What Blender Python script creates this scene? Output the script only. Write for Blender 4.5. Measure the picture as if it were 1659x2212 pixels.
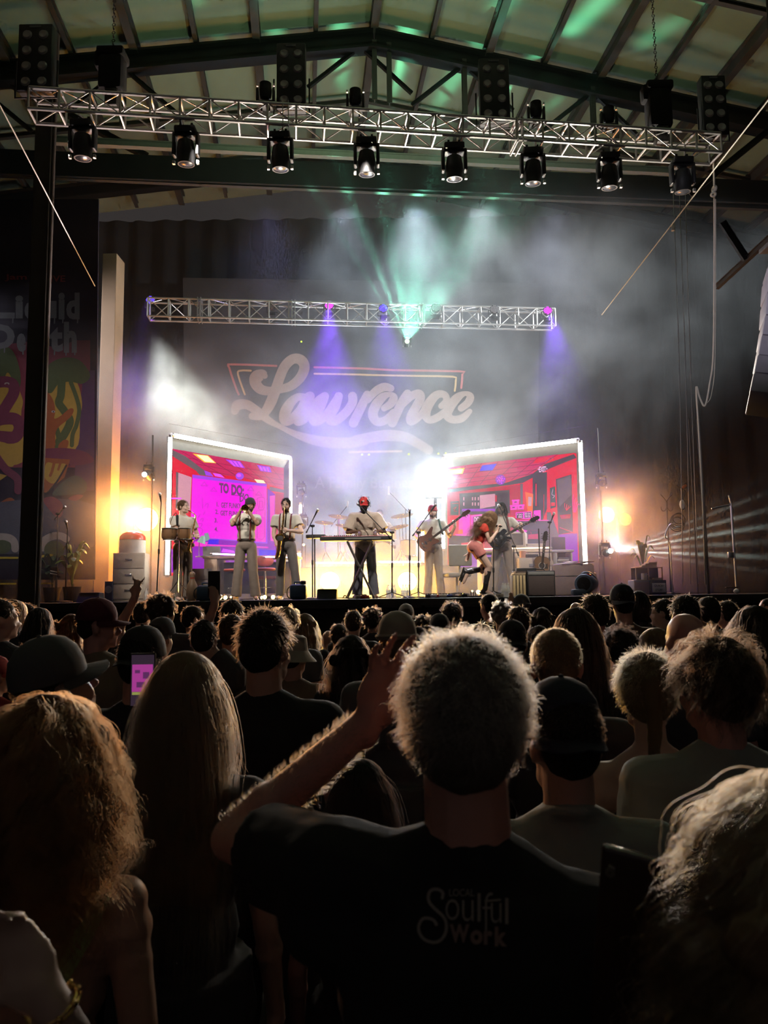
import bpy, bmesh, math, random
import numpy as np
from mathutils import Vector, Matrix, Quaternion
from mathutils.bvhtree import BVHTree
for o in list(bpy.data.objects): bpy.data.objects.remove(o)
SC = bpy.context.scene; COL = SC.collection
PI = math.pi; sin = math.sin; cos = math.cos
# ---------------------------------------------------------------- camera
W, H, F = 1659.0, 2212.0, 1660.0
CAMZ = 1.78; PITCH = math.radians(6.2); ROLL = math.radians(0.75)
CAM = Vector((0, 0, CAMZ))
FW = Vector((0, cos(PITCH), sin(PITCH)))
_r0 = Vector((1, 0, 0)); _u0 = Vector((0, -sin(PITCH), cos(PITCH)))
RT = _r0*cos(ROLL) - _u0*sin(ROLL); UP = _u0*cos(ROLL) + _r0*sin(ROLL)
cam = bpy.data.cameras.new('camera'); camo = bpy.data.objects.new('camera', cam); COL.objects.link(camo)
mw = Matrix.Identity(4)
for i in range(3): mw[i][0] = RT[i]; mw[i][1] = UP[i]; mw[i][2] = -FW[i]; mw[i][3] = CAM[i]
camo.matrix_world = mw
cam.sensor_fit = 'VERTICAL'; cam.sensor_height = 34.6; cam.lens = 34.6*F/H
cam.clip_start = 0.05; cam.clip_end = 200
cam.dof.use_dof = True; cam.dof.focus_distance = 12.0; cam.dof.aperture_fstop = 7.5
SC.camera = camo
# ---------------------------------------------------------------- colour management, quality
SC.view_settings.view_transform = 'Standard'; SC.view_settings.look = 'None'
SC.view_settings.exposure = 0.0; SC.view_settings.gamma = 1.0; SC.view_settings.use_curve_mapping = False
cy = SC.cycles
cy.max_bounces = 4; cy.diffuse_bounces = 1; cy.glossy_bounces = 2; cy.transmission_bounces = 4
cy.volume_bounces = 0; cy.transparent_max_bounces = 12
cy.use_adaptive_sampling = True; cy.adaptive_threshold = 0.07; cy.adaptive_min_samples = 12
cy.use_denoising = True
try: cy.denoiser = 'OPENIMAGEDENOISE'; cy.denoising_prefilter = 'FAST'
except Exception: pass
cy.sample_clamp_indirect = 2.0; cy.sample_clamp_direct = 0
cy.volume_max_steps = 64; cy.light_sampling_threshold = 0.01
cy.caustics_reflective = False; cy.caustics_refractive = False
wd = bpy.data.worlds.new('world'); SC.world = wd; wd.use_nodes = True
wd.node_tree.nodes['Background'].inputs[0].default_value = (1.0, 0.88, 0.86, 1)
wd.node_tree.nodes['Background'].inputs[1].default_value = 0.03
# ---------------------------------------------------------------- pixel -> point helpers
def ray(px, py): return (FW*F + RT*(px - W/2) + UP*(H/2 - py)).normalized()
def PY(px, py, Y):
    d = ray(px, py); return CAM + d*(Y/d.y)
def PZ(px, py, z):
    d = ray(px, py); return CAM + d*((z - CAMZ)/d.z)
def XY(px, py, Y): return PY(px, py, Y).x
class Plane:
    def __init__(s, o, n): s.o = Vector(o); s.n = Vector(n).normalized(); 
    def hit(s, px, py, off=0.0):
        d = ray(px, py); t = (s.o + s.n*off - CAM).dot(s.n)/d.dot(s.n)
        return CAM + d*t
def lerp(a, b, t): return a + (b - a)*t
# ---------------------------------------------------------------- lights
def aim(o, target):
    d = Vector(target) - o.location
    o.rotation_euler = d.to_track_quat('-Z', 'Y').to_euler()
def spot(name, loc, target, W_, color, ang=40, blend=0.5, r=0.05):
    l = bpy.data.lights.new(name, 'SPOT'); l.energy = W_; l.color = color; l.spot_size = math.radians(ang); l.spot_blend = blend
    l.shadow_soft_size = r
    o = bpy.data.objects.new(name, l); COL.objects.link(o); o.location = loc; aim(o, target); return o
def point(name, loc, W_, color, r=0.1):
    l = bpy.data.lights.new(name, 'POINT'); l.energy = W_; l.color = color; l.shadow_soft_size = r
    o = bpy.data.objects.new(name, l); COL.objects.link(o); o.location = loc; return o
def area(name, loc, target, W_, color, sx, sy, spread=180):
    l = bpy.data.lights.new(name, 'AREA'); l.energy = W_; l.color = color; l.shape = 'RECTANGLE'; l.size = sx; l.size_y = sy
    l.spread = math.radians(spread)
    o = bpy.data.objects.new(name, l); COL.objects.link(o); o.location = loc; aim(o, target); return o
STAGE_Z = 1.73
# front-of-house wash on the players (from the front truss heads)
for x, w in ((-3.9, 1500), (-2.2, 1500), (-.2, 1600), (1.4, 1500), (3.2, 1500)):
    spot('front_wash', (x, 8.8, 7.4), (x*0.85-.1, 14.0, 2.5), w*1.05, (1.0, 0.90, 0.79), 26, 0.8, 0.12)
# cool back wash through the haze
for x, c, w in ((-2.8, (.50, .48, 1.0), 700), (-.9, (.74, .88, 1.0), 1500), (.9, (.74, .90, 1.0), 1700), (2.6, (.85, .95, 1.0), 1200), (4.4, (.75, .80, 1.0), 800)):
    spot('back_wash', (x, 18.6, 11.75), (x*.9, 15.6, 2.2), w*.95, c, 62, 1.0, 0.3)
# unseen spots added to keep the haze lit, greyish white
spot('haze_fill', (11.0, 14.5, 9.0), (2.0, 17.3, 6.2), 11000, (.86, .95, .95), 62, 1.0, .15)
spot('haze_fill', (-9.6, 14.6, 7.5), (-2.0, 17.3, 6.0), 2600, (.88, .88, .95), 60, 1.0, .15)
spot('haze_fill', (-5.1, 16.7, 7.7), (-3.9, 16.3, 4.4), 3600, (.93, .97, .84), 56, 1.0, .15)
spot('haze_fill', (5.2, 16.4, 2.6), (1.8, 17.6, 7.0), 900, (.84, .92, 1.0), 70, 1.0, .15)
# spots added out of sight behind the riser to brighten the middle haze
for x in (-1.5, 1.5): spot('riser_haze_fill', (x, 19.3, 1.95), (x*.3, 16.6, 5.0), 1150, (.62, .84, 1.0), 110, 1.0, .12)
spot('wing_fill', (1.5, 5.5, 6.5), (4.6, 9.0, 5.8), 520, (.9, .85, 1.0), 50, 1.0, .3)  # added fill spot, brightens the hanging speaker array
# warm floor blinders
for px, w in ((713, 420), (793, 220), (880, 420)):
    p = PY(px, 1256, 16.0); point('floor_blinder_glow', (p.x, p.y-.35, p.z), w*.75, (1.0, 0.50, 0.035), 0.16)
    spot('blinder_to_crowd', (p.x, p.y-.4, p.z+.05), (p.x*.5, 2, 1.5), w*1.1, (1.0, .62, .16), 70, .8, .16)
for px, py, Y, w in ((317, 1122, 16.3, 900), (1310, 1112, 16.8, 380)):
    p = PY(px, py, Y); point('orange_par_glow', (p.x, p.y-.55, p.z), w*.75, (1.0, 0.33, 0.035), 0.25)
    spot('par_to_crowd', (p.x, p.y-.6, p.z), (p.x*.3, 1.5, 1.5), w*1.3, (1.0, .47, .17), 70, .8, .25)
p = PY(940, 1045, 16.4); spot('white_beam', (p.x, p.y-.3, p.z), (p.x-.5, 0, 2.2), 1700, (.93, .97, 1.0), 95, 0.8, 0.17)
point('white_beam_glow', (p.x, p.y-.35, p.z), 30, (.80, .97, 1.0), .17)
spot('crowd_fill', (4.0, 12.6, 5.1), (1.2, 2.0, 1.4), 650, (1.0, .88, .70), 70, .8, .2)  # this pair is added without fixtures, to light the crowd from the stage side
spot('crowd_fill', (-4.3, 12.6, 5.1), (-1.2, 2.0, 1.4), 500, (1.0, .80, .62), 70, .8, .2)
# truss and roof up-light
for x, w, c in ((-4.2, 420, (1, .84, .84)), (-1.6, 620, (1, .90, .78)), (.8, 900, (1, .94, .76)), (3.2, 800, (1, .94, .80))):
    spot('truss_uplight', (x*.95, 11.6, 4.6), (x*1.05, 9.45, 7.8), w*1.7, c, 60, 1.0, .08)
spot('roof_uplight', (-.9, 11.2, 8.4), (-1.2, 14, 13), 300, (.58, .95, .50), 150, 1.0, .2)
spot('roof_uplight', (2.2, 11.2, 8.4), (3.0, 14, 13), 230, (.70, .92, .62), 150, 1.0, .2)
# soft fill spots added to brighten the side banner and wing
spot('wing_fill', (-3.5, 10.5, 6.6), (-7.6, 15, 3.8), 420, (1.0, .86, .84), 60, 1.0, .3)
spot('wing_fill', (6.0, 11.0, 7.0), (9.5, 14, 4.5), 330, (.88, .86, .95), 66, 1.0, .3)
# purple heads on the back truss
for px, py, w in ((325, 648, 32), (711, 660, 200), (828, 666, 50), (1183, 671, 80)):
    p = PY(px, py, 17.0); spot('purple_beam', (p.x, p.y-.25, p.z-.1), (p.x+.15, p.y-1.2, p.z-4), w*26, (.22, .05, 1.0), 46, 1.0, .06)
# ray fans: one spot each, cut into rays by its own gobo
def gobo(name, loc, target, W_, color, ang, freq, roll, powr=5.0):
    o = spot(name, loc, target, W_, color, ang, .6, .01); l = o.data; l.use_nodes = True; nt = l.node_tree; e = nt.nodes['Emission']
    N = lambda t: nt.nodes.new(t); tc = N('ShaderNodeTexCoord'); sx = N('ShaderNodeSeparateXYZ'); nt.links.new(tc.outputs['Normal'], sx.inputs[0])
    def m(op, a, b=None):
        x = N('ShaderNodeMath'); x.operation = op
        for k, v in enumerate((a, b)):
            if v is None: continue
            if isinstance(v, (int, float)): x.inputs[k].default_value = v
            else: nt.links.new(v, x.inputs[k])
        return x.outputs[0]
    q = m('ADD', m('MULTIPLY', sx.outputs[0], cos(roll)), m('MULTIPLY', sx.outputs[1], sin(roll)))
    r = m('DIVIDE', q, m('ABSOLUTE', sx.outputs[2]))
    w1 = m('ADD', m('MULTIPLY', m('SINE', m('MULTIPLY', r, freq)), .5), .5); w2 = m('ADD', m('MULTIPLY', m('SINE', m('MULTIPLY', r, freq*.41)), .3), .7)
    nt.links.new(m('MULTIPLY', m('MULTIPLY', m('POWER', w1, powr), w2), 3.0), e.inputs['Strength']); return o
g = PY(879, 744, 17.3); gobo('green_fan', g + Vector((0, -.05, .05)), g + Vector((.35, -1.7, 2.3)), 2300, (.22, 1.0, .60), 88, 26.0, 0.0)
s = PY(1319, 1190, 15.4); gobo('side_fan', s + Vector((.06, 0, 0)), s + Vector((3, -.5, .35)), 1500, (.72, 1.0, .88), 42, 60.0, PI/2)
s = PY(312, 1025, 15.0); gobo('side_fan', s + Vector((-.06, 0, 0)), s + Vector((-3, -.3, .8)), 200, (.85, .9, 1.0), 30, 40.0, PI/2)

# ---------------------------------------------------------------- materials (all procedural)
_mats = {}
def mat(name, col, rough=0.6, metal=0.0, emit=0.0, ecol=None, var=0.12, scale=12.0, spec=0.5, alpha=1.0, trans=0.0, bump=0.0):
    if name in _mats: return _mats[name]
    m = bpy.data.materials.new(name); m.use_nodes = True; nt = m.node_tree; b = nt.nodes['Principled BSDF']
    c = tuple(col) + (1,)
    if var > 0 and emit == 0:
        n = nt.nodes.new('ShaderNodeTexNoise'); n.inputs['Scale'].default_value = scale; n.inputs['Detail'].default_value = 3
        tc = nt.nodes.new('ShaderNodeTexCoord'); nt.links.new(tc.outputs['Object'], n.inputs['Vector'])
        mr = nt.nodes.new('ShaderNodeMix'); mr.data_type = 'RGBA'
        mr.inputs[6].default_value = tuple(x*(1 - var) for x in col) + (1,); mr.inputs[7].default_value = tuple(min(1, x*(1 + var)) for x in col) + (1,)
        nt.links.new(n.outputs['Fac'], mr.inputs[0]); nt.links.new(mr.outputs[2], b.inputs['Base Color'])
        if bump > 0:
            bp = nt.nodes.new('ShaderNodeBump'); bp.inputs['Strength'].default_value = bump; bp.inputs['Distance'].default_value = 0.01
            nt.links.new(n.outputs['Fac'], bp.inputs['Height']); nt.links.new(bp.outputs[0], b.inputs['Normal'])
    else: b.inputs['Base Color'].default_value = c
    b.inputs['Roughness'].default_value = rough; b.inputs['Metallic'].default_value = metal
    b.inputs['Specular IOR Level'].default_value = spec
    b.inputs['Transmission Weight'].default_value = trans
    b.inputs['Alpha'].default_value = alpha
    if emit > 0:
        b.inputs['Emission Color'].default_value = tuple(ecol or col) + (1,); b.inputs['Emission Strength'].default_value = emit
    _mats[name] = m; return m
def emis(name, col, s):
    if name in _mats: return _mats[name]
    m = bpy.data.materials.new(name); m.use_nodes = True; nt = m.node_tree
    for n in list(nt.nodes): nt.nodes.remove(n)
    e = nt.nodes.new('ShaderNodeEmission'); e.inputs[0].default_value = tuple(col) + (1,); e.inputs[1].default_value = s
    o = nt.nodes.new('ShaderNodeOutputMaterial'); nt.links.new(e.outputs[0], o.inputs[0]); _mats[name] = m; return m
def srgb(r, g, b):
    f = lambda c: (c/255/12.92) if c/255 <= 0.04045 else ((c/255 + 0.055)/1.055)**2.4
    return (f(r), f(g), f(b))
# ---------------------------------------------------------------- mesh builder
class MB:
    def __init__(s): s.v = []; s.f = []; s.m = []; s.k = 0
    def mat(s, k): s.k = k; return s
    def add(s, vs, fs, M=None):
        o = len(s.v)
        for v in vs:
            v = Vector(v)
            s.v.append(tuple(M @ v) if M is not None else tuple(v))
        for f in fs: s.f.append(tuple(i + o for i in f)); s.m.append(s.k)
        return s
    def box(s, c, d, rot=None):
        x, y, z = d[0]/2, d[1]/2, d[2]/2
        vs = [(-x,-y,-z),(x,-y,-z),(x,y,-z),(-x,y,-z),(-x,-y,z),(x,-y,z),(x,y,z),(-x,y,z)]
        M = Matrix.Translation(Vector(c))
        if rot is not None: M = M @ (rot.to_4x4() if hasattr(rot, 'to_4x4') else Matrix.Rotation(rot, 4, 'Z'))
        return s.add(vs, [(0,3,2,1),(4,5,6,7),(0,1,5,4),(1,2,6,5),(2,3,7,6),(3,0,4,7)], M)
    def bbox(s, c, d, bev=0.01, rot=None):   # bevelled box
        x, y, z = d[0]/2, d[1]/2, d[2]/2; b = min(bev, x*.9, y*.9, z*.9)
        bm = bmesh.new(); bmesh.ops.create_cube(bm, size=1.0)
        for v in bm.verts: v.co = Vector((v.co.x*d[0], v.co.y*d[1], v.co.z*d[2]))
        bmesh.ops.bevel(bm, geom=bm.edges[:], offset=b, segments=2, affect='EDGES', profile=0.5)
        M = Matrix.Translation(Vector(c))
        if rot is not None: M = M @ (rot.to_4x4() if hasattr(rot, 'to_4x4') else Matrix.Rotation(rot, 4, 'Z'))
        bm.verts.index_update()
        s.add([v.co.copy() for v in bm.verts], [[v.index for v in f.verts] for f in bm.faces], M); bm.free(); return s
    def tube(s, pts, r, n=8, cap=True):
        pts = [Vector(p) for p in pts]; o = len(s.v); rs = r if isinstance(r, (list, tuple)) else [r]*len(pts)
        t0 = (pts[1] - pts[0]).normalized()
        a = Vector((0,0,1)) if abs(t0.z) < .9 else Vector((1,0,0)); u = t0.cross(a).normalized()
        for i, p in enumerate(pts):
            t = (pts[min(i+1, len(pts)-1)] - pts[max(i-1, 0)]).normalized()
            u = (u - t*u.dot(t)); u = u.normalized() if u.length > 1e-6 else t.orthogonal().normalized()
            w = t.cross(u)
            for k in range(n):
                an = 2*PI*k/n; s.v.append(tuple(p + (u*cos(an) + w*sin(an))*rs[i]))
        for i in range(len(pts)-1):
            for k in range(n):
                s.f.append((o+i*n+k, o+i*n+(k+1)%n, o+(i+1)*n+(k+1)%n, o+(i+1)*n+k)); s.m.append(s.k)
        if cap:
            s.f.append(tuple(o+k for k in range(n))[::-1]); s.m.append(s.k)
            s.f.append(tuple(o+(len(pts)-1)*n+k for k in range(n))); s.m.append(s.k)
        return s
    def lathe(s, prof, c=(0,0,0), axis=(0,0,1), n=16):
        ax = Vector(axis).normalized(); q = Vector((0,0,1)).rotation_difference(ax).to_matrix().to_4x4(); M = Matrix.Translation(Vector(c)) @ q
        vs = []; fs = []
        for (r, z) in prof:
            for k in range(n): vs.append((r*cos(2*PI*k/n), r*sin(2*PI*k/n), z))
        for i in range(len(prof)-1):
            for k in range(n): fs.append((i*n+k, i*n+(k+1)%n, (i+1)*n+(k+1)%n, (i+1)*n+k))
        if prof[0][0] > 1e-5: fs.append(tuple(range(n))[::-1])
        return s.add(vs, fs, M)
    def cap(s, p0, p1, r0, r1=None, n=12, m=4):      # tapered capsule
        if r1 is None: r1 = r0
        p0 = Vector(p0); p1 = Vector(p1); L = (p1-p0).length
        pr = [(max(r0*cos(a), 1e-6), r0*sin(a)) for a in [-PI/2 + PI/2*i/m for i in range(m+1)]]
        pr += [(max(r1*cos(a), 1e-6), L + r1*sin(a)) for a in [PI/2*i/m for i in range(m+1)]]
        if L < 1e-6: return s.ell(p0, (r0, r0, r0))
        return s.lathe(pr, p0, p1-p0, n)
    def ell(s, c, r, rot=None, n=14, m=8):
        vs = []; fs = []
        for i in range(1, m):
            a = -PI/2 + PI*i/m
            for k in range(n): vs.append((cos(a)*cos(2*PI*k/n)*r[0], cos(a)*sin(2*PI*k/n)*r[1], sin(a)*r[2]))
        vs.append((0,0,-r[2])); vs.append((0,0,r[2])); b = len(vs)-2
        for i in range(m-2):
            for k in range(n): fs.append((i*n+k, i*n+(k+1)%n, (i+1)*n+(k+1)%n, (i+1)*n+k))
        for k in range(n): fs.append((b, (k+1)%n, k)); fs.append((b+1, (m-2)*n+k, (m-2)*n+(k+1)%n))
        M = Matrix.Translation(Vector(c))
        if rot is not None: M = M @ rot.to_4x4()
        return s.add(vs, fs, M)
    def torus(s, c, R, r, axis=(0,0,1), n=24, m=8, a0=0, a1=2*PI):
        q = Vector((0,0,1)).rotation_difference(Vector(axis).normalized()).to_matrix(); c = Vector(c)
        k = n if a1 - a0 > 6.2 else n + 1
        pts = [c + q @ Vector((R*cos(a0+(a1-a0)*i/n), R*sin(a0+(a1-a0)*i/n), 0)) for i in range(n+1)]
        return s.tube(pts, r, m, cap=(k == n+1))
    def prism(s, out, d0, d1, M=None):  # outline in xy, extruded z d0..d1
        n = len(out); vs = [(x, y, d0) for x, y in out] + [(x, y, d1) for x, y in out]
        fs = [tuple(range(n))[::-1], tuple(range(n, 2*n))] + [(i, (i+1)%n, n+(i+1)%n, n+i) for i in range(n)]
        return s.add(vs, fs, M)
    def quad(s, a, b, c, d): return s.add([a, b, c, d], [(0,1,2,3)])
    def mesh(s, name, mats, smooth=True):
        me = bpy.data.meshes.new(name); me.from_pydata(s.v, [], s.f)
        for m in (mats if isinstance(mats, (list, tuple)) else [mats]): me.materials.append(m)
        if any(s.m): me.polygons.foreach_set('material_index', s.m)
        if smooth:
            me.polygons.foreach_set('use_smooth', [True]*len(me.polygons))
            try: me.set_sharp_from_angle(angle=math.radians(40))
            except Exception: pass
        me.update(); return me
    def build(s, name, mats, parent=None, smooth=True, loc=None):
        o = bpy.data.objects.new(name, s.mesh(name, mats, smooth)); COL.objects.link(o)
        if parent is not None:
            o.parent = parent
            if loc == 'world': o.matrix_parent_inverse = pinv(parent)
        elif loc is not None: o.location = loc
        return o
def pinv(p):
    M = Matrix.Identity(4); x = p
    while x is not None:
        M = x.matrix_parent_inverse @ Matrix.LocRotScale(x.location, x.rotation_euler.to_quaternion(), x.scale) @ M; x = x.parent
    return M.inverted()
def wbuild(mb, name, mats, parent, smooth=True): return mb.build(name, mats, parent, smooth, 'world')
def thing(name, label, cat, loc=(0,0,0), rz=0, group=None, sc=1.0):
    o = bpy.data.objects.new(name, None); COL.objects.link(o); o.location = loc; o.rotation_euler = (0,0,rz); o.scale = (sc,sc,sc)
    o.empty_display_size = 0.1
    return tag(o, label, cat, group)
def tag(o, label, cat, group=None, kind=None):
    o['label'] = label; o['category'] = cat
    if group: o['group'] = group
    if kind: o['kind'] = kind
    return o
def struct(o): o['kind'] = 'structure'; return o
def dup(root, loc=None, rz=None, label=None, sc=None):
    def cp(o, par):
        c = o.copy(); COL.objects.link(c); c.parent = par
        for ch in KIDS(o): cp(ch, c)
        return c
    r = cp(root, None)
    if loc is not None: r.location = loc
    if rz is not None: r.rotation_euler = (0,0,rz)
    if sc is not None: r.scale = (sc,sc,sc)
    if label: r['label'] = label
    return r
def KIDS(o): return [x for x in COL.objects if x.parent == o]
def smooth_pts(p, k=6, closed=False):
    p = [tuple(q) for q in p]; out = []; n = len(p)
    for i in range(n if closed else n-1):
        if closed: a, b, c, d = p[i-1], p[i], p[(i+1)%n], p[(i+2)%n]
        else: a, b, c, d = p[max(i-1,0)], p[i], p[i+1], p[min(i+2,n-1)]
        for j in range(k):
            t = j/k; out.append(tuple(0.5*((2*B) + (-A + C)*t + (2*A - 5*B + 4*C - D)*t*t + (-A + 3*B - 3*C + D)*t**3) for A, B, C, D in zip(a, b, c, d)))
    if not closed: out.append(p[-1])
    return out
# ---------------------------------------------------------------- flat graphics on a plane (signs, screens, prints)
_font = {}
def text_shape(txt, bold=0.0):
    k = (txt, bold)
    if k in _font: return _font[k]
    c = bpy.data.curves.new('t', 'FONT'); c.body = txt; c.offset = bold; c.resolution_u = 3
    o = bpy.data.objects.new('t', c); COL.objects.link(o)
    me = bpy.data.meshes.new_from_object(o.evaluated_get(bpy.context.evaluated_depsgraph_get()))
    v = [tuple(x.co)[:2] for x in me.vertices]; f = [tuple(p.vertices) for p in me.polygons]
    bpy.data.objects.remove(o); bpy.data.curves.remove(c); bpy.data.meshes.remove(me)
    xs = [a[0] for a in v]; ys = [a[1] for a in v]; x0, x1, y0, y1 = min(xs), max(xs), min(ys), max(ys)
    v = [((a[0]-x0)/(x1-x0), (a[1]-y0)/(y1-y0)) for a in v]
    _font[k] = (v, f); return _font[k]
class Art:
    """flat shapes given in picture coordinates, laid on a real surface by fn(x, y, lift)"""
    def __init__(s, fn): s.fn = fn; s.mb = {}; s.lift = 0.002; s.step = 0.0
    def _m(s, key): return s.mb.setdefault(key, MB())
    def poly(s, key, pts, lift=None):
        s.lift += 0.0004 if lift is None else 0; L = s.lift if lift is None else lift
        vs = [s.fn(x, y, L) for x, y in pts]
        s._m(key).add(vs, [tuple(range(len(vs)))]); return s
    def stroke(s, key, pts, w=1.0, k=6, closed=False, caps=True):
        s.lift += 0.0004
        if k: pts = smooth_pts([(p[0], p[1], (p[2] if len(p) > 2 else w)) for p in pts], k, closed)
        else: pts = [(p[0], p[1], (p[2] if len(p) > 2 else w)) for p in pts]
        if closed: pts.append(pts[0])
        L = []; R = []; n = len(pts)
        for i in range(n):
            a = pts[max(i-1,0)]; b = pts[min(i+1,n-1)]; dx, dy = b[0]-a[0], b[1]-a[1]; l = math.hypot(dx, dy) or 1
            nx, ny = -dy/l, dx/l; h = pts[i][2]/2
            L.append((pts[i][0]+nx*h, pts[i][1]+ny*h)); R.append((pts[i][0]-nx*h, pts[i][1]-ny*h))
        vs = [s.fn(x, y, s.lift + (i % n)*s.step) for i, (x, y) in enumerate(L + R)]
        s._m(key).add(vs, [(i, i+1, n+i+1, n+i) for i in range(n-1)])
        if caps and not closed:
            for j in (0, n-1):
                c = pts[j]; s.poly(key, [(c[0]+c[2]/2*cos(a*PI/6), c[1]+c[2]/2*sin(a*PI/6)) for a in range(12)], s.lift + 0.0001)
        return s
    def oval(s, key, cx, cy_, rx, ry, n=20): return s.poly(key, [(cx+rx*cos(2*PI*i/n), cy_+ry*sin(2*PI*i/n)) for i in range(n)])
    def line(s, key, pts, w): return s.stroke(key, pts, w, 0, caps=False)
    def text(s, key, txt, x0, y0, x1, y1, bold=0.0, shear=0.0, slope=0.0):
        s.lift += 0.0004
        v, f = text_shape(txt, bold)
        vs = [s.fn(x0 + a*(x1-x0) + shear*(b-.5)*(y1-y0), y1 - b*(y1-y0) + slope*a*(x1-x0), s.lift) for a, b in v]
        s._m(key).add(vs, f); return s
    def build(s, mats, parent, nm=None):
        out = []
        for k, mb in s.mb.items(): out.append(wbuild(mb, (nm or {}).get(k, k), mats[k], parent, False))
        return out

YAW = math.radians(6.0)
EU = Vector((cos(YAW), sin(YAW), 0)); EV = Vector((-sin(YAW), cos(YAW), 0))
def B(u, v, z): return EU*u + EV*v + Vector((0,0,z))
# ---------------------------------------------------------------- floor, walls
m_floor = mat('floor_asphalt', (.03,.028,.027), .9, scale=6)
m_black = mat('black_drape', (.008,.0075,.0105), .95, var=.3, scale=3)
m_blk = mat('black_metal', (.012,.012,.013), .45, 0.3)
m_steel = mat('dark_steel_beam', (.06,.052,.048), .6, .2)
m_alu = mat('truss_aluminium', (.62,.60,.58), .38, .85)
m_stage = mat('stage_deck', (.035,.032,.03), .75, scale=4)
o = MB().box((0, 5, -.1), (30, 34, .2)).build('floor', m_floor, None, False); struct(o)
# roof: two pitched skins, crossbeams, purlins
rp = PY(808, 88, 15.0); RU = rp.dot(EU); RVv = rp.dot(EV); RZ = rp.z; SL = .165
def rz(u): return RZ - SL*abs(u - RU)
m_roof = mat('green_roof_sheet', (.22,.27,.20), .8, var=.25, scale=.8)
for s, nm in ((-1, 'ceiling'), (1, 'ceiling.001')):
    mb = MB(); a, b = RU, RU + s*15
    q = [B(a, -3, rz(a)+.5), B(b, -3, rz(b)+.5), B(b, 21.5, rz(b)+.5), B(a, 21.5, rz(a)+.5)]
    t = [p + Vector((0,0,.15)) for p in q]
    mb.add(q + t, [(0,1,2,3),(7,6,5,4),(0,4,5,1),(1,5,6,2),(2,6,7,3),(3,7,4,0)])
    struct(mb.build('ceiling', m_roof, None, False))
n = 1
def beam(p, q, w, h, m, name='trim_%d'):
    global n
    p = Vector(p); q = Vector(q); d = (q-p); L = d.length; d.normalize()
    side = d.cross(Vector((0,0,1))).normalized(); up = side.cross(d).normalized()
    mb = MB(); R = Matrix((side, d, up)).transposed()
    # I-section
    mb.box((p+q)/2, (w*.25, L, h), R); mb.box((p+q)/2 + up*h*.45, (w, L, h*.12), R); mb.box((p+q)/2 - up*h*.45, (w, L, h*.12), R)
    o = mb.build(name % n if '%' in name else name, m, None, False); n += 1; struct(o); return o
for v, w, h in ((RVv, .28, .42), (RVv-2.9, .10, .10), (RVv-2.5, .10, .10), (RVv-5.2, .28, .42), (RVv+2.4, .10, .1), (RVv-4.0, .08, .08), (RVv+4.5, .25, .35)):
    zo = 0 if h > .3 else .3
    for s in (-1, 1): beam(B(RU, v, rz(RU)+zo), B(RU+s*14, v, rz(RU+14)+zo), w, h, m_blk if h > .3 else m_steel)
for k in range(-9, 11):
    u = RU + k*1.22; thick = k % 2 == 0
    beam(B(u, 0, rz(u)+.33), B(u, 21, rz(u)+.33), .16 if thick else .09, .3 if thick else .16, m_steel)
# knee braces from the crossbeam to the purlins
for u in (-3.6, 1.2, 3.4, -6.5, 6.2):
    for s in (-1, 1): beam(B(u, RVv, rz(u)-.1), B(u+s*1.1, RVv+.2, rz(u)-.95), .07, .07, m_blk)
for u in (-8.5, -3.6, RU, 1.2+.6, 3.4, 6.2): beam(B(u, RVv, rz(u)), B(u, RVv+.01, rz(u)-1.35), .1, .1, m_steel)
beam(B(-6.0, RVv, rz(-6)-.05), B(-3.3, 15.9, rz(-3)-1.5), .12, .12, m_blk)
beam(B(RU-13.5, RVv, rz(13.5)-1.3), B(RU+13.5, RVv+.3, rz(13.5)-1.2), .1, .12, m_steel)
# pale rail and dark header behind the front truss
a = PY(150, 304, 14.3); b = PY(1500, 372, 14.3); z = (a.z+b.z)/2
m_rail = mat('pale_header_rail', (.20,.19,.18), .6)
beam(PZ(110, 303, z), PZ(1480, 372, z), .12, .13, m_rail)
o = MB(); p = PZ(-60, 318, z-.1); q = PZ(1720, 392, z-.1); o.box((p+q)/2 + Vector((0,.3,-.1)), ((q-p).length, .06, .5), Matrix.Rotation(math.atan2(q.y-p.y, q.x-p.x), 3, 'Z'))
struct(o.build('wall_header', m_black, None, False))
# back wall of black drapes with folds
def drape(name, p, q, z0, z1, m, amp=.06, per=.5, seg=8):
    p = Vector((p[0], p[1], 0)); q = Vector((q[0], q[1], 0)); d = q-p; L = d.length; d.normalize(); nn = Vector((d.y, -d.x, 0))
    N = int(L/per*seg); mb = MB(); rnd = random.Random(3); ph = [rnd.uniform(-.6, .6) for _ in range(N+1)]
    vs = []
    for i in range(N+1):
        t = L*i/N; w = amp*sin(2*PI*t/per + ph[i//seg]) + amp*.4*sin(2*PI*t/per*.37)
        vs += [tuple(p + d*t + nn*w*.6 + Vector((0,0,z1))), tuple(p + d*t + nn*w + Vector((0,0,z0)))]
    mb.add(vs, [(2*i, 2*i+1, 2*i+3, 2*i+2) for i in range(N)]); return mb.build(name, m)
struct(drape('wall_back', (-14, 20.9), (13, 20.9), 0, 12.5, m_black, .08, .7))
m_wall = mat('side_wall_dark', (.035,.03,.03), .9)
struct(MB().box((-12.5, 8, 6), (.2, 28, 12.5)).build('wall_left', m_wall, None, False))
struct(MB().box((13.0, 8, 6), (.2, 28, 12.5)).build('wall_right', m_wall, None, False))
m_curt = mat('side_curtain', (.05,.045,.05), .9, var=.3, scale=2)
cz = PY(1600, 545, 13.0).z
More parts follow.
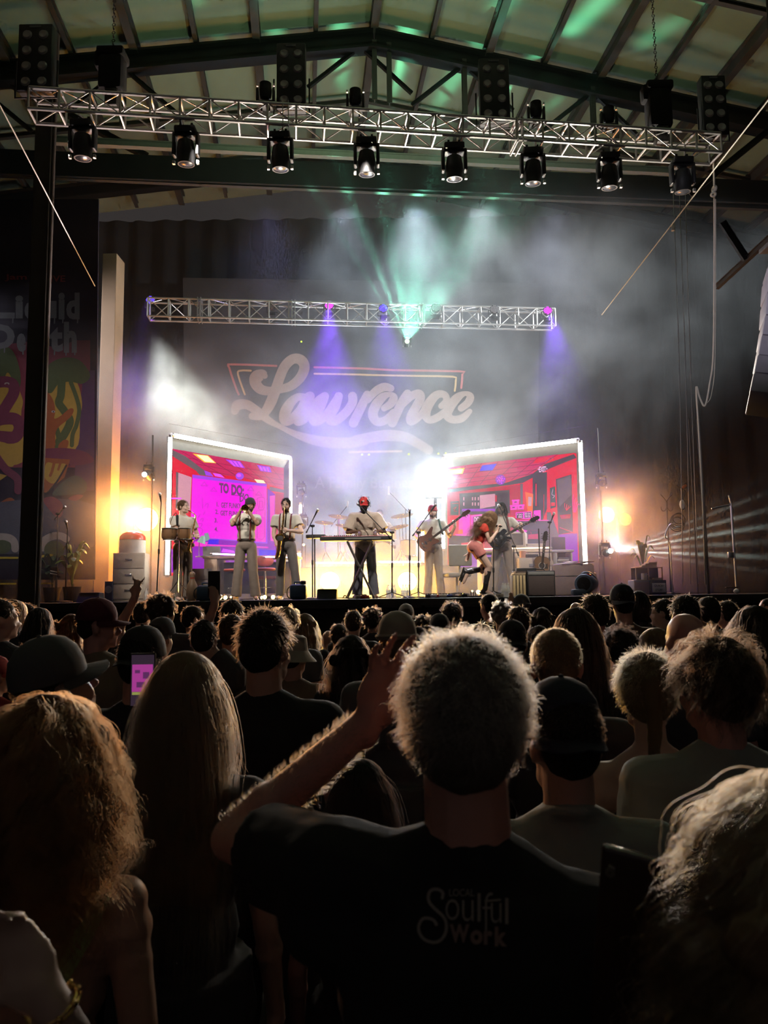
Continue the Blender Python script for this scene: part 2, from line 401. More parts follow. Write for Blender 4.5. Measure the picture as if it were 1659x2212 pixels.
for (a, b) in (((7.6, 14.5), (8.6, 12.4)), ((8.6, 12.4), (10.4, 10.2))):
    o = drape('curtain', a, b, STAGE_Z, cz, m_curt, .09, .45)
    tag(o, 'dark grey side-stage curtain ' + ('nearer the hanging cables' if a[0] < 8 else 'behind the hanging speaker array'), 'curtain')
# ---------------------------------------------------------------- stage
zs = STAGE_Z
sb = MB().bbox((0, 16.55, zs-.06), (22, 8.5, .12), .015); struct(sb.build('stage_floor', m_stage, None, False))
sb = MB().box((0, 12.42, .83), (22, .06, 1.62)); struct(sb.build('stage_front_trim_1', mat('stage_skirt', (.02,.018,.017), .9, var=.4, scale=8), None, False))
sb = MB(); [sb.bbox((x, 12.33, zs-.1), (1.16, .06, .1), .01) for x in np.arange(-9.6, 9.7, 1.2)]
struct(sb.build('stage_edge_trim_1', m_blk, None, False))
# drum riser
rz0 = PY(830, 1222, 16.4).z
struct(MB().bbox((-.15, 17.6, (zs+rz0)/2), (3.5, 2.2, rz0-zs), .02).build('riser_floor', m_black, None, False))
# ---------------------------------------------------------------- trusses
def truss(name, label, p, q, w, h, bays, r=.025, r2=.012, joints=()):
    """box truss hanging between p and q (centres of the section)"""
    p = Vector(p); q = Vector(q); d = (q-p); L = d.length; d.normalize(); s = Vector((d.y, -d.x, 0)).normalized(); up = Vector((0,0,1))
    t = thing(name, label, 'truss', p); t.location = p
    cs = [(-w/2, -h/2), (w/2, -h/2), (w/2, h/2), (-w/2, h/2)]
    off = [s*a + up*b for a, b in cs]
    for o_ in off: wbuild(MB().tube([p + o_, q + o_], r, 8), 'chord', m_alu, t)
    mb2 = MB()
    for i in range(bays+1):
        c = p + d*(L*i/bays)
        fr = MB()
        for k in range(4): fr.tube([c + off[k], c + off[(k+1)%4]], r2*1.6, 6)
        wbuild(fr, 'cross_frame', m_alu, t)
        if i < bays:
            e = p + d*(L*(i+1)/bays)
            for k in (1, 2, 3):
                a, b = (k, (k+1)%4) if i % 2 else ((k+1)%4, k)
                mb2.tube([c + off[a], e + off[b]], r2, 6)
    wbuild(mb2, 'diagonal_brace', m_alu, t)
    for j in joints:
        c = p + d*(L*j)
        m3 = MB(); R = Matrix((d, s, up)).transposed()
        for sg in (-.035, .035):
            for k in range(4):
                m3.box(c + d*sg + (off[k] + off[(k+1)%4])/2, (.012, (w if k%2==0 else .05)+.04, (.05 if k%2==0 else h)+.04), R)
        wbuild(m3, 'joint_plate', m_alu, t)
    return t, p, d, s, L
TZ = 7.80
tp = PZ(70, 228, TZ); tq = PZ(1545, 322, TZ)
T1, t1p, t1d, t1s, t1L = truss('lighting_truss', 'brightly lit silver box truss spanning above the stage front', tp, tq, .30, .27, 25, .022, .009, (.345, .685))
T1b = None
bp_ = PZ(322, 668, 8.22); bq_ = PZ(1195, 690, 8.22)
T2, t2p, t2d, t2s, t2L = truss('lighting_truss', 'dimmer grey truss hanging in smoke above the lettered backdrop', bp_, bq_, .30, .42, 21, .022, .011, (.12, .345, .66))
m_lens = mat('lamp_lens', (.55,.52,.5), .08, 0, spec=1.0, var=0); m_dk = mat('fixture_black', (.015,.015,.017), .5); m_grey = mat('fixture_grey', (.16,.16,.17), .5)
# blinder arrays standing on the truss (2 x 4 lamps)
def blinder(px0, py0, px1, py1, Y, label, z=None):
    c = PY((px0+px1)/2, (py0+py1)/2, Y); w = (PY(px1, py0, Y) - PY(px0, py0, Y)).length*.98; h = abs(PY(px0, py0, Y).z - PY(px0, py1, Y).z)
    t = thing('blinder_array', label, 'stage light', c - Vector((0,0,h/2)), 0, 'eight-lamp blinders above the front truss')
    mb = MB().bbox((0, .07, h/2), (w, .16, h), .012); mb.build('housing', m_dk, t)
    MB().box((0, -.014, h*.955), (w*.35, .004, h*.03)).build('name_plate', m_grey, t)
    for i in range(4):
        for s in (-1, 1):
            cc = (s*w*.24, -.01, h*(.13 + .235*i))
            MB().lathe([(0.0, .012), (.045, .018), (.062, .0), (.066, -.03)], cc, (0,-1,0), 16).build('lamp', m_lens, t)
    MB().tube([(-w*.62, .07, h*.5), (-w*.62, .07, -.05), (w*.62, .07, -.05), (w*.62, .07, h*.5)], .012, 6).build('yoke', m_dk, t)
    return t
blinder(38, 52, 112, 195, 8.7, 'eight-lamp blinder at the far left end of the front truss')
blinder(597, 93, 660, 234, 9.5, 'eight-lamp blinder in the middle of the roof, left of centre ridge')
blinder(1036, 126, 1101, 263, 9.9, 'eight-lamp blinder right of centre against the roof')
blinder(1517, 163, 1570, 292, 9.9, 'eight-lamp blinder at the far right end of the front truss')
# moving heads hanging under the front truss
def moving_head(loc, rot=0, tilt=0, label='', nm='moving_head_light', sc=1.0, up=False, lens=None, group=None):
    t = thing(nm, label, 'stage light', loc, rot, group, sc)
    if up: t.rotation_euler = (PI, 0, rot)
    MB().bbox((0,0,-.05), (.30,.24,.10), .02).build('base', m_dk, t)
    mb = MB(); [mb.box((s*.08, 0, .03), (.03,.05,.10)) for s in (-1,1)]; mb.build('clamp', m_dk, t)
    y = MB(); [y.bbox((s*.165, 0, -.24), (.05,.13,.34), .02) for s in (-1,1)]; y.bbox((0,0,-.115), (.34,.14,.04), .012); y.build('yoke', m_dk, t)
    R = Matrix.Rotation(tilt, 3, 'X'); c = Vector((0,0,-.33))
    h = MB(); ax = R @ Vector((0,0,-1))
    h.lathe([(.07,-.16),(.105,-.14),(.125,-.04),(.13,.06),(.115,.16),(.12,.17),(.12,.19),(.10,.19)], c, ax, 20)
    hd = h.build('head', m_dk, t)
    MB().lathe([(.001,.02),(.06,.016),(.098,.0),(.098,-.01)], c + ax*.185, ax, 20).build('lens', lens or mat('lens_dark', (.03,.03,.035), .25), hd)
    p = MB(); p.box((-.17, -.0, -.50), (.035,.04,.05)); p.box((.17, -.0, -.50), (.035,.04,.05)); p.build('corner_bracket', m_alu, t)
    return t
hp = [(170,232), (375,262), (568,278), (750,292), (940,305), (1115,318), (1290,326), (1462,342)]
names = ['first from the left end', 'second from the left, beside a hanging motor', 'third from left, under roof blinder', 'fourth from the left', 'fifth from left, right of ridge', 'sixth, under right roof blinder', 'seventh from the left', 'eighth, nearest the right end']
for i, (x, y) in enumerate(hp):
    q = t1p + t1d*(t1L*(x-70)/1475.)  # on the front bottom chord
    loc = Vector((q.x, q.y, TZ-.185))
    moving_head(loc, 0, .12, 'black moving head hanging under the front truss, ' + names[i], sc=.88, group='moving heads under the front truss')
for (x, y, lb) in ((537, 200, 'left'), (727, 218, 'right'), (1127, 250, 'small right-hand'), (1295, 262, 'far right')):
    q = t1p + t1d*(t1L*(x-70)/1475.); t = moving_head((q.x, q.y, TZ+.17), 0, .05, 'dark up-facing lamp on top of front truss, ' + lb + ' of the blinder' if x < 800 else 'dark up-facing lamp on top of the front truss, ' + lb + ' one', 'uplight_head', .62, up=True, group='up-facing lamps on the front truss')
# chain motors in dark fabric bags with chains
def motor(px, py0, py1, Y, label, wpx, bag=True):
    c = PY(px, (py0+py1)/2, Y); w = wpx/F*Y*1.1; h = (py1-py0)/F*Y*1.05
    t = thing('chain_motor', label, 'chain hoist', c)
    mb = MB().bbox((0,0,0), (w, w*.8, h), .06); mb.bbox((0,0,h*.5), (w*1.1, w*.9, .12), .03); mb.bbox((-w*.45,0,h*.38), (w*.5, w*.5, .25), .05); mb.build('chain_bag', mat('bag_black', (.01,.01,.011), .95, bump=.5), t)
    MB().bbox((w*.05,0,-h*.5-.1), (w*.5, .2, .24), .02).build('hook_block', m_steel, t)
    ch = MB(); top = rz(c.dot(EU)) + .2 - c.z
    k = 0; z_ = h*.5
    while z_ < top:
        ch.torus((0,0,z_), .02, .006, (1,0,0) if k%2 else (0,1,0), 6, 4); z_ += .055; k += 1
    ch.build('chain', m_steel, t); return t
motor(243, 118, 205, 9.2, 'bagged chain motor above the left part of the front truss', 52)
motor(1422, 190, 285, 9.9, 'bagged chain motor above the right part of the front truss', 50)
# speaker lamp by right motor and left cables
def cable(name, label, pts, r, m=None, cat='cable', k=8, group=None):
    o = MB().tube(smooth_pts([tuple(p) for p in pts], k) if k else pts, r, 6).build(name, m or m_blk); return tag(o, label, cat, group)
m_rope = mat('pale_rope', (.75,.70,.60), .8)
cable('steel_cable', 'taut pale cable running from roof down at upper left', [PY(-20, 190, 8), PY(75, 370, 9.3), PY(205, 618, 12.6)], .008, m_rope, k=0)
cable('steel_cable', 'long taut pale cable slanting down from the upper right roof', [PY(1680, 190, 8.5), PY(1540, 370, 10), PY(1300, 680, 15)], .009, m_rope, k=0)
tg = MB().lathe([(.0,-.1),(.03,-.09),(.02,0),(.005,.05),(.0,.06)], PY(1453, 487, 11.9), (0,0,1), 8).build('cable_tag', m_rope); tag(tg, 'small pale tag hanging on the slanting cable at upper right', 'tag')
YR = 12.3
cable('rope', 'pale rope loop hanging from the right end of front truss', [PY(1541, 345, 10.3), PY(1543, 420, 10.6), PY(1543, 560, 11.0), PY(1541, 760, 11.4), PY(1533, 830, 11.5), PY(1523, 876, 11.6), PY(1512, 860, 11.6), PY(1504, 838, 11.6), PY(1510, 940, 11.7), PY(1519, 1100, 11.9), PY(1524, 1262, 12.3)], .013, m_rope)
cable('rope', 'thin second rope beside the pale rope loop at right', [PY(1546, 430, 10.6), PY(1545, 760, 11.4), PY(1537, 850, 11.5), PY(1526, 872, 11.6)], .005, m_rope)
ks = MB().torus(PY(1543, 408, 10.55), .035, .02, (1,.3,0), 14, 6).torus(PY(1541, 420, 10.55), .03, .016, (0,.8,1), 14, 6).build('rope_knot', m_rope); tag(ks, 'pale knot tied in the rope under the right truss end', 'knot')
for i, (xa, xb) in enumerate(((1454, 1477), (1467, 1491), (1480, 1500))):
    cable('hanging_line', ['thin vertical line nearest the smoke at right', 'middle one of three thin vertical lines at right', 'thin vertical line nearest the rope loop'][i], [PY(xa, 400, 13.2), PY((xa+xb)/2+2, 800, 13.3), PY(xb+[-2,1,9][i], 1262, 13.4)], .007, mat('line_grey', (.22,.22,.22), .6))
# upright poles at right rear of stage
for i, (x0, x1, lb) in enumerate(((1505, 1527, 'tall silver pole at stage right, left one of a pair'), (1509, 1530, 'tall silver pole at stage right, right one of a pair'))):
    pass
# left column (near, dark) with conduit
CY = 10.4
c0 = PY(62, 1300, CY); c1 = PY(80, 290, CY); wx = 46/F*CY
mb = MB(); mb.bbox((c0.x, CY, 5.0), (wx, .08, 10), .02); o = mb.build('column', mat('column_dark', (.075,.062,.055), .85, scale=3), None, False); struct(o)
mb = MB().tube([(c0.x+wx*.36, CY-.07, 0), (c0.x+wx*.36, CY-.07, 9.7)], .016, 8); o = mb.build('conduit', m_steel); tag(o, 'long dark grey pipe fixed up the front of left column', 'pipe')
mb = MB().bbox((PY(226, 900, 15.6).x, 15.9, 5.4), (.33, .5, PY(226, 545, 15.6).z - .2), .02); mb2 = mb
zt = PY(226, 545, 15.6).z
o = MB().bbox((PY(226, 900, 15.6).x, 15.9, (zs+zt)/2), (.30, .5, zt-zs), .01).build('trim_tan', mat('tan_panel_edge', (.36,.24,.15), .8, var=.25, scale=1.5), None, False); struct(o)
# ---------------------------------------------------------------- left printed banner
bp = Plane(PY(100, 900, 14.6), (0, -1, 0))
bn = thing('printed_banner', 'tall dark printed banner with jellyfish monsters and grey dripping lettering', 'banner', PY(100, 1240, 14.6))
c = [bp.hit(-90, 430), bp.hit(213, 430), bp.hit(205, 1252), bp.hit(-90, 1252)]
mb = MB(); mb.add(c + [p + Vector((0,.03,0)) for p in c], [(0,3,2,1)[::-1],(4,5,6,7),(0,1,5,4),(1,2,6,5),(2,3,7,6),(3,0,4,7)]); wbuild(mb, 'cloth', mat('banner_navy', (.022,.014,.035), .9), bn, False)
A = Art(lambda x, y, l: bp.hit(x, y, l)); A.lift = .004
def Z5(x, y): return (x/5.027, 560 + y/5.027)
def Z9(x, y): return (x/4.608, 960 + y/4.608)
P5 = lambda l: [Z5(*a) for a in l]; P9 = lambda l: [Z9(*a) for a in l]
A.poly('maroon', [(-80, 735), (10, 745), (55, 738), (92, 745), (130, 752), (160, 735), (195, 735), (194, 1010), (-80, 1010)])
A.poly('violet_panel', [(178, 830), (194, 800), (205, 800), (203, 1060), (160, 1060), (165, 950)])
A.poly('mustard', smooth_pts(P5([(-200,1500),(60,1200),(240,1500),(230,1700),(250,2200),(-200,2200)]), 5))
A.poly('mustard', smooth_pts(P5([(480,1400),(650,1360),(820,1320),(890,1540),(870,1720),(820,2060),(460,2060)]), 5, True))
A.poly('moss', smooth_pts(P5([(-260,1300),(-180,1000),(30,945),(140,1000),(210,1180),(225,1350),(180,1430),(130,1300),(80,1230),(0,1330)]), 5, True))
A.poly('moss', smooth_pts(P5([(470,1250),(560,1120),(730,1065),(880,1110),(980,1260),(900,1350),(760,1330),(640,1350),(560,1450),(490,1420)]), 5, True))
A.stroke('moss', P5([(670,1340),(660,1480),(640,1560),(700,1650),(760,1760),(700,1900),(640,1980)]), 17)
A.stroke('moss', P5([(770,1340),(830,1500),(860,1640),(830,1800),(790,1900),(780,2020)]), 9)
A.stroke('moss', P5([(610,1830),(640,1950),(620,2050)]), 11)
A.poly('rust', smooth_pts(P5([(440,1470),(520,1450),(580,1540),(600,1650),(590,1730),(660,1700),(760,1620),(800,1640),(760,1720),(640,1820),(600,1900),(600,2020),(560,2070),(440,2070)]), 5, True))
A.poly('rust', smooth_pts(P5([(640,2010),(700,1960),(745,1980),(720,2060),(640,2060)]), 4, True))
A.oval('pale', *Z5(578,1655), 4, 2.4); A.oval('navy', *Z5(580,1656), 1.6, 1.6)
A.stroke('plum', P5([(-60,1340),(60,1330),(140,1360),(150,1450),(90,1560),(40,1640),(-10,1720)]), 24)
A.stroke('plum', P5([(-40,1750),(60,1730),(170,1740),(215,1830),(160,1930),(20,1930),(-60,1920)]), 26)
A.oval('pale', *Z5(75,1352), 5.5, 3); A.oval('plum', *Z5(75,1359), 3.5, 2)
A.poly('plum', smooth_pts(P5([(440,2080),(600,2050),(800,2060),(960,2110),(1010,2200),(800,2240),(440,2230)]), 5, True))
A.poly('rust', P9([(400,130),(700,150),(640,330),(460,480),(390,470)]))
A.poly('mustard', smooth_pts(P9([(440,250),(470,180),(540,190),(660,200),(600,310),(530,390),(450,340)]), 4, True))
A.stroke('rust', P9([(540,180),(520,260),(500,310)]), 6); A.stroke('rust', P9([(600,190),(580,250)]), 5)
A.poly('mustard', smooth_pts(P9([(-80,-20),(90,0),(135,120),(130,220),(20,180)]), 4, True)); A.poly('mustard', P9([(-80,270),(70,310),(0,360)]))
A.stroke('plum', P9([(-60,90),(60,250),(170,340),(180,460)]), 17)
A.poly('rust', smooth_pts(P9([(-80,640),(30,560),(110,530),(160,590),(60,640),(-20,730)]), 5, True))
A.poly('slate', [(-80, 1095), (40, 1080), (90, 1075), (170, 1080), (204, 1090), (203, 1180), (150, 1200), (80, 1195), (-80, 1200)])
A.poly('teal', smooth_pts(P9([(520,500),(640,360),(760,310),(860,380),(840,480),(700,500)]), 5, True))
A.poly('rose', smooth_pts(P9([(430,560),(520,520),(620,590),(620,700),(560,720)]), 5, True)); A.poly('rose', smooth_pts(P9([(680,540),(760,500),(830,510),(760,560)]), 4, True))
A.stroke('navy', P9([(660,210),(560,380),(440,520)]), 4)
A.stroke('pale', P9([(430,1030),(440,960),(520,915),(600,910),(660,940)]), 16); A.stroke('pale', P9([(0,920),(90,930),(140,970),(150,1040)]), 16)
A.oval('moss', *Z9(540,1050), 22, 20); A.oval('moss', *Z9(20,1020), 20, 15)
A.stroke('yellow', [(-80,1205),(38,1205)], 4.5, 0); A.stroke('yellow', [(80,1203),(112,1199)], 5, 0); A.stroke('yellow', [(-80,1261),(34,1261)], 3.5, 0); A.stroke('yellow', [(80,1261),(113,1260)], 3.5, 0)
A.text('red_letters', 'Jam', 10, 592, 58, 608, .02); A.text('red_letters', 'LIVE', 98, 595, 141, 609, .02)
# dripping grey words, letters stretched to their places
for ch, x0, x1, y0, y1 in (('L',-22,32,634,688),('i',33,50,638,688),('q',53,76,652,705),('u',80,122,650,688),('i',126,140,632,690),('d',143,172,632,690),('D',-25,32,700,754),('e',36,56,720,760),('a',60,104,718,762),('t',106,136,706,760),('h',138,166,695,762)):
    A.text('grey_letters', ch, x0, y0, x1, y1, .05)
for x, y, l in ((28,688,9),(118,690,8),(136,690,7),(168,690,7),(50,757,8),(100,758,9),(118,760,6),(143,760,7),(162,760,6),(10,754,7)): A.stroke('grey_letters', [(x,y-4),(x-.5,y+l)], 3, 0)
A.build({'maroon': mat('b_maroon', (.19,.04,.07), .9), 'violet_panel': mat('b_violet', (.08,.04,.10), .9), 'mustard': mat('b_mustard', (.38,.25,.06), .9), 'moss': mat('b_moss', (.075,.10,.045), .9), 'rust': mat('b_rust', (.27,.08,.035), .9), 'pale': mat('b_pale', (.40,.36,.36), .9), 'navy': mat('b_navy2', (.02,.015,.03), .9), 'plum': mat('b_plum', (.15,.035,.075), .9), 'slate': mat('b_slate', (.075,.075,.12), .9), 'teal': mat('b_teal', (.05,.09,.08), .9), 'rose': mat('b_rose', (.24,.05,.08), .9), 'yellow': mat('b_yellow', (.5,.38,.04), .8), 'red_letters': mat('b_red', (.30,.05,.06), .9), 'grey_letters': mat('b_grey', (.20,.20,.23), .9)}, bn,
  {k: 'print_' + k for k in ('maroon','violet_panel','mustard','moss','rust','pale','navy','plum','slate','teal','rose','yellow','red_letters','grey_letters')})
# ---------------------------------------------------------------- big name backdrop
lp = Plane(PY(770, 900, 20.2), (0, -1, 0))
bd = thing('stage_backdrop', 'large dark cloth backdrop with cream script lettering above a wave', 'backdrop', PY(770, 1240, 20.2))
c = [lp.hit(395, 600), lp.hit(1165, 612), lp.hit(1160, 1255), lp.hit(405, 1262)]
mb = MB(); mb.add(c + [p + Vector((0,.02,0)) for p in c], [(3,2,1,0),(4,5,6,7),(0,1,5,4),(1,2,6,5),(2,3,7,6),(3,0,4,7)]); wbuild(mb, 'cloth', mat('backdrop_charcoal', (.035,.035,.042), .9), bd, False)
L = Art(lambda x, y, l: lp.hit(x, y, l)); L.lift = .01; L.step = .00008
def ZA(*p): return [(470 + a[0]/5.352, 740 + a[1]/5.352) + ((a[2]/5.352,) if len(a) > 2 else ()) for a in p]
def ZB(*p): return [(740 + a[0]/5.352, 780 + a[1]/5.352) + ((a[2]/5.352,) if len(a) > 2 else ()) for a in p]
L.stroke('red_line', ZA((245,600),(215,530),(135,290),(165,252),(680,270)), 4.5, 3); L.stroke('red_line', ZA((1120,285),(1700,300)) + ZB((600,105),(1350,118),(1385,150),(1372,310)), 4.5, 2)
L.stroke('gold_line', ZA((315,600),(236,370),(262,325),(385,325)), 4, 3); L.stroke('gold_line', ZA((1120,360),(1650,370)) + ZB((300,160),(900,172),(1270,180),(1310,215),(1297,345)), 4, 2)
L.stroke('gold_line', ZB((80,1052),(680,1042)), 4, 0)
C = 'script'
# L
L.stroke(C, ZA((545,385,70),(520,370,120),(450,400,150),(440,470,130),(500,540,115),(600,560,100),(720,540,95),(850,500,105),(960,400,115),(1005,280,120),(960,200,120),(870,190,115),(780,270,115),(720,400,115),(680,520,120),(620,680,125),(560,790,110),(500,850,90),(400,850,85)))
L.stroke(C, ZA((200,790,90),(230,725,120),(330,715,110),(430,770,100),(520,840,100),(600,905,80),(720,970,60),(860,1040,70),(1050,1110,105),(1250,1150,125),(1500,1160,125),(1700,1130,115)) )
L.stroke(C, ZB((150,915,115),(400,870,125),(560,860,130),(720,880,120),(850,940,110),(1000,1030,100)))
# a
L.stroke(C, ZA((1010,640,100),(930,630,90),(850,690,110),(785,800,130),(780,900,120),(860,880,110),(950,780,95),(1000,690,90),(1050,620,95)))
L.stroke(C, ZA((1070,620,110),(1010,730,115),(940,850,120),(930,910,110),(1000,890,90),(1060,820,90),(1150,680,90),(1240,620,100)))
# w
L.stroke(C, ZA((1240,620,100),(1190,740,110),(1120,850,120),(1120,910,110),(1200,890,95),(1290,790,95),(1390,640,95)))
L.stroke(C, ZA((1400,620,100),(1360,740,110),(1300,840,115),(1310,905,105),(1390,890,105),(1500,790,105),(1560,690,105),(1560,620,105)))
# r
L.stroke(C, ZB((285,385,90),(230,500,105),(125,715,110)),  ); L.stroke(C, ZB((290,450,80),(380,350,95),(480,300,100),(560,315,80)))
# e
L.stroke(C, ZB((480,545,75),(560,490,95),(590,420,95),(540,385,60),(460,420,100),(380,520,115),(350,620,115),(400,700,100),(500,680,95),(590,590,80)))
# n
L.stroke(C, ZB((750,375,95),(680,490,105),(575,715,105))); L.stroke(C, ZB((690,520,60),(790,410,90),(880,375,95),(900,430,105),(850,530,105),(790,640,105),(790,700,90),(870,660,80),(950,560,80),(1010,460,90)))
# c
L.stroke(C, ZB((1140,520,70),(1200,460,80),(1180,390,80),(1090,390,95),(1000,490,115),(960,600,115),(1000,680,85),(1100,650,90),(1190,580,80)))
# e
L.stroke(C, ZB((1370,545,80),(1450,480,90),(1475,410,90),(1420,375,55),(1330,420,100),(1240,530,115),(1210,620,110),(1270,675,90),(1380,660,90),(1470,580,60)))
L.text('subtitle', 'A Family Business', 680, 1030, 905, 1062, .01)
for px, py in ((652,738),): pass
L.build({'red_line': mat('l_red', (.42,.13,.13), .8), 'gold_line': mat('l_gold', (.50,.36,.18), .8), 'script': mat('l_cream', (.28,.22,.20), .8), 'subtitle': mat('l_sub', (.13,.11,.115), .8)}, bd, {'red_line': 'red_outline', 'gold_line': 'gold_outline', 'script': 'script_lettering', 'subtitle': 'small_lettering'})
# ---------------------------------------------------------------- LED tubes
tube_w = emis('tube_white', (1.0, .96, .82), 16); tube_v = emis('tube_white_cool', (.93, .92, 1.0), 13); tube_p = emis('tube_lilac', (.95, .70, 1.0), 7)
def tube(p, q, r, label, m=tube_w, group='LED tubes framing the office screens'):
    p = Vector(p); q = Vector(q); t = thing('led_tube', label, 'LED tube', p, 0, group); d = (q-p); L_ = d.length; d.normalize()
    wbuild(MB().tube([p + d*.02, q - d*.02], r, 12), 'diffuser', m, t)
    back = Vector((0, 1, 0)); back = (back - d*back.dot(d)).normalized()
    c = MB(); c.tube([p + back*r*.95, q + back*r*.95], r*.75, 6); [c.tube([e - d*.03*s, e + d*.02*s], r*1.1, 10) for e, s in ((p, -1), (q, 1))]
    wbuild(c, 'housing', m_alu, t); return t
# ---------------------------------------------------------------- office screens
def screen_plane(p, q):
    p = Vector(p); q = Vector(q); d = (q-p); d.z = 0; n = Vector((d.y, -d.x, 0)).normalized(); return Plane(p, n if n.y < 0 else -n)
SL0 = PY(366, 942, 15.0); SL1 = PY(627, 989, 17.5); SR0 = PY(958, 986, 17.4); SR1 = PY(1254, 952, 15.9)
spl = screen_plane(SL0, SL1); spr = screen_plane(SR0, SR1)
def screen(label, pl, c4):
    t = thing('video_screen', label, 'screen', pl.hit(*c4[3], -.1))
    f = [pl.hit(*c, -.012) for c in c4]; b = [p - pl.n*.12 for p in f]
    mb = MB(); mb.add(f + b, [(0,1,2,3),(7,6,5,4),(0,4,5,1),(1,5,6,2),(2,6,7,3),(3,7,4,0)]); wbuild(mb, 'cabinet', mat('screen_cabinet', (.10,.10,.09), .5), t, False)
    return t
E = lambda n_, c, s=1.0: emis('scr_' + n_, srgb(*c), s)
SCM = dict(red=E('red',(228,30,62)), red2=E('red2',(190,22,62)), rosy=E('rosy',(205,40,95)), grid=E('grid',(120,25,60)), grey=E('grey',(110,92,100)), dgrey=E('dgrey',(70,58,66)), mag=E('mag',(255,28,240)), mag2=E('mag2',(255,60,214)), vio=E('vio',(170,70,235)), blue=E('blue',(70,30,235)), yel=E('yel',(255,235,185),1.3), gold=E('gold',(255,190,70),1.1), lil=E('lil',(225,80,250),1.1), pinkw=E('pinkw',(255,190,235)), ink=E('ink',(116,62,116)), orange=E('orange',(250,110,50)), pink=E('pink',(255,70,200)), mint=E('mint',(130,160,150)), dark=E('dark',(58,30,48)), purp=E('purp',(150,30,190)), green=E('green',(60,80,75)), haze=E('haze',(214,150,170)))
SN = {k: 'picture_' + v for k, v in dict(red='red_wall', red2='dark_red_wall', rosy='ceiling_tiles', grid='tile_lines', grey='grey_trim', dgrey='dark_grey_trim', mag='whiteboard', mag2='whiteboard_edge', vio='violet_shapes', blue='blue_light', yel='yellow_light', gold='gold_edge', lil='lilac_light', pinkw='pale_pink_shapes', ink='marker_writing', orange='orange_poster', pink='pink_boxes', mint='desk_lamp_shape', dark='dark_shapes', purp='purple_shapes', green='dark_green_shapes', haze='pale_window').items()}
S1 = screen('left LED screen showing a magenta TO DO whiteboard', spl, [(368,941),(628,988),(630,1236),(360,1244)])
G = Art(lambda x, y, l: spl.hit(x, y, l)); G.lift = 0
def ZC(*p): return [(360 + a[0]/5.925, 950 + a[1]/5.925) for a in p]
Pc = lambda k, *p: G.poly(k, ZC(*p))
Pc('red', (75,115),(1500,360),(1500,1700),(60,1740)); Pc('rosy', (75,115),(1500,360),(1500,620),(900,470),(420,430),(100,200))
for a, b in (((180,140),(760,480)),((430,180),(980,510)),((640,300),(900,470)),((740,240),(1190,540)),((930,270),(1290,560)),((1130,310),(1400,590)),((1330,340),(1495,540))): G.line('grid', ZC(a, b), .6)
for a, b in (((260,230),(1500,450)),((330,300),(1500,520)),((480,390),(1500,580))): G.line('grid', ZC(a, b), .6)
Pc('grey', (75,130),(240,210),(480,390),(580,470),(420,450),(380,400),(75,210)); Pc('haze', (120,410),(320,480),(300,900),(120,900)); Pc('grey', (120,410),(150,420),(140,880),(115,880))
Pc('lil', (60,740),(190,740),(190,760),(60,760)); Pc('grey', (1320,600),(1500,640),(1500,680),(1320,650)); Pc('dgrey', (1500,360),(1565,250),(1570,900),(1500,900))
Pc('gold', (330,175),(530,200),(635,300),(480,290)); Pc('yel', (380,190),(525,208),(615,292),(490,280))
Pc('vio', (750,250),(940,275),(1005,365),(860,340)); 
for i in range(3): Pc('lil', (790+i*55,262+i*8),(825+i*55,266+i*8),(890+i*45,340+i*8),(860+i*45,336+i*8))
Pc('vio', (1155,320),(1320,345),(1345,420),(1200,400)); [Pc('lil', (1180+i*48,335+i*7),(1205+i*48,338+i*7),(1235+i*42,398+i*7),(1210+i*42,394+i*7)) for i in range(3)]
Pc('yel', (1120,503),(1240,520),(1265,558),(1160,550)); Pc('vio', (480,390),(560,420),(600,470),(500,455)); Pc('lil', (590,425),(690,440),(745,490),(620,465))
G.oval('vio', *ZC((935,465))[0], 9, 8); G.oval('lil', *ZC((925,455))[0], 5, 4)
Pc('vio', (330,445),(1280,565),(1290,1330),(300,1260)); Pc('mag', (330,490),(1280,600),(1270,1310),(305,1240)); Pc('mag2', (1100,578),(1280,600),(1270,1310),(1130,1296))
Pc('purp', (1290,620),(1390,700),(1380,1450),(1290,1420)); Pc('pink', (1320,720),(1385,710),(1370,1300),(1330,1290)); Pc('red2', (1395,680),(1500,690),(1500,1250),(1385,1250))
Pc('purp', (340,1250),(1290,1330),(1500,1400),(1500,1700),(60,1700),(60,1400),(340,1380)); Pc('mag2', (340,1330),(1300,1370),(1300,1385),(340,1350)); Pc('mint', (480,1200),(530,1190),(555,1270),(500,1300)); Pc('blue', (540,1275),(670,1275),(665,1340),(530,1335))
Pc('blue', (1180,1400),(1500,1420),(1500,1500),(1180,1480)); Pc('mag2', (360,1300),(530,1310),(500,1370),(340,1360)); Pc('lil', (720,1390),(860,1420),(880,1450),(700,1440)); Pc('dgrey', (480,1370),(640,1380),(660,1450),(460,1450))
for txt, x0, y0, x1, y1, b in (('TO', 672, 548, 795, 680, .05), ('DO:', 828, 568, 990, 705, .05), ('1.', 640, 798, 668, 855, .02), ('GET FUNKY', 697, 802, 950, 868, .02), ('2.', 622, 892, 662, 950, .02), ('GET FUNKIER', 688, 905, 1000, 968, .02), ('3.', 612, 1002, 652, 1058, .02), ('4.', 612, 1115, 656, 1172, .02)):
    a, c_ = ZC((x0, y0), (x1, y1)); G.text('ink', txt, a[0], a[1], c_[0], c_[1], b, 0, .1 if y0 < 700 else .05)
a, c_ = ZC((935, 715), (1050, 800)); G.text('ink', 'DO', a[0], a[1], c_[0], c_[1], .03, 0, -.25)
G.line('dark', ZC((825,705),(955,718)), .8)
def lo(*p, k=3, closed=True, w=.55): G.stroke('ink', ZC(*p), w, k, closed)
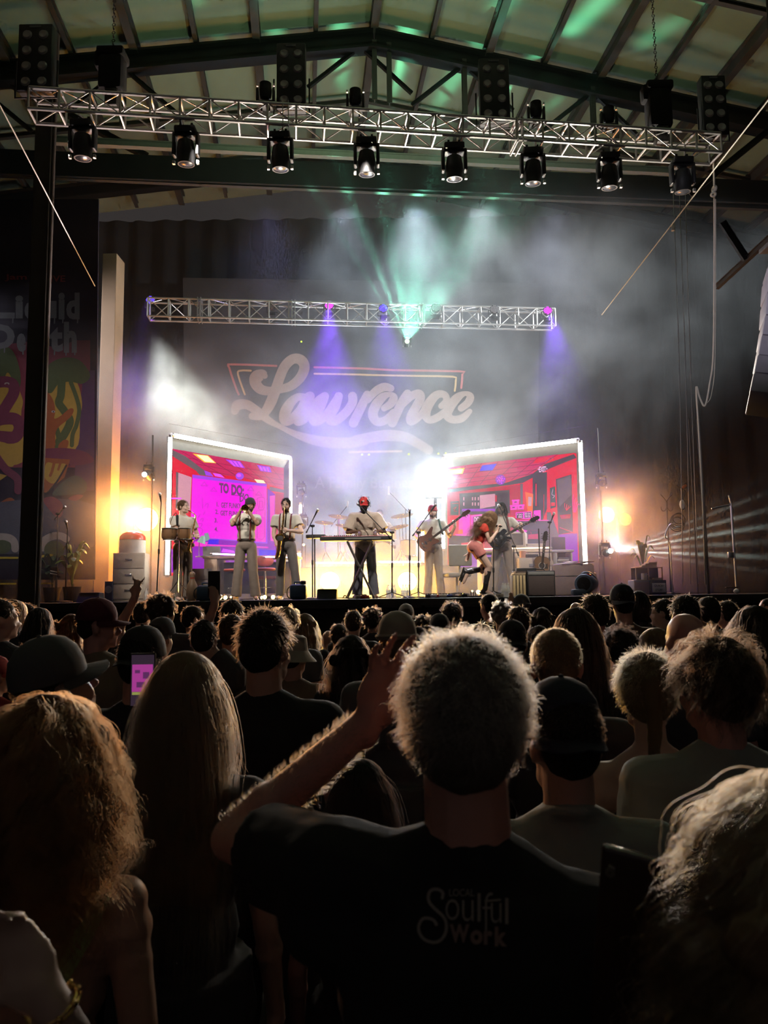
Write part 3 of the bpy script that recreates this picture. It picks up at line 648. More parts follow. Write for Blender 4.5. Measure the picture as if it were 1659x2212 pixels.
for cx_, cy__ in ((482,570),(602,640),(1078,630),(1180,692)): lo((cx_-42,cy__+18),(cx_-20,cy__-5),(cx_,cy__-32),(cx_+18,cy__-5),(cx_+40,cy__+24),(cx_,cy__+16))
lo((1160,750),(1250,745),(1245,880),(1215,895),(1180,885),k=2); lo((1150,910),(1260,905),(1250,1250),(1220,1275),(1160,1260),k=1); lo((1185,785),(1225,785),(1225,870),(1190,870),k=1)
lo((490,850),(510,815),(535,825),(520,870),closed=False,k=2); lo((430,1040),(450,1005),(470,1015),(455,1050),closed=False,k=2); lo((400,1000),(430,950),closed=False,k=2); lo((470,960),(490,920),closed=False,k=2); lo((455,750),(460,880),closed=False,k=2)
lo((360,1090),(400,1130),(440,1110),(450,1070),k=2); lo((385,1130),(455,1140),(450,1200),(410,1225),(380,1200),k=2)
G.build(SCM, S1, SN)
tube(PY(372, 940, 14.92), PY(626, 989, 17.42), .045, 'white LED tube along top of left screen')
tube(PY(368, 942, 14.90), PY(361, 1245, 14.90), .040, 'tall white LED tube down the outer side of left screen')
tube(PY(628, 992, 17.4), PY(628, 1240, 17.4), .034, 'white LED tube down the inner side of left screen')
tube(PY(651, 1088, 17.9), PY(650, 1112, 17.9), .05, 'short white LED tube stub behind left screen', group=None); tube(PY(645, 1192, 17.0), PY(645, 1246, 17.0), .05, 'short upright tube low beside saxophone player at left riser', group=None)
S2 = screen('right LED screen showing a red office with EXIT sign', spr, [(957,985),(1254,951),(1266,1222),(958,1240)])
G = Art(lambda x, y, l: spr.hit(x, y, l)); G.lift = 0
def ZC(*p): return [(950 + a[0]/5.184, 960 + a[1]/5.184) for a in p]
Pc('red', (80,260),(1500,95),(1530,100),(1560,1330),(90,1380)); Pc('rosy', (80,260),(470,210),(1100,140),(1320,110),(1030,330),(740,420),(330,470),(100,490))
for a, b in (((290,240),(130,470)),((470,210),(300,470)),((650,200),(450,450)),((860,180),(620,420)),((1100,145),(800,400)),((1320,110),(960,350))): G.line('grid', ZC(a, b), .9)
for a, b in (((100,350),(1180,215)),((90,410),(1100,280)),((80,300),(1280,150)),((90,455),(1040,330))): G.line('grid', ZC(a, b), .9)
Pc('dgrey', (100,500),(330,470),(740,430),(1040,330),(1180,220),(1500,110),(1530,150),(1230,270),(930,430),(780,455),(330,515),(100,540))
Pc('red2', (100,540),(330,510),(900,450),(900,800),(100,800)); Pc('grey', (900,440),(930,440),(930,770),(905,770)); Pc('dgrey', (1040,330),(1200,310),(1200,720),(1150,850),(1040,850)); Pc('red', (940,440),(1040,400),(1040,560),(960,530),(940,760)); Pc('orange', (955,530),(1045,555),(1040,770),(985,770)); Pc('haze', (990,585),(1030,590),(1025,690),(990,690)); Pc('dark', (1060,430),(1090,430),(1110,700),(1070,700)); Pc('red', (1072,440),(1084,440),(1084,690),(1072,690))
G.line('red', ZC((1165,560),(1165,850)), 1.2)
Pc('gold', (105,280),(280,262),(255,330),(105,338)); Pc('yel', (112,290),(262,274),(242,322),(112,328)); Pc('blue', (475,235),(640,215),(590,290),(445,298)); Pc('red', (1080,160),(1260,135),(1180,190),(1040,215))
G.oval('purp', *ZC((680,395))[0], 11, 11); [G.oval('lil' if i % 2 else 'pink', ZC((680,395))[0][0] + 7*cos(i*2.4)*(.3+i/14), ZC((680,395))[0][1] + 7*sin(i*2.4)*(.3+i/14), 1.6, 1.6, 6) for i in range(14)]
Pc('dgrey', (220,550),(780,510),(785,770),(225,790)); Pc('dark', (245,580),(445,570),(440,720),(248,720)); Pc('haze', (447,570),(620,552),(620,690),(450,720)); Pc('dark', (640,550),(760,535),(765,700),(640,710)); [Pc('haze', (x,y),(x+14,y-1),(x+14,y+36),(x,y+36)) for x in (262,360,390,425) for y in (590,650)]; Pc('red2', (618,570),(640,568),(640,640),(618,645)); Pc('purp', (248,722),(620,720),(620,750),(248,750))
Pc('green', (120,640),(215,635),(210,790),(120,790)); G.line('red', ZC((135,662),(210,658)), 1); lo2 = G.stroke('red', ZC((150,720),(185,700),(160,740),(190,750)), .8)
Pc('dgrey', (1300,390),(1475,335),(1490,980),(1330,1010)); Pc('grey', (1310,400),(1465,350),(1475,560),(1340,700)); Pc('green', (1232,490),(1290,470),(1300,700),(1240,720)); Pc('red', (1245,650),(1290,650),(1290,690),(1245,690)); G.stroke('pinkw', ZC((1268,500),(1255,560),(1285,575),(1265,600)), .8)
[G.stroke('pink', ZC((1500+i*6,760),(1490+i*20,640+i*10),(1500+i*22,560+i*40)), .8) for i in range(4)]; [G.stroke('red', ZC((1420,740),(1400+i*20,700),(1400+i*22,660+i*12)), 1.4) for i in range(4)]
Pc('dgrey', (1330,770),(1480,760),(1490,850),(1330,860)); Pc('red2', (1340,790),(1470,780),(1460,830),(1360,835)); Pc('grey', (1200,760),(1240,760),(1330,1010),(1320,1200),(1200,1200)); Pc('purp', (1330,1010),(1540,990),(1550,1330),(1330,1330)); G.line('rosy', ZC((1340,930),(1480,980)), 2); [G.line('red', ZC((1500+i*14,1000),(1510+i*18,880)), 2) for i in range(3)]
a, c_ = ZC((1112, 248), (1190, 312)); G.text('pinkw', 'EXIT', a[0], a[1], c_[0], c_[1], .03, 0, -.05); G.poly('pinkw', ZC((1108,268),(1096,280),(1108,292))); G.poly('pinkw', ZC((1194,262),(1208,272),(1194,284)))
for x0, y0 in ((810,620),(788,680),(866,675)): Pc('pink', (x0,y0),(x0+78,y0-5),(x0+76,y0+52),(x0+4,y0+56)); Pc('mag2', (x0-4,y0),(x0+82,y0-5),(x0+82,y0+12),(x0-4,y0+16)); Pc('dark', (x0+25,y0+22),(x0+52,y0+20),(x0+52,y0+30),(x0+25,y0+32))
Pc('rosy', (800,740),(960,735),(960,770),(800,800)); Pc('mag2', (850,762),(1030,748),(1035,830),(850,850)); Pc('dark', (860,772),(930,766),(930,826),(862,832)); Pc('dark', (948,762),(1020,756),(1022,820),(950,826)); 
for w_, x0, y0, x1, y1 in (('F DO', 866, 776, 925, 796), ('DO', 880, 800, 922, 822), ('DO DO', 952, 764, 1018, 788), ('DO DO', 956, 792, 1016, 818)):
    a, c_ = ZC((x0, y0), (x1, y1)); G.text('pinkw', w_, a[0], a[1], c_[0], c_[1], .05)
Pc('pink', (1050,740),(1130,735),(1130,845),(1105,850),(1105,755)); Pc('mag2', (1050,745),(1104,742),(1104,850),(1050,850)); Pc('red2', (820,820),(990,840),(990,855),(820,850)); Pc('pink', (830,850),(1220,845),(1220,855),(830,860)); Pc('dgrey', (830,860),(1220,856),(1220,1180),(830,1180)); Pc('mag2', (860,945),(985,962),(970,982),(860,975)); Pc('rosy', (990,1010),(1100,1000),(1100,1060),(990,1060)); G.line('grid', ZC((950,900),(1000,890)), 2); G.line('grid', ZC((960,960),(1110,965)), 1.4); G.stroke('rosy', ZC((1020,980),(1020,1030),(980,1060)), 1.2); G.stroke('rosy', ZC((1020,1030),(1100,1050)), 1.2)
Pc('pink', (215,820),(330,780),(335,990),(255,1000),(210,990)); Pc('mag2', (250,810),(340,785),(340,990),(260,1000)); Pc('pink', (345,795),(470,780),(470,1000),(350,1000)); Pc('dark', (375,812),(460,800),(460,960),(380,965)); a, c_ = ZC((382, 812), (445, 868)); G.text('pinkw', 'DO', a[0], a[1], c_[0], c_[1], .05)
Pc('pink', (165,1005),(480,985),(470,1010),(330,1035),(290,1040),(240,1025),(190,1025)); Pc('orange', (210,960),(255,950),(260,1000),(205,1005)); Pc('red', (240,1100),(330,1090),(325,1145),(245,1150)); Pc('dark', (100,1020),(480,1030),(480,1180),(100,1190)); Pc('red', (240,1105),(330,1095),(325,1145),(245,1150)); Pc('purp', (100,1190),(900,1180),(1340,1200),(1340,1340),(100,1380)); Pc('red2', (500,820),(830,820),(830,1180),(500,1180))
G.build(SCM, S2, SN)
tube(PY(961, 986, 17.32), PY(1249, 951, 15.84), .045, 'white LED tube along top of right screen')
tube(PY(1253, 954, 15.8), PY(1265, 1222, 15.8), .045, 'tall white LED tube down the outer side of right screen')
tube(PY(958, 990, 17.3), PY(958, 1188, 17.3), .038, 'white LED tube down the inner side of right screen')
tube(PY(912, 1078, 17.6), PY(914, 1218, 17.4), .034, 'upright white LED tube behind bass player, left of right screen', tube_v, None)
for x0, x1, y, lb in ((683, 790, 1216, 'lilac LED tube along the riser edge left of keyboard player'), (818, 912, 1214, 'lilac LED tube along the riser edge right of keyboard player')):
    tube(PY(x0, y, 16.45), PY(x1, y, 16.45), .018, lb, tube_p, None)
# header wire above each screen
cable('edge_wire', 'thin white wire strung above the left screen', [PY(365, 915, 15.2), PY(630, 965, 17.7)], .003, m_steel, k=0); cable('edge_wire', 'thin wire strung above the right screen', [PY(985, 965, 17.6), PY(1262, 920, 16.0)], .003, m_steel, k=0)
# ---------------------------------------------------------------- lamps on the back truss
def par_head(px, py, Y, label, col=None, s=1.0, st=3.0):
    c = PY(px, py, Y); t = thing('par_head', label, 'stage light', c, 0, 'round LED heads along the back truss', s)
    MB().lathe([(.02,.16),(.07,.14),(.105,.04),(.11,-.0),(.10,-.01)], (0,0,0), (0,1,0), 18).build('head', m_dk, t)
    mb = MB(); k = 0
    for i in range(-3, 4):
        for j in range(-3, 4):
            x = (i + (j % 2)*.5)*.03; z_ = j*.027
            if x*x + z_*z_ < .0085: mb.ell((x, -.012, z_), (.0125,.008,.0125), None, 8, 4)
    mb.build('lens_cluster', emis('lens_' + str(col), col, st) if col else mat('lens_idle', (.45,.42,.45), .2, .2), t)
    MB().tube([(-.13,.05,0),(-.13,.05,-.16),(.13,.05,-.16),(.13,.05,0)], .012, 6).build('yoke', m_dk, t)
    MB().bbox((0,.05,-.2), (.16,.12,.08), .01).build('base', m_dk, t)
    return t
for px, py, c_, lb in ((325,648,(.10,.05,1),'blue lit round lamp at the left end of the back truss'), (456,653,None,'unlit round lamp, second from left on back truss'), (588,659,None,'unlit round lamp left of the bright purple lamp'), (711,660,(.75,.05,.85),'bright magenta-purple round lamp on the middle of back truss'), (828,666,(.08,.03,.8),'small deep blue round lamp on back truss'), (942,664,None,'unlit round lamp in the green rays on back truss'), (1068,668,None,'unlit faint round lamp in smoke, right part of back truss'), (1183,671,(.55,.03,.65),'purple round lamp at the right end of the back truss')):
    par_head(px, py, 17.0, lb, c_)
t = moving_head(PY(879, 724, 17.75), 0, .3, 'small lamp throwing green rays upward under back truss', 'beam_lamp', .55, lens=None); MB().ell((0, -.16, -.33), (.09,.05,.09)).build('lit_lens', emis('greenwhite', (.5,1,.35), 18), t)
# ---------------------------------------------------------------- haze
hz = MB().box((.5, 16.7, 6.6), (18.4, 7.9, 9.7)).build('stage_haze', None, None, False)
hm = bpy.data.materials.new('haze'); hm.use_nodes = True; nt = hm.node_tree; [nt.nodes.remove(x) for x in list(nt.nodes)]
out = nt.nodes.new('ShaderNodeOutputMaterial'); vs = nt.nodes.new('ShaderNodeVolumeScatter'); nt.links.new(vs.outputs[0], out.inputs['Volume'])
vs.inputs['Color'].default_value = (.94,.95,1,1); vs.inputs['Anisotropy'].default_value = .25
tc = nt.nodes.new('ShaderNodeTexCoord'); no = nt.nodes.new('ShaderNodeTexNoise'); no.inputs['Scale'].default_value = .55; no.inputs['Detail'].default_value = 3; no.inputs['Roughness'].default_value = .62; no.inputs['Distortion'].default_value = .7
nt.links.new(tc.outputs['Object'], no.inputs['Vector'])
def MA(op, a, b=None, c=None):
    x = nt.nodes.new('ShaderNodeMath'); x.operation = op
    for i, v in enumerate((a, b, c)):
        if v is None: continue
        if isinstance(v, (int, float)): x.inputs[i].default_value = v
        else: nt.links.new(v, x.inputs[i])
    return x.outputs[0]
mrn = nt.nodes.new('ShaderNodeMapRange'); mrn.interpolation_type = 'SMOOTHSTEP'; nt.links.new(no.outputs['Fac'], mrn.inputs['Value']); mrn.inputs['From Min'].default_value = .38; mrn.inputs['From Max'].default_value = .72; mrn.inputs['To Min'].default_value = .12; mrn.inputs['To Max'].default_value = 1.0
def gauss(c, s):
    v = nt.nodes.new('ShaderNodeVectorMath'); v.operation = 'SUBTRACT'; nt.links.new(tc.outputs['Object'], v.inputs[0]); v.inputs[1].default_value = c
    w = nt.nodes.new('ShaderNodeVectorMath'); w.operation = 'DIVIDE'; nt.links.new(v.outputs[0], w.inputs[0]); w.inputs[1].default_value = s
    d = nt.nodes.new('ShaderNodeVectorMath'); d.operation = 'DOT_PRODUCT'; nt.links.new(w.outputs[0], d.inputs[0]); nt.links.new(w.outputs[0], d.inputs[1])
    return MA('POWER', 2.718, MA('MULTIPLY', d.outputs['Value'], -1.0))
def PT(px, py, Y): return tuple(PY(px, py, Y))
blobs = [(PT(820, 1050, 18), (2.6, 2.0, 1.4), .70), (PT(1010, 640, 17.5), (3.2, 3, 2.6), .20), (PT(395, 885, 16.6), (1.4, 1.6, .62), .75),
         (PT(250, 1170, 16.0), (1.5, 1.8, 1.1), .75), (PT(1345, 1180, 15.4), (1.9, 1.8, 1.0), .40), (PT(790, 1262, 15.8), (3.6, 1.4, .55), .75), (PT(760, 900, 17), (3.4, 1.6, 1.0), .20)]
acc = None
for c_, s_, a in blobs:
    g_ = MA('MULTIPLY', gauss(c_, s_), a); acc = g_ if acc is None else MA('ADD', acc, g_)
acc = MA('ADD', acc, .007)
nt.links.new(MA('MULTIPLY', MA('MULTIPLY', acc, mrn.outputs[0]), 1.0), vs.inputs['Density'])
hm.cycles.volume_step_rate = 1.0
hz.data.materials.clear(); hz.data.materials.append(hm); tag(hz, 'drifting grey stage smoke filling the air above and behind the players', 'smoke', None, 'stuff')

# ================================================================ stage props and instruments
m_beige = mat('beige_cabinet', (.50,.42,.33), .55); m_beige2 = mat('beige_plastic', (.55,.46,.36), .5); m_redp = mat('red_button', (.55,.02,.015), .25); m_chrome = mat('chrome', (.75,.74,.72), .15, 1.0, var=0)
m_brass = mat('brass', (.85,.55,.18), .22, 1.0, var=.05); m_wood = mat('desk_wood', (.42,.30,.19), .5, var=.2); m_rub = mat('rubber_black', (.012,.012,.013), .7); m_silver = mat('silver', (.6,.6,.6), .3, .9)
m_seat = mat('stool_red', (.42,.07,.035), .5); m_gplast = mat('grey_plastic', (.22,.22,.21), .6); m_blue = mat('blue_plastic', (.03,.065,.11), .45); m_paper = mat('paper', (.7,.68,.62), .8); m_leaf = mat('leaf_green', (.13,.22,.05), .6, var=.35, scale=9); m_leafd = mat('leaf_dark', (.02,.04,.015), .6, var=.3)
SZ = STAGE_Z
def G_(px, Y): return V((PY(px, 1290, Y).x, Y, SZ))
V = Vector
# filing cabinet with the red button on top
x0 = PY(243, 1200, 14.6).x; x1 = PY(315, 1200, 14.6).x; ht = PY(280, 1195, 14.6).z - SZ; w = x1 - x0
t = thing('filing_cabinet', 'beige two-column-high metal filing cabinet carrying the red dome button', 'filing cabinet', ((x0+x1)/2, 14.75, SZ), .12)
MB().bbox((0,0,ht/2), (w*.92,.5,ht), .01).build('body', m_beige, t)
for i in range(3):
    zc = ht*(.83 - i*.315); d = MB().bbox((0,-.258,zc), (w*.86,.02,ht*.295), .006).build('drawer', m_beige, t); MB().bbox((0,-.285,zc+.03), (.13,.02,.03), .006).build('handle', m_chrome, d)
t2 = thing('push_button', 'big red dome push button on white drum, on top of filing cabinet', 'button', ((x0+x1)/2+.01, 14.75, SZ+ht), 0)
MB().lathe([(.245,0),(.245,.25),(.22,.26),(.001,.26)], n=32).build('drum_base', mat('white_base', (.6,.55,.5), .5), t2)
MB().lathe([(.245,.26),(.235,.33),(.19,.385),(.11,.42),(.001,.435)], n=32).build('dome', m_redp, t2)
def box_thing(name, label, cat, px0, px1, py0, py1, Y, d, m, bev=.01, group=None, z0=None):
    a = PY(px0, py0, Y); b = PY(px1, py1, Y); zb = SZ if z0 is None else z0; t = thing(name, label, cat, ((a.x+b.x)/2, Y + d/2, zb), 0, group)
    w, h = abs(b.x-a.x), a.z - zb; MB().bbox((0,0,h/2), (w, d, h), bev).build('body', m, t); return t, w, h
t, w, h = box_thing('speaker_box', 'small black speaker box on the floor left of the filing cabinet', 'speaker', 226, 242, 1256, 1300, 14.4, .3, m_rub); MB().lathe([(.07,0),(.06,-.01),(.02,-.02),(.001,-.015)], (0,-.152,h*.6), (0,-1,0)).build('cone', m_gplast, t)
# desks
def desk(px0, px1, pyt, Y, d, label, m=m_wood, knee=None):
    a = PY(px0, pyt, Y); b = PY(px1, pyt, Y); h = a.z - SZ; w = b.x - a.x; t = thing('desk', label, 'desk', ((a.x+b.x)/2, Y + d/2, SZ))
    MB().bbox((0,0,h-.02), (w+.06, d+.04, .045), .01).build('desktop', m, t)
    k0, k1 = knee or (.25, .9)
    for (u, v) in ((0, k0), (k1, 1)):
        if v - u < .04: MB().bbox((-w/2 + w*(u+v)/2, 0, (h-.05)/2), (w*(v-u), d, h-.05), .006).build('side_panel', m, t); continue
        p = MB().bbox((-w/2 + w*(u+v)/2, 0, (h-.05)/2), (w*(v-u), d, h-.05), .006).build('pedestal', m, t)
        for i in range(3): q = MB().bbox((-w/2 + w*(u+v)/2, -d/2-.008, (h-.05)*(.83-.31*i)), (w*(v-u)*.88, .02, (h-.05)*.27), .005).build('drawer', m, p)
    MB().bbox((-w/2 + w*(k0+k1)/2, d*.3, (h-.05)*.55), (w*(k1-k0), .02, (h-.1)*.85), .003).build('modesty_panel', mat('desk_dark', (.03,.028,.03), .7), t)
    return t, V(((a.x+b.x)/2, Y + d/2, SZ + h)), w
D1, d1, w1 = desk(441, 640, 1202, 14.7, .8, 'long wooden office desk in front of the left LED screen', knee=(.14, .93))
D2, d2, w2 = desk(1040, 1205, 1190, 15.2, .8, 'office desk in front of the right LED screen, behind guitarist', m_beige2, (.06, .34))
D3, d3, w3 = desk(1199, 1236, 1188, 15.0, .6, 'short pale-sided cabinet desk at the right end of office desk', mat('desk_pale', (.5,.5,.5), .4), (.1, .9))
# things on the desks
def on(d, w, fx, fy, dd=.8): return V((d.x - w/2 + w*fx, d.y - dd/2 + dd*fy, d.z + .003))
def crt(loc, rz, label, s=1.0):
    t = thing('desktop_computer', label, 'computer', loc, rz, None, s); MB().bbox((0,.05,.20), (.40,.34,.36), .03).build('case', m_beige2, t); MB().bbox((0,-.128,.23), (.30,.01,.23), .012).build('screen_glass', mat('crt_glass', (.10,.085,.07), .12, spec=1), t)
    MB().bbox((.08,-.125,.06), (.14,.01,.012), .003).build('disk_slot', m_rub, t); MB().bbox((0,0,.01), (.34,.3,.02), .005).build('foot', m_beige2, t); return t
crt((PY(1116, 1190, 15.5).x, 15.5, d2.z+.003), -.3, 'old beige all-in-one computer on the right desk')
t = thing('office_phone_base', 'flat beige keyboard tray unit stacked on right desk', 'office tray', (PY(1150, 1180, 15.55).x, 15.5, d2.z+.003), .1); MB().bbox((0,0,.045), (.42,.3,.09), .01).build('lower_unit', m_beige2, t); MB().bbox((.02,0,.115), (.34,.26,.05), .01).build('upper_unit', m_beige2, t)
tube(PY(1040, 1186, 15.15), PY(1190, 1183, 15.15), .012, 'warm glowing strip along the front edge of the right desk', emis('tube_warm', (1,.68,.32), 5), None); tube(PY(456, 1196, 14.62), PY(525, 1199, 14.62), .014, 'lilac strip along the front edge of the left desk, left part', tube_p, None); tube(PY(570, 1203, 14.62), PY(624, 1204, 14.62), .012, 'lilac strip along the left desk edge, right part', tube_p, None)
t = thing('table_lamp', 'small mint desk lamp on the left desk beside bongos', 'lamp', (PY(430, 1196, 15.0).x, 15.0, d1.z+.003)); MB().lathe([(.07,0),(.07,.015),(.001,.02)]).build('base', m_beige2, t); MB().tube([(0,0,.01),(0,0,.33),(.06,0,.40)], .008).build('arm', m_silver, t); MB().lathe([(.02,.0),(.045,-.03),(.085,-.15),(.08,-.15),(.04,-.03)], (.08,0,.42), (0.3,0,1)).build('lamp_shade', mat('mint', (.22,.42,.34), .5), t)
t = thing('laptop', 'closed-angle grey laptop on left desk between first two players', 'laptop', (PY(455, 1196, 15.0).x, 15.0, d1.z+.003), .1); MB().bbox((0,0,.01), (.34,.24,.02), .005).build('keyboard_deck', m_gplast, t); MB().bbox((0,.15,.11), (.34,.015,.22), .005, Rot_ := Matrix.Rotation(.35, 3, 'X')).build('lid', m_gplast, t)
for i, (fx, lb) in enumerate(((.36, 'white paper sheet lying on the left desk near the lamp'), (.52, 'white paper sheets mid left desk behind trumpeter'))):
    tag(MB().bbox(on(d1, w1, fx, .45) + V((0,0,.004)), (.24,.3,.008), .002, .3+i).build('paper', m_paper), lb, 'paper')
t = thing('filing_cabinet', 'dark grey low pedestal drawers left of the left desk', 'filing cabinet', (PY(432, 1290, 14.5).x, 14.75, SZ)); MB().bbox((0,0,.3), (.34,.45,.6), .01).build('body', mat('ped_dark', (.10,.085,.08), .6), t); [MB().bbox((0,-.232,.48-i*.19), (.31,.015,.17), .004).build('drawer', mat('ped_dark', (.1,.085,.08), .6), t) for i in range(3)]
# beige drawer unit + mug + label box right
t, w, h = box_thing('drawer_unit', 'beige metal drawer unit in front of right desk holding a mug', 'cabinet', 1121, 1168, 1205, 1290, 14.75, .4, m_beige); q = MB().bbox((0,-.207,h*.78), (w*.92,.014,h*.34), .005).build('drawer', m_beige, t); MB().bbox((w*.1,-.22,h*.8), (.10,.012,.06), .004).build('handle', m_gplast, q); q = MB().bbox((0,-.207,h*.36), (w*.92,.014,h*.42), .005).build('drawer', m_beige, t)
def mug(loc, label, m, s=1.0, rz=0):
    t = thing('mug', label, 'mug', loc, rz, None, s); MB().lathe([(.0005,.0),(.045,.0),(.047,.01),(.047,.105),(.042,.105),(.042,.015),(.0005,.012)], n=20).build('cup', m, t); MB().torus((.055,0,.055), .028, .007, (0,1,0), 16, 6).build('handle', m, t); return t
mug((PY(1128, 1200, 14.9).x, 14.85, SZ+h), 'oversized pink-tan mug on the beige drawer unit', mat('mug_pink', (.55,.27,.2), .4), 1.3)
tag(MB().bbox((PY(1148, 1210, 14.9).x, 14.9, SZ+h+.035), (.24,.2,.07), .01).build('black_box', m_rub), 'flat black box on beige drawer unit beside mug', 'box')
# stools
def stool(px, pyseat, Y, label):
    z = PY(px, pyseat, Y).z - SZ; t = thing('bar_stool', label, 'stool', G_(px, Y)); MB().lathe([(.001,-.05),(.18,-.05),(.20,-.03),(.20,-.01),(.18,.0),(.001,.0)], (0,0,z), (0,0,1), 24).build('seat', m_seat, t)
    MB().lathe([(.001,0),(.17,0),(.17,.012),(.06,.03),(.025,.06),(.025,z*.5),(.02,z-.05),(.001,z-.05)], n=18).build('pedestal', m_chrome, t); MB().torus((0,0,z*.38), .12, .01, (0,0,1), 20, 6).build('foot_ring', m_chrome, t); return t
stool(506, 1229, 14.3, 'red round bar stool half hidden behind the trumpeter at his left'); stool(572, 1227, 14.4, 'red round bar stool with chrome pedestal between trumpeter and saxophonist')
MB_ = MB().ell(PY(572, 1212, 14.65), (.17,.05,.10)); o = MB_.build('chair_back', m_seat); tag(o, 'red-brown rounded chair back standing behind the two stools', 'chair'); 
p = PY(572, 1212, 14.65); o2 = thing('desk_chair', 'red-brown desk chair behind the red stools', 'chair', G_(572, 14.68)); bpy.data.objects.remove(o); MB().ell((0,.0,p.z-SZ), (.17,.045,.11)).build('backrest', m_seat, o2); MB().bbox((0,.16,.42), (.36,.3,.06), .02).build('seat', m_seat, o2); MB().tube([(0,.0,p.z-SZ-.05),(0,.08,.42)], .015).build('back_post', m_chrome, o2); MB().tube([(0,.16,.4),(0,.16,.05)], .02).build('column', m_chrome, o2)
mb = MB(); [mb.tube([(0,.16,.06),(.2*cos(a),.16+.2*sin(a),.03)], .012) for a in np.arange(0, 6.2, 1.257)]; mb.build('star_base', m_rub, o2)
# grey office chair right
t = thing('desk_chair', 'pale grey office chair with its back turned, between bassist and singer', 'chair', G_(996, 14.5), .2); z = PY(978, 1187, 14.6).z - SZ
MB().bbox((0,0,z-.12), (.46,.06,.40), .03).build('backrest', mat('chair_grey', (.15,.14,.115), .7), t); MB().bbox((0,.24,.42), (.46,.42,.08), .03).build('seat', mat('chair_grey', (.15,.14,.115), .7), t); MB().tube([(0,.03,z-.2),(0,.08,.42),(0,.24,.40)], .02).build('back_post', m_gplast, t); MB().tube([(0,.24,.4),(0,.24,.06)], .022).build('column', m_gplast, t)
mb = MB(); [mb.tube([(0,.24,.08),(.26*cos(a),.24+.26*sin(a),.05)], .014) for a in np.arange(.3, 6.4, 1.257)]; mb.build('star_base', m_rub, t); mb = MB(); [mb.ell((.26*cos(a),.24+.26*sin(a),.028), (.028,)*3) for a in np.arange(.3, 6.4, 1.257)]; mb.build('casters', m_rub, t)
# bowling pin, cans
t = thing('bowling_pin', 'large brown and cream bowling pin standing at stage edge', 'bowling pin', G_(415, 12.85)); MB().lathe([(.001,0),(.06,0),(.095,.10),(.10,.17),(.085,.26),(.045,.34),(.038,.38),(.048,.43),(.045,.46),(.02,.485),(.001,.49)], n=20).build('pin', mat('pin_brown', (.30,.19,.12), .4), t); MB().lathe([(.0405,.36),(.0390,.375),(.0395,.39)], n=20).build('stripe', m_redp, t)
def jug(px, py0, Y, w, label):
    h = PY(px, py0, Y).z - SZ; t = thing('water_container', label, 'container', G_(px, Y)); MB().bbox((0,0,h*.40), (w, .2, h*.80), .05).build('tank', m_blue, t)
    mb = MB(); mb.bbox((-w*.22,0,h*.83), (w*.1,.05,h*.14), .01); mb.bbox((w*.12,0,h*.83), (w*.1,.05,h*.14), .01); mb.bbox((-w*.05,0,h*.92), (w*.46,.05,h*.08), .012); mb.build('handle', m_blue, t); MB().lathe([(.045,0),(.045,.05),(.03,.06),(.001,.06)], (w*.28,0,h*.80), (0,0,1)).build('lid', m_rub, t)
    MB().tube(smooth_pts([(-w*.5,0,h*.7),(-w*.66,-.02,h*.5),(-w*.62,-.02,h*.15),(-w*.3,-.08,.012)], 6), .008).build('hose', m_rub, t); return t
jug(446, 1256, 12.75, .30, 'dark blue square canister on the stage edge behind raised phone'); jug(645, 1254, 12.75, .28, 'dark blue square canister right of saxophonist on stage edge')
# monitors, pedals
def wedge(px, Y, w, h, label, rz=0): t = thing('stage_monitor', label, 'speaker', G_(px, Y), rz); MB().prism([(-.2,0),(.2,0),(.13,h),(-.06,h)], -w/2, w/2, Matrix.Rotation(PI/2,4,'Z') @ Matrix.Rotation(PI/2,4,'X')).build('body', m_rub, t, False); MB().bbox((0,-.0,h+.005), (w*.9,.16,.01), .003).build('grille', m_gplast, t); return t
wedge(707, 12.75, .32, .16, 'low black wedge monitor left of keyboard stand'); wedge(196, 13.6, .36, .16, 'black wedge monitor beside potted plant at far left')
def pedal(px, Y, w, d, h, label, m, rz=0, kn=3, name='effect_pedal'):
    t = thing(name, label, 'effect pedal', G_(px, Y), rz, 'pedals at the stage edge'); MB().bbox((0,0,h/2), (w,d,h), .008).build('box', m, t)
    [MB().lathe([(.012,0),(.01,.02),(.001,.02)], (w*(-.3+.6*i/max(kn-1,1)), d*.2, h)).build('knob', m_rub, t) for i in range(kn)]; MB().lathe([(.018,0),(.016,.015),(.001,.015)], (0,-d*.25,h)).build('footswitch', m_chrome, t); return t
pm = [m_rub, m_silver, mat('pedal_red', (.35,.03,.02), .5), mat('pedal_cream', (.55,.5,.38), .5), mat('pedal_blue', (.04,.07,.25), .5)]
for i, (px, Y, lb) in enumerate(((925,12.9,'black pedal at the left end of bassist pedalboard'),(936,12.85,'silver pedal before the bassist left shoe'),(947,12.9,'red pedal between the bassist shoes'),(957,12.8,'cream pedal at the right of bassist pedals'),(968,12.85,'blue pedal beyond the bassist cream pedal'),(1000,12.75,'black pedal before the kicked boot of singer'),(775,12.75,'black sustain pedal under keyboard stand, left'),(788,12.7,'grey sustain pedal under the keyboard stand, right'),(1078,12.9,'small black pedal behind singer front boot'))): pedal(px, Y, .10, .12, .055, lb, pm[i % 5], .1*i)
def cab(label, pts, r=.008): cable('cable', label, [G_(a, b) + V((0,0,c)) for a, b, c in pts], r, m_rub)
cab('black cable looping on stage left of keyboard stand', [(740,12.8,.01),(745,12.7,.06),(752,12.65,.01),(765,12.75,.01),(800,12.6,.01)])
cab('black cable curling before the singer pedals', [(962,12.7,.01),(980,12.6,.03),(1005,12.7,.01),(1030,12.8,.02),(1055,12.6,.01)])
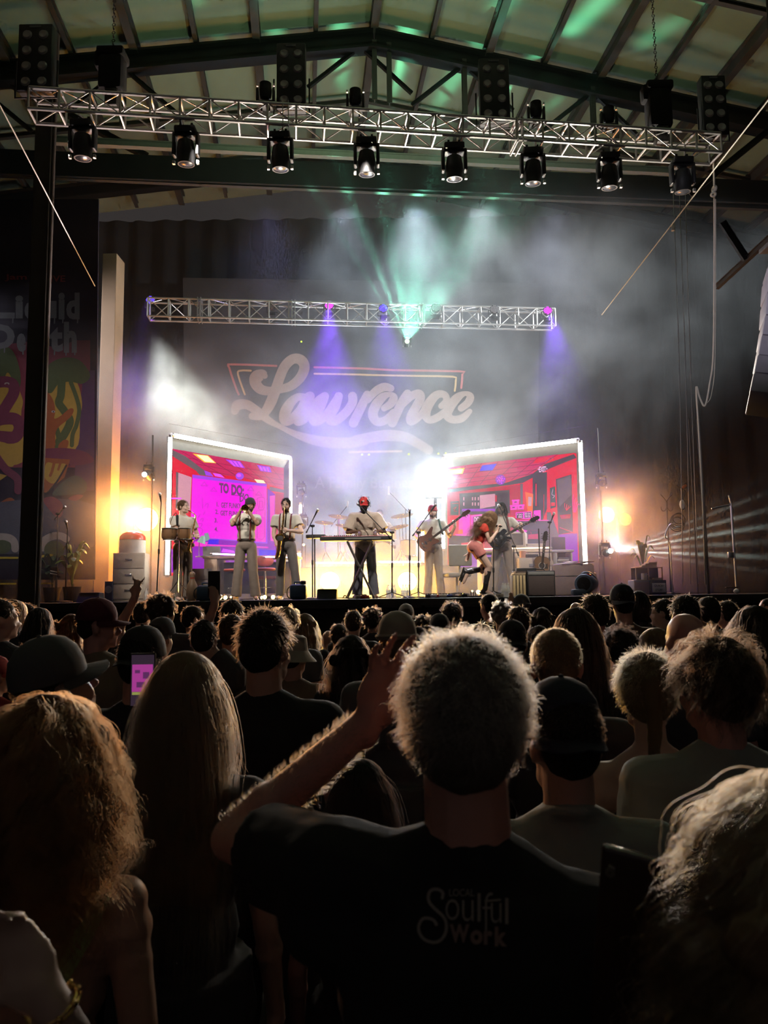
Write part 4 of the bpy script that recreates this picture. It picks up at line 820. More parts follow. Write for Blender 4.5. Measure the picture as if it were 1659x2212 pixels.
cab('black cable hanging over the stage edge right of keyboards', [(878,12.7,.01),(882,12.5,.01),(880,12.27,.0),(877,12.25,-.12),(872,12.26,-.22)])
cab('long cable along the stage front below bassist', [(900,12.55,.01),(930,12.6,.01),(960,12.5,.01),(1000,12.55,.01),(1040,12.5,.01)])
# bottles
def bottle(px, Y, label, group): t = thing('water_bottle', label, 'bottle', G_(px, Y), 0, group); MB().lathe([(.001,0),(.032,0),(.033,.02),(.031,.08),(.033,.14),(.02,.19),(.013,.205),(.013,.22)], n=14).build('bottle_body', mat('clear_plastic', (.85,.85,.8), .15, alpha=.55, var=0), t); MB().lathe([(.014,.215),(.014,.235),(.001,.235)], n=12).build('bottle_cap', m_paper, t); MB().lathe([(.0335,.09),(.0335,.135)], n=14).build('bottle_label', m_paper, t)
for i, px in enumerate((838, 845, 852)): bottle(px, 13.3 + .0*i, ['left', 'middle', 'right'][i] + ' bottle of three right of the keyboard stand', 'water bottles on stage')
for i, px in enumerate((871, 877, 883)): bottle(px, 13.4, ['left', 'middle', 'right'][i] + ' bottle of three by the round-base mic stand', 'water bottles on stage')
for i, px in enumerate((1087, 1092, 1098)): bottle(px, 13.0, ['left', 'middle', 'right'][i] + ' bottle of three left of the wooden crate', 'water bottles on stage')
bottle(316, 14.0, 'bottle on stage floor right of the filing cabinet', 'water bottles on stage')
# footlights and blinders
m_warm = emis('lamp_warm', (1.0,.62,.12), 13); m_warm2 = emis('lamp_warm_small', (1.0,.72,.22), 9)
def floor_par(px, py, Y, r, label, m, name='floor_light', group=None, depth=.16, tilt=0.1):
    c = PY(px, py, Y); t = thing(name, label, 'stage light', (c.x, c.y, SZ), 0, group); h = c.z - SZ; ax = (0,-1,tilt)
    MB().lathe([(r*.35,-depth),(r*.8,-depth*.8),(r*1.08,0),(r*1.1,.02),(r*1.0,.02)], (0,0,h), ax, 20).build('housing', m_dk, t); MB().lathe([(.001,.02),(r*.6,.014),(r,.0)], (0,0,h), ax, 20).build('lamp', m, t)
    MB().tube([(-r*1.15,0.02,h),(-r*1.15,0.02,.02),(r*1.15,0.02,.02),(r*1.15,0.02,h)], .01, 6).build('stand', m_dk, t); return t
for px, lb in ((713, 'large yellow blinder glowing left of keyboard stand'), (793, 'yellow blinder glowing between keyboard player legs'), (880, 'large yellow blinder glowing right of keyboard stand')):
    floor_par(px, 1256, 16.0, .20 if px != 793 else .12, lb, m_warm, 'floor_blinder', 'glowing yellow floor blinders')
for px, py, Y, lb, s in ((476,1291,13.0,'first small footlight from left',1),(487,1291,13.0,'second small footlight from left, by the trumpeter shoe',1),(499,1290,13.1,'third footlight from left beside shoe',.5),(566,1291,13.1,'footlight between trumpeter and sax player',.8),(572,1290,13.0,'bright footlight under the red stool',1),(590,1290,13.0,'footlight left of saxophonist shoe',1),(1033,1279,13.4,'bright footlight at singer supporting boot',1.1),(1020,1277,13.6,'small footlight left of singer boot',.5),(656,1177,16.6,'small white lamp beside left microphone pair',.8)):
    floor_par(px, py, Y, .036*s, lb + ', small and yellow', m_warm2, 'footlight', 'small footlights along the stage', .06)
for px, py, Y, lb in ((317,1122,16.3,'glaring orange round lamp above the red button'),(1310,1112,16.8,'glaring orange round lamp right of the right screen')):
    floor_par(px, py, Y, .25 if px < 500 else .175, lb, emis('lamp_orange', (1.0,.45,.08) if px > 500 else (1.0,.62,.18), 10), 'side_blinder', None, .2, 0)
t = floor_par(1351, 1122, 16.8, .14, 'unlit round LED lamp right of the orange lamp', mat('dim_lamp', (.25,.24,.12), .3), 'side_blinder', None, .2, 0); mb = MB(); c = PY(1351, 1122, 16.8); [mb.ell((.03*i + .015*(j % 2), -.03, c.z - SZ + .028*j), (.009,.006,.009), None, 6, 4) for i in range(-4, 5) for j in range(-4, 5) if (i*i+j*j) < 17]; mb.build('led_dots', emis('led_dim', (.6,.6,.15), .7), t)
c = PY(940, 1045, 16.4); t = thing('beam_light', 'blinding white cyan beam lamp left of right screen', 'stage light', c); MB().lathe([(.06,-.25),(.12,-.2),(.16,0),(.17,.0)], (0,0,0), (-.35,-1,.05), 20).build('head', m_dk, t); MB().lathe([(.001,.05),(.10,.035),(.165,.0)], (0,0,0), (-.35,-1,.05), 24).build('lens', emis('beam_white', (.84,1,.98), 55), t)
R_ = Matrix.Rotation(0, 3, 'X'); MB().tube([(-.2,.05,0),(-.2,.05,-.3),(.2,.05,-.3),(.2,.05,0)], .015).build('yoke', m_dk, t); MB().tube([(0,.05,-.3),(0,.05,SZ-c.z+.02)], .03).build('stand', m_dk, t)
# dim moving heads on vertical side trusses
for px, py, Y, lb, tl in ((651,1062,17.6,'grey moving head in haze right of left screen',-1.2),(1298,1040,16.2,'grey moving head beside the right screen, upper',-1.3),(1305,1190,15.6,'grey moving head throwing white rays low at right',-1.4),(322,1022,15.3,'small moving head throwing rays beside left screen',1.3),(655,1130,17.4,'grey moving head in haze beside upright tube stub',-.9)):
    t = moving_head(PY(px, py-18, Y), 0, tl, lb, 'side_moving_head', .62, group='moving heads beside the screens'); 
for px, ya, yb, Y, lb in ((1290,925,1100,16.4,'thin upright pole right of the right screen, upper'),(1298,1060,1262,16.0,'thin upright pole carrying the ray-throwing moving head'),(330,940,1120,15.35,'thin pole left of the left screen'),(654,1040,1200,17.62,'thin upright pole right of left screen carrying two grey heads')):
    a = PY(px, ya, Y); b = PY(px+ (8 if px > 900 else -2), yb, Y); tag(MB().tube([a, (b.x, b.y, SZ)], .018).build('upright_pole', m_steel), lb, 'pole')
for (px, py, Y, c_) in ((1319,1190,15.4,(.8,1,.95)),(312,1025,15.0,(.9,1,1))):
    tag(MB().ell(PY(px, py, Y), (.05,.05,.05)).build('beam_lens', emis('ray_lens', c_, 12)), 'bright glowing lens of the ray lamp ' + ('low right of the right screen' if px > 900 else 'left of the left screen'), 'lens')
for i, (px, py) in enumerate(((782,982),(797,982),(883,981),(947,980),(963,979),(651,738))):
    tag(MB().ell(PY(px, py, 18.3), (.02,.02,.02)).build('tiny_laser_lamp', emis('tiny_green', (.45,1,.05) if i < 5 else (.8,.85,.6), 3)), ['first tiny green light from left under the backdrop wave','second tiny green light from left, brightest','third tiny green light, right of wave middle','fourth tiny green light, left of right screen','tiny green light at right screen corner','tiny white light under the back truss, left'][i], 'small lamp')
# mic stands
def mic_stand(px, Y, label, top=None, pypole=None, boom=None, base='tripod', mic=True, bottom=None, r=.009, name='microphone_stand'):
    """boom: ((px,py,Y) tail, (px,py,Y) mic end)"""
    b = bottom or G_(px, Y); t = thing(name, label, 'microphone stand', b, 0, None); zt = PY(px, pypole, Y).z; xt = PY(top or px, pypole, Y).x; tp_ = V((xt, Y, zt))
    if base == 'tripod':
        for i in range(3): a = i*2.094 + .5; wbuild(MB().tube([b + V((0,0,.10)), b + V((.30*cos(a), .30*sin(a), .012))], .008, 6), 'leg', m_rub, t)
        wbuild(MB().cap(b + V((0,0,.06)), b + V((0,0,.16)), .016), 'hub', m_rub, t)
    else: wbuild(MB().lathe([(.001,0),(.13,0),(.125,.02),(.02,.035),(.001,.035)], b), 'round_base', m_rub, t)
    mid = lerp(b, tp_, .5); wbuild(MB().tube([b + V((0,0,.02)), mid], r*1.3).tube([mid, tp_], r), 'pole', m_rub, t); wbuild(MB().cap(mid - V((0,0,.03)), mid + V((0,0,.03)), r*2), 'clutch', m_rub, t)
    if boom:
        q0, q1 = PY(*boom[0]), PY(*boom[1]); wbuild(MB().tube([q0, q1], r*.85), 'boom', m_rub, t); wbuild(MB().cap(tp_ - V((.02,0,0)), tp_ + V((.02,0,0)), .022), 'boom_clamp', m_rub, t); wbuild(MB().cap(q0, lerp(q0, q1, .06), .013), 'counterweight', m_rub, t); e = q1; d = (q1-q0).normalized()
    else: e = tp_; d = V((0,-.5,.85)).normalized()
    if mic:
        mt = thing('microphone', 'microphone on the ' + label, 'microphone', e); mt['label'] = ('microphone clipped on ' + label)[:95]; wbuild(MB().tube([e, e + d*.13], [.010,.017], 10), 'handle', m_rub, mt); wbuild(MB().ell(e + d*.155, (.026,.026,.03)), 'grille', m_silver, mt)
    return t
mic_stand(847, 13.1, 'boom stand before the keyboard player', None, 1150, ((851,1169,13.0),(786,1102,13.15)), name='microphone_stand')
mic_stand(675, 13.3, 'stand with two heads left of the keyboards', None, 1136, ((662,1150,13.3),(678,1118,13.2)), 'round')
mic_stand(885, 13.2, 'slim straight stand with round base', None, 1119, None, 'round')
mic_stand(904, 13.4, 'boom stand before the bassist', None, 1150, ((892,1157,13.4),(930,1105,13.5)))
mic_stand(1066, 13.1, 'straight stand behind the singer', None, 1174, None, 'tripod', False)
mic_stand(1187, 14.4, 'stand carrying nothing beside acoustic guitar', None, 1128, ((1185,1140,14.4),(1191,1124,14.3)), 'round')
mic_stand(338, 13.2, 'slanting slim stand left of the bongos', 348, 1085, None, 'tripod', True)
mic_stand(141, 13.4, 'plain stand right of left column', 146, 1144, None, 'round')
mic_stand(122, 14.2, 'thin stand behind the potted plant', 125, 1110, ((118,1122,14.2),(131,1106,14.1)), 'round')
# laptop stand far left
t = thing('music_stand', 'small stand holding white sheets behind the plant', 'music stand', G_(120, 13.9)); c = PY(117, 1235, 13.9) - G_(120, 13.9); MB().tube([(0,0,.02),(c.x+.02,0,c.z)], .01).build('pole', m_rub, t); MB().bbox((c.x,0,c.z), (.14,.03,.18), .005, Matrix.Rotation(.3, 3, 'X')).build('desk', m_rub, t); mb = MB(); [mb.box((c.x,-.02,c.z+.05-.045*i), (.13,.01,.018), Matrix.Rotation(.2, 3, 'Y')) for i in range(3)]; mb.build('sheets', m_paper, t); MB().lathe([(.001,0),(.12,0),(.12,.02),(.001,.02)]).build('round_base', m_rub, t)
# plants
def plant(px, Y, label, hpx, n, m, spread, lw, pot=m_rub, seed=1, flower=None, z0=0, potr=.16, poth=.28):
    t = thing('potted_plant', label, 'plant', G_(px, Y) + V((0,0,z0))); rd = random.Random(seed); h = (PY(px, hpx, Y).z - SZ - z0)
    MB().lathe([(.001,0),(potr*.75,0),(potr,poth),(potr*.92,poth),(potr*.9,poth-.03),(.001,poth-.03)], n=20).build('pot', pot, t)
    for i in range(n):
        a = i*2.399; f = rd.uniform(.55, 1); s_ = spread*rd.uniform(.4, 1)*(1.25-f*.6); top = h*f; pts = smooth_pts([(0,0,poth-.03),(s_*.25*cos(a), s_*.25*sin(a), poth+(top-poth)*.55),(s_*.7*cos(a), s_*.7*sin(a), top*.97),(s_*1.1*cos(a), s_*1.1*sin(a), top*.88)], 4)
        mb = MB(); k = len(pts); side = V((-sin(a), cos(a), 0)); vs = []
        for j, p in enumerate(pts): u = j/(k-1); w_ = lw*(.12 + .88*sin(PI*min(1, max(0,(u-.25)/.75)))**.8) if u > .25 else lw*.12; vs += [tuple(V(p) - side*w_ - V((0,0,w_*.3))), tuple(V(p)), tuple(V(p) + side*w_ - V((0,0,w_*.3)))]
        mb.add(vs, [f_ for j in range(k-1) for f_ in ((3*j, 3*j+1, 3*j+4, 3*j+3), (3*j+1, 3*j+2, 3*j+5, 3*j+4))]); mb.build('leaf', flower if (flower and i % 3 == 0) else m, t)
    return t
plant(155, 14.0, 'broad-leaved green plant in black pot, left of stage', 1158, 16, m_leaf, .42, .055, seed=4); plant(112, 14.6, 'dark palm-like plant behind the left mic stand', 1178, 16, m_leafd, .5, .05, seed=9)
# bongos
t = thing('bongo_drums', 'pair of brown bongo drums on a tall chrome stand before first player', 'bongo drums', G_(384, 13.2)); z = PY(384, 1153, 13.2).z - SZ
for px0, px1, nm in ((349, 383, 0), (384, 414, 1)):
    xa = PY(px0, 1153, 13.2).x - G_(384,13.2).x; xb = PY(px1, 1153, 13.2).x - G_(384,13.2).x; r = (xb-xa)/2; c = (xa+xb)/2
    d = MB().lathe([(r*.80,-.11),(r*.97,-.06),(r,0),(r*.97,.07),(r*.92,.095)], (c,0,z), (0,0,1), 22).build('shell', mat('bongo_wood', (.23,.12,.06), .35), t); MB().lathe([(r*.96,.09),(r*.96,.103),(.001,.106)], (c,0,z), (0,0,1), 22).build('drum_head', mat('drum_skin', (.6,.5,.4), .7), d); MB().torus((c,0,z+.085), r*.97, .008, (0,0,1), 24, 6).torus((c,0,z-.10), r*.84, .007, (0,0,1), 24, 6).build('hoop', m_chrome, d)
    mb = MB(); [mb.tube([(c+r*1.0*cos(a), r*1.0*sin(a), z+.09),(c+r*.92*cos(a), r*.92*sin(a), z-.1)], .004, 6) for a in np.arange(.3, 6.4, 1.256)]; mb.build('tension_rods', m_chrome, d)
MB().tube([(0,0,.15),(0,0,z-.02)], .014).tube([(0,0,.5),(0,0,.75)], .02).build('pole', m_chrome, t); [MB().tube([(0,0,.35),(.3*cos(a),.3*sin(a),.012)], .010).build('leg', m_chrome, t) for a in (.6, 2.7, 4.8)]; MB().bbox((0,0,z-.02), (.10,.06,.05), .01).build('bracket', m_chrome, t)
mb = MB().cap(PY(383, 1115, 13.15), PY(383, 1134, 13.15), .025, .02); o = thing('microphone', 'clip microphone hooked over the left bongo', 'microphone', PY(366, 1134, 13.15)); wbuild(mb, 'capsule', m_rub, o); wbuild(MB().tube(smooth_pts([tuple(PY(366,1136,13.15)),tuple(PY(372,1118,13.15)),tuple(PY(380,1108,13.15)),tuple(PY(383,1116,13.15))],6), .005), 'gooseneck', m_rub, o)
# keyboard on its X stand
ka = PY(692, 1165, 13.15); kb = PY(846, 1165, 13.15); kw = kb.x-ka.x
t = thing('stage_keyboard', 'long red-topped keyboard on X stand at centre stage', 'keyboard', ((ka.x+kb.x)/2, 13.2, PY(770, 1169, 13.15).z)); hh = .085
MB().bbox((0,.0,hh/2), (kw,.32,hh*.8), .012).build('body', m_rub, t); MB().bbox((0,.02,hh*.92), (kw*.97,.26,hh*.2), .006).build('top_panel', mat('keyboard_red', (.42,.035,.03), .35), t)
mb = MB(); nk = 52; [mb.bbox((-kw*.44 + kw*.88*i/nk, .105, hh+.012), (kw*.88/nk*.9, .12, .014), .002) for i in range(nk)]; mb.build('white_keys', m_paper, t); mb = MB(); [mb.box((-kw*.44 + kw*.88*(i+.5)/nk, .08, hh+.022), (.01,.08,.012)) for i in range(nk) if i % 7 not in (2, 6)]; mb.build('black_keys', m_rub, t)
[MB().lathe([(.009,0),(.008,.018),(.001,.018)], (-kw*.30 + kw*.028*i, -.09, hh)).build('knob', m_rub, t) for i in range(12)]; MB().bbox((kw*.1,-.163,hh*.45), (kw*.5,.004,.02), .001).build('rear_label', m_gplast, t)
t3 = thing('small_synthesizer', 'second flat dark keyboard left end behind the red keyboard', 'keyboard', (PY(683, 1160, 13.5).x, 13.5, PY(683, 1163, 13.5).z)); MB().bbox((0,0,.03), (.34,.24,.06), .01).build('body', m_rub, t3); MB().bbox((0,-.02,.062), (.28,.14,.008), .002).build('key_panel', m_gplast, t3)
t4 = thing('laptop_stand', 'thin stand under the dark small keyboard', 'stand', G_(680, 13.5)); hz_ = PY(683, 1163, 13.5).z - SZ; MB().tube([(0,0,.02),(0,0,hz_-.01)], .012).build('pole', m_rub, t4); MB().lathe([(.001,0),(.14,0),(.13,.02),(.001,.02)]).build('round_base', m_rub, t4)
t5 = thing('keyboard_stand', 'black and chrome X-shaped stand under red keyboard', 'stand', G_(778, 13.2)); zt = PY(770, 1170, 13.15).z - SZ - .012; a0 = PY(750,1290,13.2).x - G_(778,13.2).x; a1 = PY(808,1290,13.2).x - G_(778,13.2).x
for s in (-.11, .11):
    for q0, q1, nm in (((a0,s,.02),(a1-.02,s,zt),1), ((a1,s,.02),(a0+.02,s,zt),2)): MB().tube([q0, q1], .019, 8).build('cross_leg', m_rub if s > 0 else mat('stand_bar', (.12,.11,.10), .35, .6), t5)
for x in (a0, a1): MB().tube([(x,-.2,.02),(x,.2,.02)], .016).build('foot_bar', m_rub, t5); MB().tube([(x+(.02 if x<0 else -.02),-.17,zt),(x+(.02 if x<0 else -.02),.17,zt)], .016).build('support_arm', m_rub, t5)
# drum kit in the haze
RZ_ = rz0; def_ = None
t = thing('drum_kit', 'drum kit with cymbals on the riser, pale in the haze behind', 'drum kit', V((0.0, 17.4, RZ_)))
def dl(px, py, Y): return PY(px, py, Y) - V((0,17.4,RZ_))
def drum(c, r, d, ax=(0,0,1), nm='tom_drum'):
    o = MB().lathe([(.001,0),(r,0),(r,d),(.001,d)], c, ax, 24).build(nm, mat('drum_shell', (.35,.33,.32), .35), t); mb = MB(); A_ = V(ax).normalized(); mb.torus(V(c), r, .01, ax, 24, 6).torus(V(c)+A_*d, r, .01, ax, 24, 6); mb.build('hoops', m_chrome, o); return o
drum((-.05,-.35,.28), .28, .4, (0,1,0), 'bass_drum'); drum((-.28,-.3,.62), .15, .2, (0,-.3,1)); drum((.12,-.3,.62), .15, .2, (0,-.3,1)); drum((.55,.0,.25), .2, .35, (0,0,1), 'floor_tom'); drum((-.55,.1,.45), .17, .13, (0,-.1,1), 'snare_drum')
def cym(px, py, Y, r, tilt):
    c = dl(px, py, Y); o = MB().lathe([(.001,.03),(.04,.025),(.05,.01),(r,-.01),(r,-.013),(.05,.006)], c, (tilt,-.3,1), 26).build('cymbal', m_brass, t); s = MB().tube([c, (c.x+.03, c.y+.05, .35)], .012, 6); [s.tube([(c.x+.03, c.y+.05, .38), (c.x+.03+.25*cos(a), c.y+.05+.25*sin(a), .01)], .009, 6) for a in (.4,2.5,4.6)]; s.build('cymbal_stand', m_chrome, t)
for a in ((732,1115,17.3,.24,.15),(868,1113,17.3,.26,-.15),(742,1135,17.0,.18,.2),(862,1137,17.1,.22,-.2),(700,1128,17.5,.22,.1)): cym(*a)
MB().tube([dl(715,1137,17.6), dl(752,1090,17.6)], .009).tube([dl(730,1115,17.6), (dl(730,1115,17.6).x,.2,.02)], .01).build('overhead_boom', m_rub, t); MB().tube([dl(888,1112,17.6), dl(840,1062,17.6)], .009).tube([dl(876,1100,17.6), (dl(876,1100,17.6).x,.2,.02)], .01).build('overhead_boom', m_rub, t); MB().cap(dl(840,1066,17.6), dl(840,1052,17.6), .025).cap(dl(751,1095,17.6), dl(751,1084,17.6), .022).build('overhead_microphone', m_silver, t)
MB().lathe([(.001,.45),(.17,.45),(.17,.52),(.001,.53)], (.1,.45,0)).lathe([(.001,.02),(.03,.02),(.03,.45)], (.1,.45,0)).build('throne', m_rub, t)
# guitars
def guitar(name, label, M, kind, mbody, mtop, L=.72, mneck=None, group=None):
    """local frame: body centre at origin, neck along +x, face towards -y"""
    t = thing(name, label, 'guitar', (0,0,0)); t.matrix_basis = M
    if kind == 'bass': out = [(-.21,.02),(-.19,.13),(-.08,.165),(.02,.13),(.09,.15),(.20,.185),(.215,.15),(.13,.075),(.12,.03),(.12,-.03),(.16,-.10),(.15,-.14),(.08,-.13),(.0,-.11),(-.08,-.15),(-.19,-.13)]
    elif kind == 'lp': out = [(-.22,.0),(-.19,.13),(-.10,.165),(.0,.12),(.07,.11),(.14,.125),(.175,.09),(.17,.04),(.13,.028),(.13,-.03),(.17,-.06),(.20,-.11),(.16,-.115),(.11,-.08),(.03,-.115),(-.10,-.165),(-.19,-.13)]
    else: out = [(-.25,.0),(-.22,.15),(-.12,.19),(.0,.135),(.06,.125),(.14,.145),(.22,.10),(.235,.0),(.22,-.10),(.14,-.145),(.06,-.125),(.0,-.135),(-.12,-.19),(-.22,-.15)]
    o2 = [(p[0], p[1]) for p in smooth_pts(out, 5, True)]; dp = .045 if kind != 'ac' else .10; RX = Matrix.Rotation(PI/2, 4, 'X')
    b = MB().prism(o2, -dp/2, dp/2, RX).build('body', mbody, t, False)
    s = .965; MB().prism([(x*s, y*s) for x, y in o2], dp/2, dp/2+.003, RX).build('top', mtop, b, False)
    y0 = -dp/2 - .004
    MB().bbox((.12+(L-.12)/2, y0-.006, 0), (L-.12, .022, .045), .006).build('neck', mneck or m_wood, t); MB().bbox((.10+(L-.10)/2, y0-.019, 0), (L-.10, .005, .044), .001).build('fretboard', mat('fretboard', (.03,.018,.012), .5), t)
    mb = MB(); [mb.box((L - (L-.1)*(1-2**(-i/12)), y0-.0225, 0), (.0025,.002,.044)) for i in range(1, 20)]; mb.build('frets', m_chrome, t); mb = MB(); [mb.ell((L - (L-.1)*(1-2**(-(i-.5)/12)), y0-.0225, 0), (.006,.001,.006), None, 8, 4) for i in (3,5,7,9,12)]; mb.build('inlays', m_paper, t)
    hs = MB().prism([(L,-.026),(L+.03,-.045),(L+.17,-.04),(L+.19,-.01),(L+.16,.03),(L+.04,.045),(L,.026)], -.007, .007, Matrix.Translation((0,y0-.008,0)) @ RX).build('headstock', mbody if kind != 'ac' else m_rub, t, False)
    [MB().cap((L+.045+.04*i, y0-.005, s_*.05), (L+.045+.04*i, y0-.005, s_*.068), .008).build('tuner', m_chrome, hs) for i in range(3 if kind != 'bass' else 2) for s_ in (-1, 1)]
    mb = MB(); [mb.tube([(-.13, y0-.014, -.016+.0064*i), (L, y0-.0235, -.015+.006*i)], .0009, 4) for i in range(6)]; mb.build('strings', m_chrome, t); MB().bbox((-.13, y0-.007, 0), (.03,.012,.09 if kind != 'ac' else .13), .003).build('bridge', m_chrome if kind != 'ac' else m_rub, t)
    if kind != 'ac': [MB().bbox((x, y0-.005, 0), (.035,.01,.08), .004).build('pickup', m_chrome if kind == 'lp' else m_rub, t) for x in (-.07, .03)]; [MB().lathe([(.012,0),(.010,.014),(.001,.014)], (-.12-.02*i, y0-.001, -.09+.025*i), (0,-1,0)).build('knob', m_rub if kind == 'bass' else m_brass, t) for i in range(3)]
    else: MB().lathe([(.052,0),(.001,.001)], (.07, y0-.0005, 0), (0,-1,0), 24).build('sound_hole', m_rub, t); MB().torus((.07, y0-.001, 0), .058, .004, (0,1,0), 24, 5).build('rosette', m_paper, t); MB().prism([(.02,-.05),(.1,-.06),(.12,-.1),(.03,-.11)], 0, .003, Matrix.Translation((0,y0+.001,0)) @ RX).build('pickguard', m_rub, t, False)
    return t
# acoustic guitar on its stand, amp, crate
gx = PY(1170, 1240, 14.0); gm = Matrix.Translation((gx.x-.01, 14.02, PY(1168, 1228, 14.0).z)) @ Matrix.Rotation(math.radians(-80), 4, 'Y') @ Matrix.Rotation(math.radians(-12), 4, 'Y')
gm = Matrix.Translation((gx.x, 14.05, PY(1168, 1230, 14.0).z)) @ Matrix.Rotation(math.radians(-82), 4, 'Y')
guitar('acoustic_guitar', 'acoustic guitar standing upright behind the amplifier at right', gm, 'ac', mat('guitar_dark', (.06,.035,.025), .3), mat('guitar_top', (.20,.11,.055), .3), .52)
t = thing('guitar_stand', 'tubular stand holding the upright acoustic guitar', 'guitar stand', G_(1170, 14.2)); MB().tube([(0,.05,.3),(0,.06,1.25)], .012).build('post', m_rub, t); [MB().tube([(0,.05,.5),(.22*cos(a),.1+.2*sin(a),.012)], .011).build('leg', m_rub, t) for a in (.7,2.4,4.7)]; MB().tube([(-.12,-.22,.25),(-.12,.03,.25),(.12,.03,.25),(.12,-.22,.25)], .012).build('cradle', m_rub, t)
t, w, h = box_thing('guitar_amplifier', 'wide dark guitar amplifier at the right of the singer', 'amplifier', 1138, 1201, 1233, 1290, 13.2, .35, m_rub, .015); MB().bbox((0,-.178,h*.42), (w*.9,.012,h*.74), .004).build('grille_cloth', mat('grille_cloth', (.07,.05,.045), .9, scale=80), t); MB().bbox((0,-.178,h*.90), (w*.92,.012,h*.12), .003).build('control_panel', m_gplast, t); MB().tube([(-.1,0,h),(-.08,0,h+.03),(.08,0,h+.03),(.1,0,h)], .01).build('handle', m_rub, t)
ampT = SZ + h
tag(MB().bbox((PY(1137,1230,13.3).x, 13.35, ampT+.025), (.34,.14,.05), .006).build('name_board', m_rub), 'thin black board lying on top of the amplifier, left', 'board')
t, w, h = box_thing('wooden_crate', 'pale slatted wooden crate left of the amplifier, with books on top', 'crate', 1107, 1137, 1243, 1290, 13.15, .3, mat('crate_dark', (.05,.035,.02), .8), .005); mb = MB(); [mb.bbox((-w*.5 + w*(i+.5)/4, -.158, h/2), (w/4*.72,.014,h*.98), .003) for i in range(4)]; mb.build('slats', mat('crate_pale', (.55,.42,.22), .6), t)
for i in range(3): tag(MB().bbox((PY(1121,1240,13.2).x + .01*i, 13.3, SZ+h+.012+.024*i), (.23-.02*i,.18,.022), .003, .1*i).build('book', mat(['book_a','book_b','book_c'][i], [(.3,.22,.12),(.4,.3,.2),(.08,.05,.04)][i], .6)), ['lowest', 'middle', 'topmost'][i] + ' flat book stacked on the slatted crate', 'book', 'books on the crate')
# sofa with papers
xa = PY(1194,1230,14.5).x; xb = PY(1284,1230,14.5).x; h = PY(1240,1218,14.5).z - SZ; w = xb-xa
t = thing('sofa', 'brown leather sofa back right of the amplifier under strewn papers', 'sofa', ((xa+xb)/2, 14.8, SZ)); m_sofa = mat('sofa_brown', (.16,.11,.085), .6, bump=.2); MB().bbox((0,-.25,h*.5), (w,.16,h), .05).build('backrest', m_sofa, t); MB().bbox((0,.1,.22), (w,.6,.4), .05).build('seat', m_sofa, t); [MB().bbox((s*w*.47,.05,h*.38), (.14,.75,h*.7), .05).build('armrest', m_sofa, t) for s in (-1,1)]; MB().bbox((0,-.335,h*.62), (w*.96,.01,.01), .002).build('seam', m_rub, t)
rd = random.Random(5)
for i in range(7): px = 1222 + i*8; tag(MB().bbox((PY(px,1215,14.55).x, 14.52+.03*(i%3), SZ+h+.012+.012*(i%4)), (.20,.16,.004), .001, Rot_ := Matrix.Rotation(rd.uniform(-1,1), 3, 'Z') @ Matrix.Rotation(rd.uniform(-.25,.25), 3, 'X')).build('loose_paper', mat('paper_warm', (.5,.46,.38), .8)), 'loose sheet strewn on top of the sofa back', 'paper', 'loose papers on the sofa')
tag(MB().bbox((PY(1218,1190,14.9).x, 15.35, PY(1218,1190,15.35).z), (.26,.1,.55), .01).build('monitor_tower', m_rub), 'upright dark panel behind the sofa left end', 'panel')
for i in range(4): tag(MB().bbox((PY(1216,1210,14.9).x+.01*i, 15.05, SZ+.62+.035*i), (.22,.16,.03), .004, .05*i).build('paper_stack', mat('ps%d' % (i%2), [(.6,.6,.58),(.12,.12,.14)][i%2], .7)), ['lowest','second','third','topmost'][i] + ' white or black tray stacked left behind sofa', 'tray', 'trays stacked behind the sofa')
tag(MB().bbox((PY(1216,1230,15.0).x, 15.1, SZ+.30), (.3,.3,.60), .01).build('side_pedestal', m_gplast), 'grey pedestal under the stacked trays behind sofa', 'pedestal')
# air blower
t = thing('air_blower', 'blue-grey drum-shaped air mover blower at the stage edge, right', 'blower', G_(1268, 12.9)); m_bl = mat('blower_grey', (.10,.13,.18), .45)
o = MB().lathe([(.001,-.14),(.15,-.14),(.165,-.12),(.165,.12),(.15,.14),(.10,.14)], (0,0,.20), (-.55,-.85,0), 28).build('drum_housing', m_bl, t); MB().lathe([(.001,.135),(.02,.145),(.115,.142)], (0,0,.20), (-.55,-.85,0), 24).build('intake_grille', m_rub, t); MB().bbox((-.10,-.02,.06), (.30,.24,.11), .03).build('outlet', m_bl, t)
MB().tube(smooth_pts([(-.10,0,.33),(-.04,0,.385),(.06,0,.38),(.15,0,.30),(.17,0,.18)], 6), .018).build('handle', m_bl, t); MB().bbox((.02,-.12,.345), (.07,.02,.03), .004, Matrix.Rotation(.2,3,'Y')).build('red_label', m_redp, t)
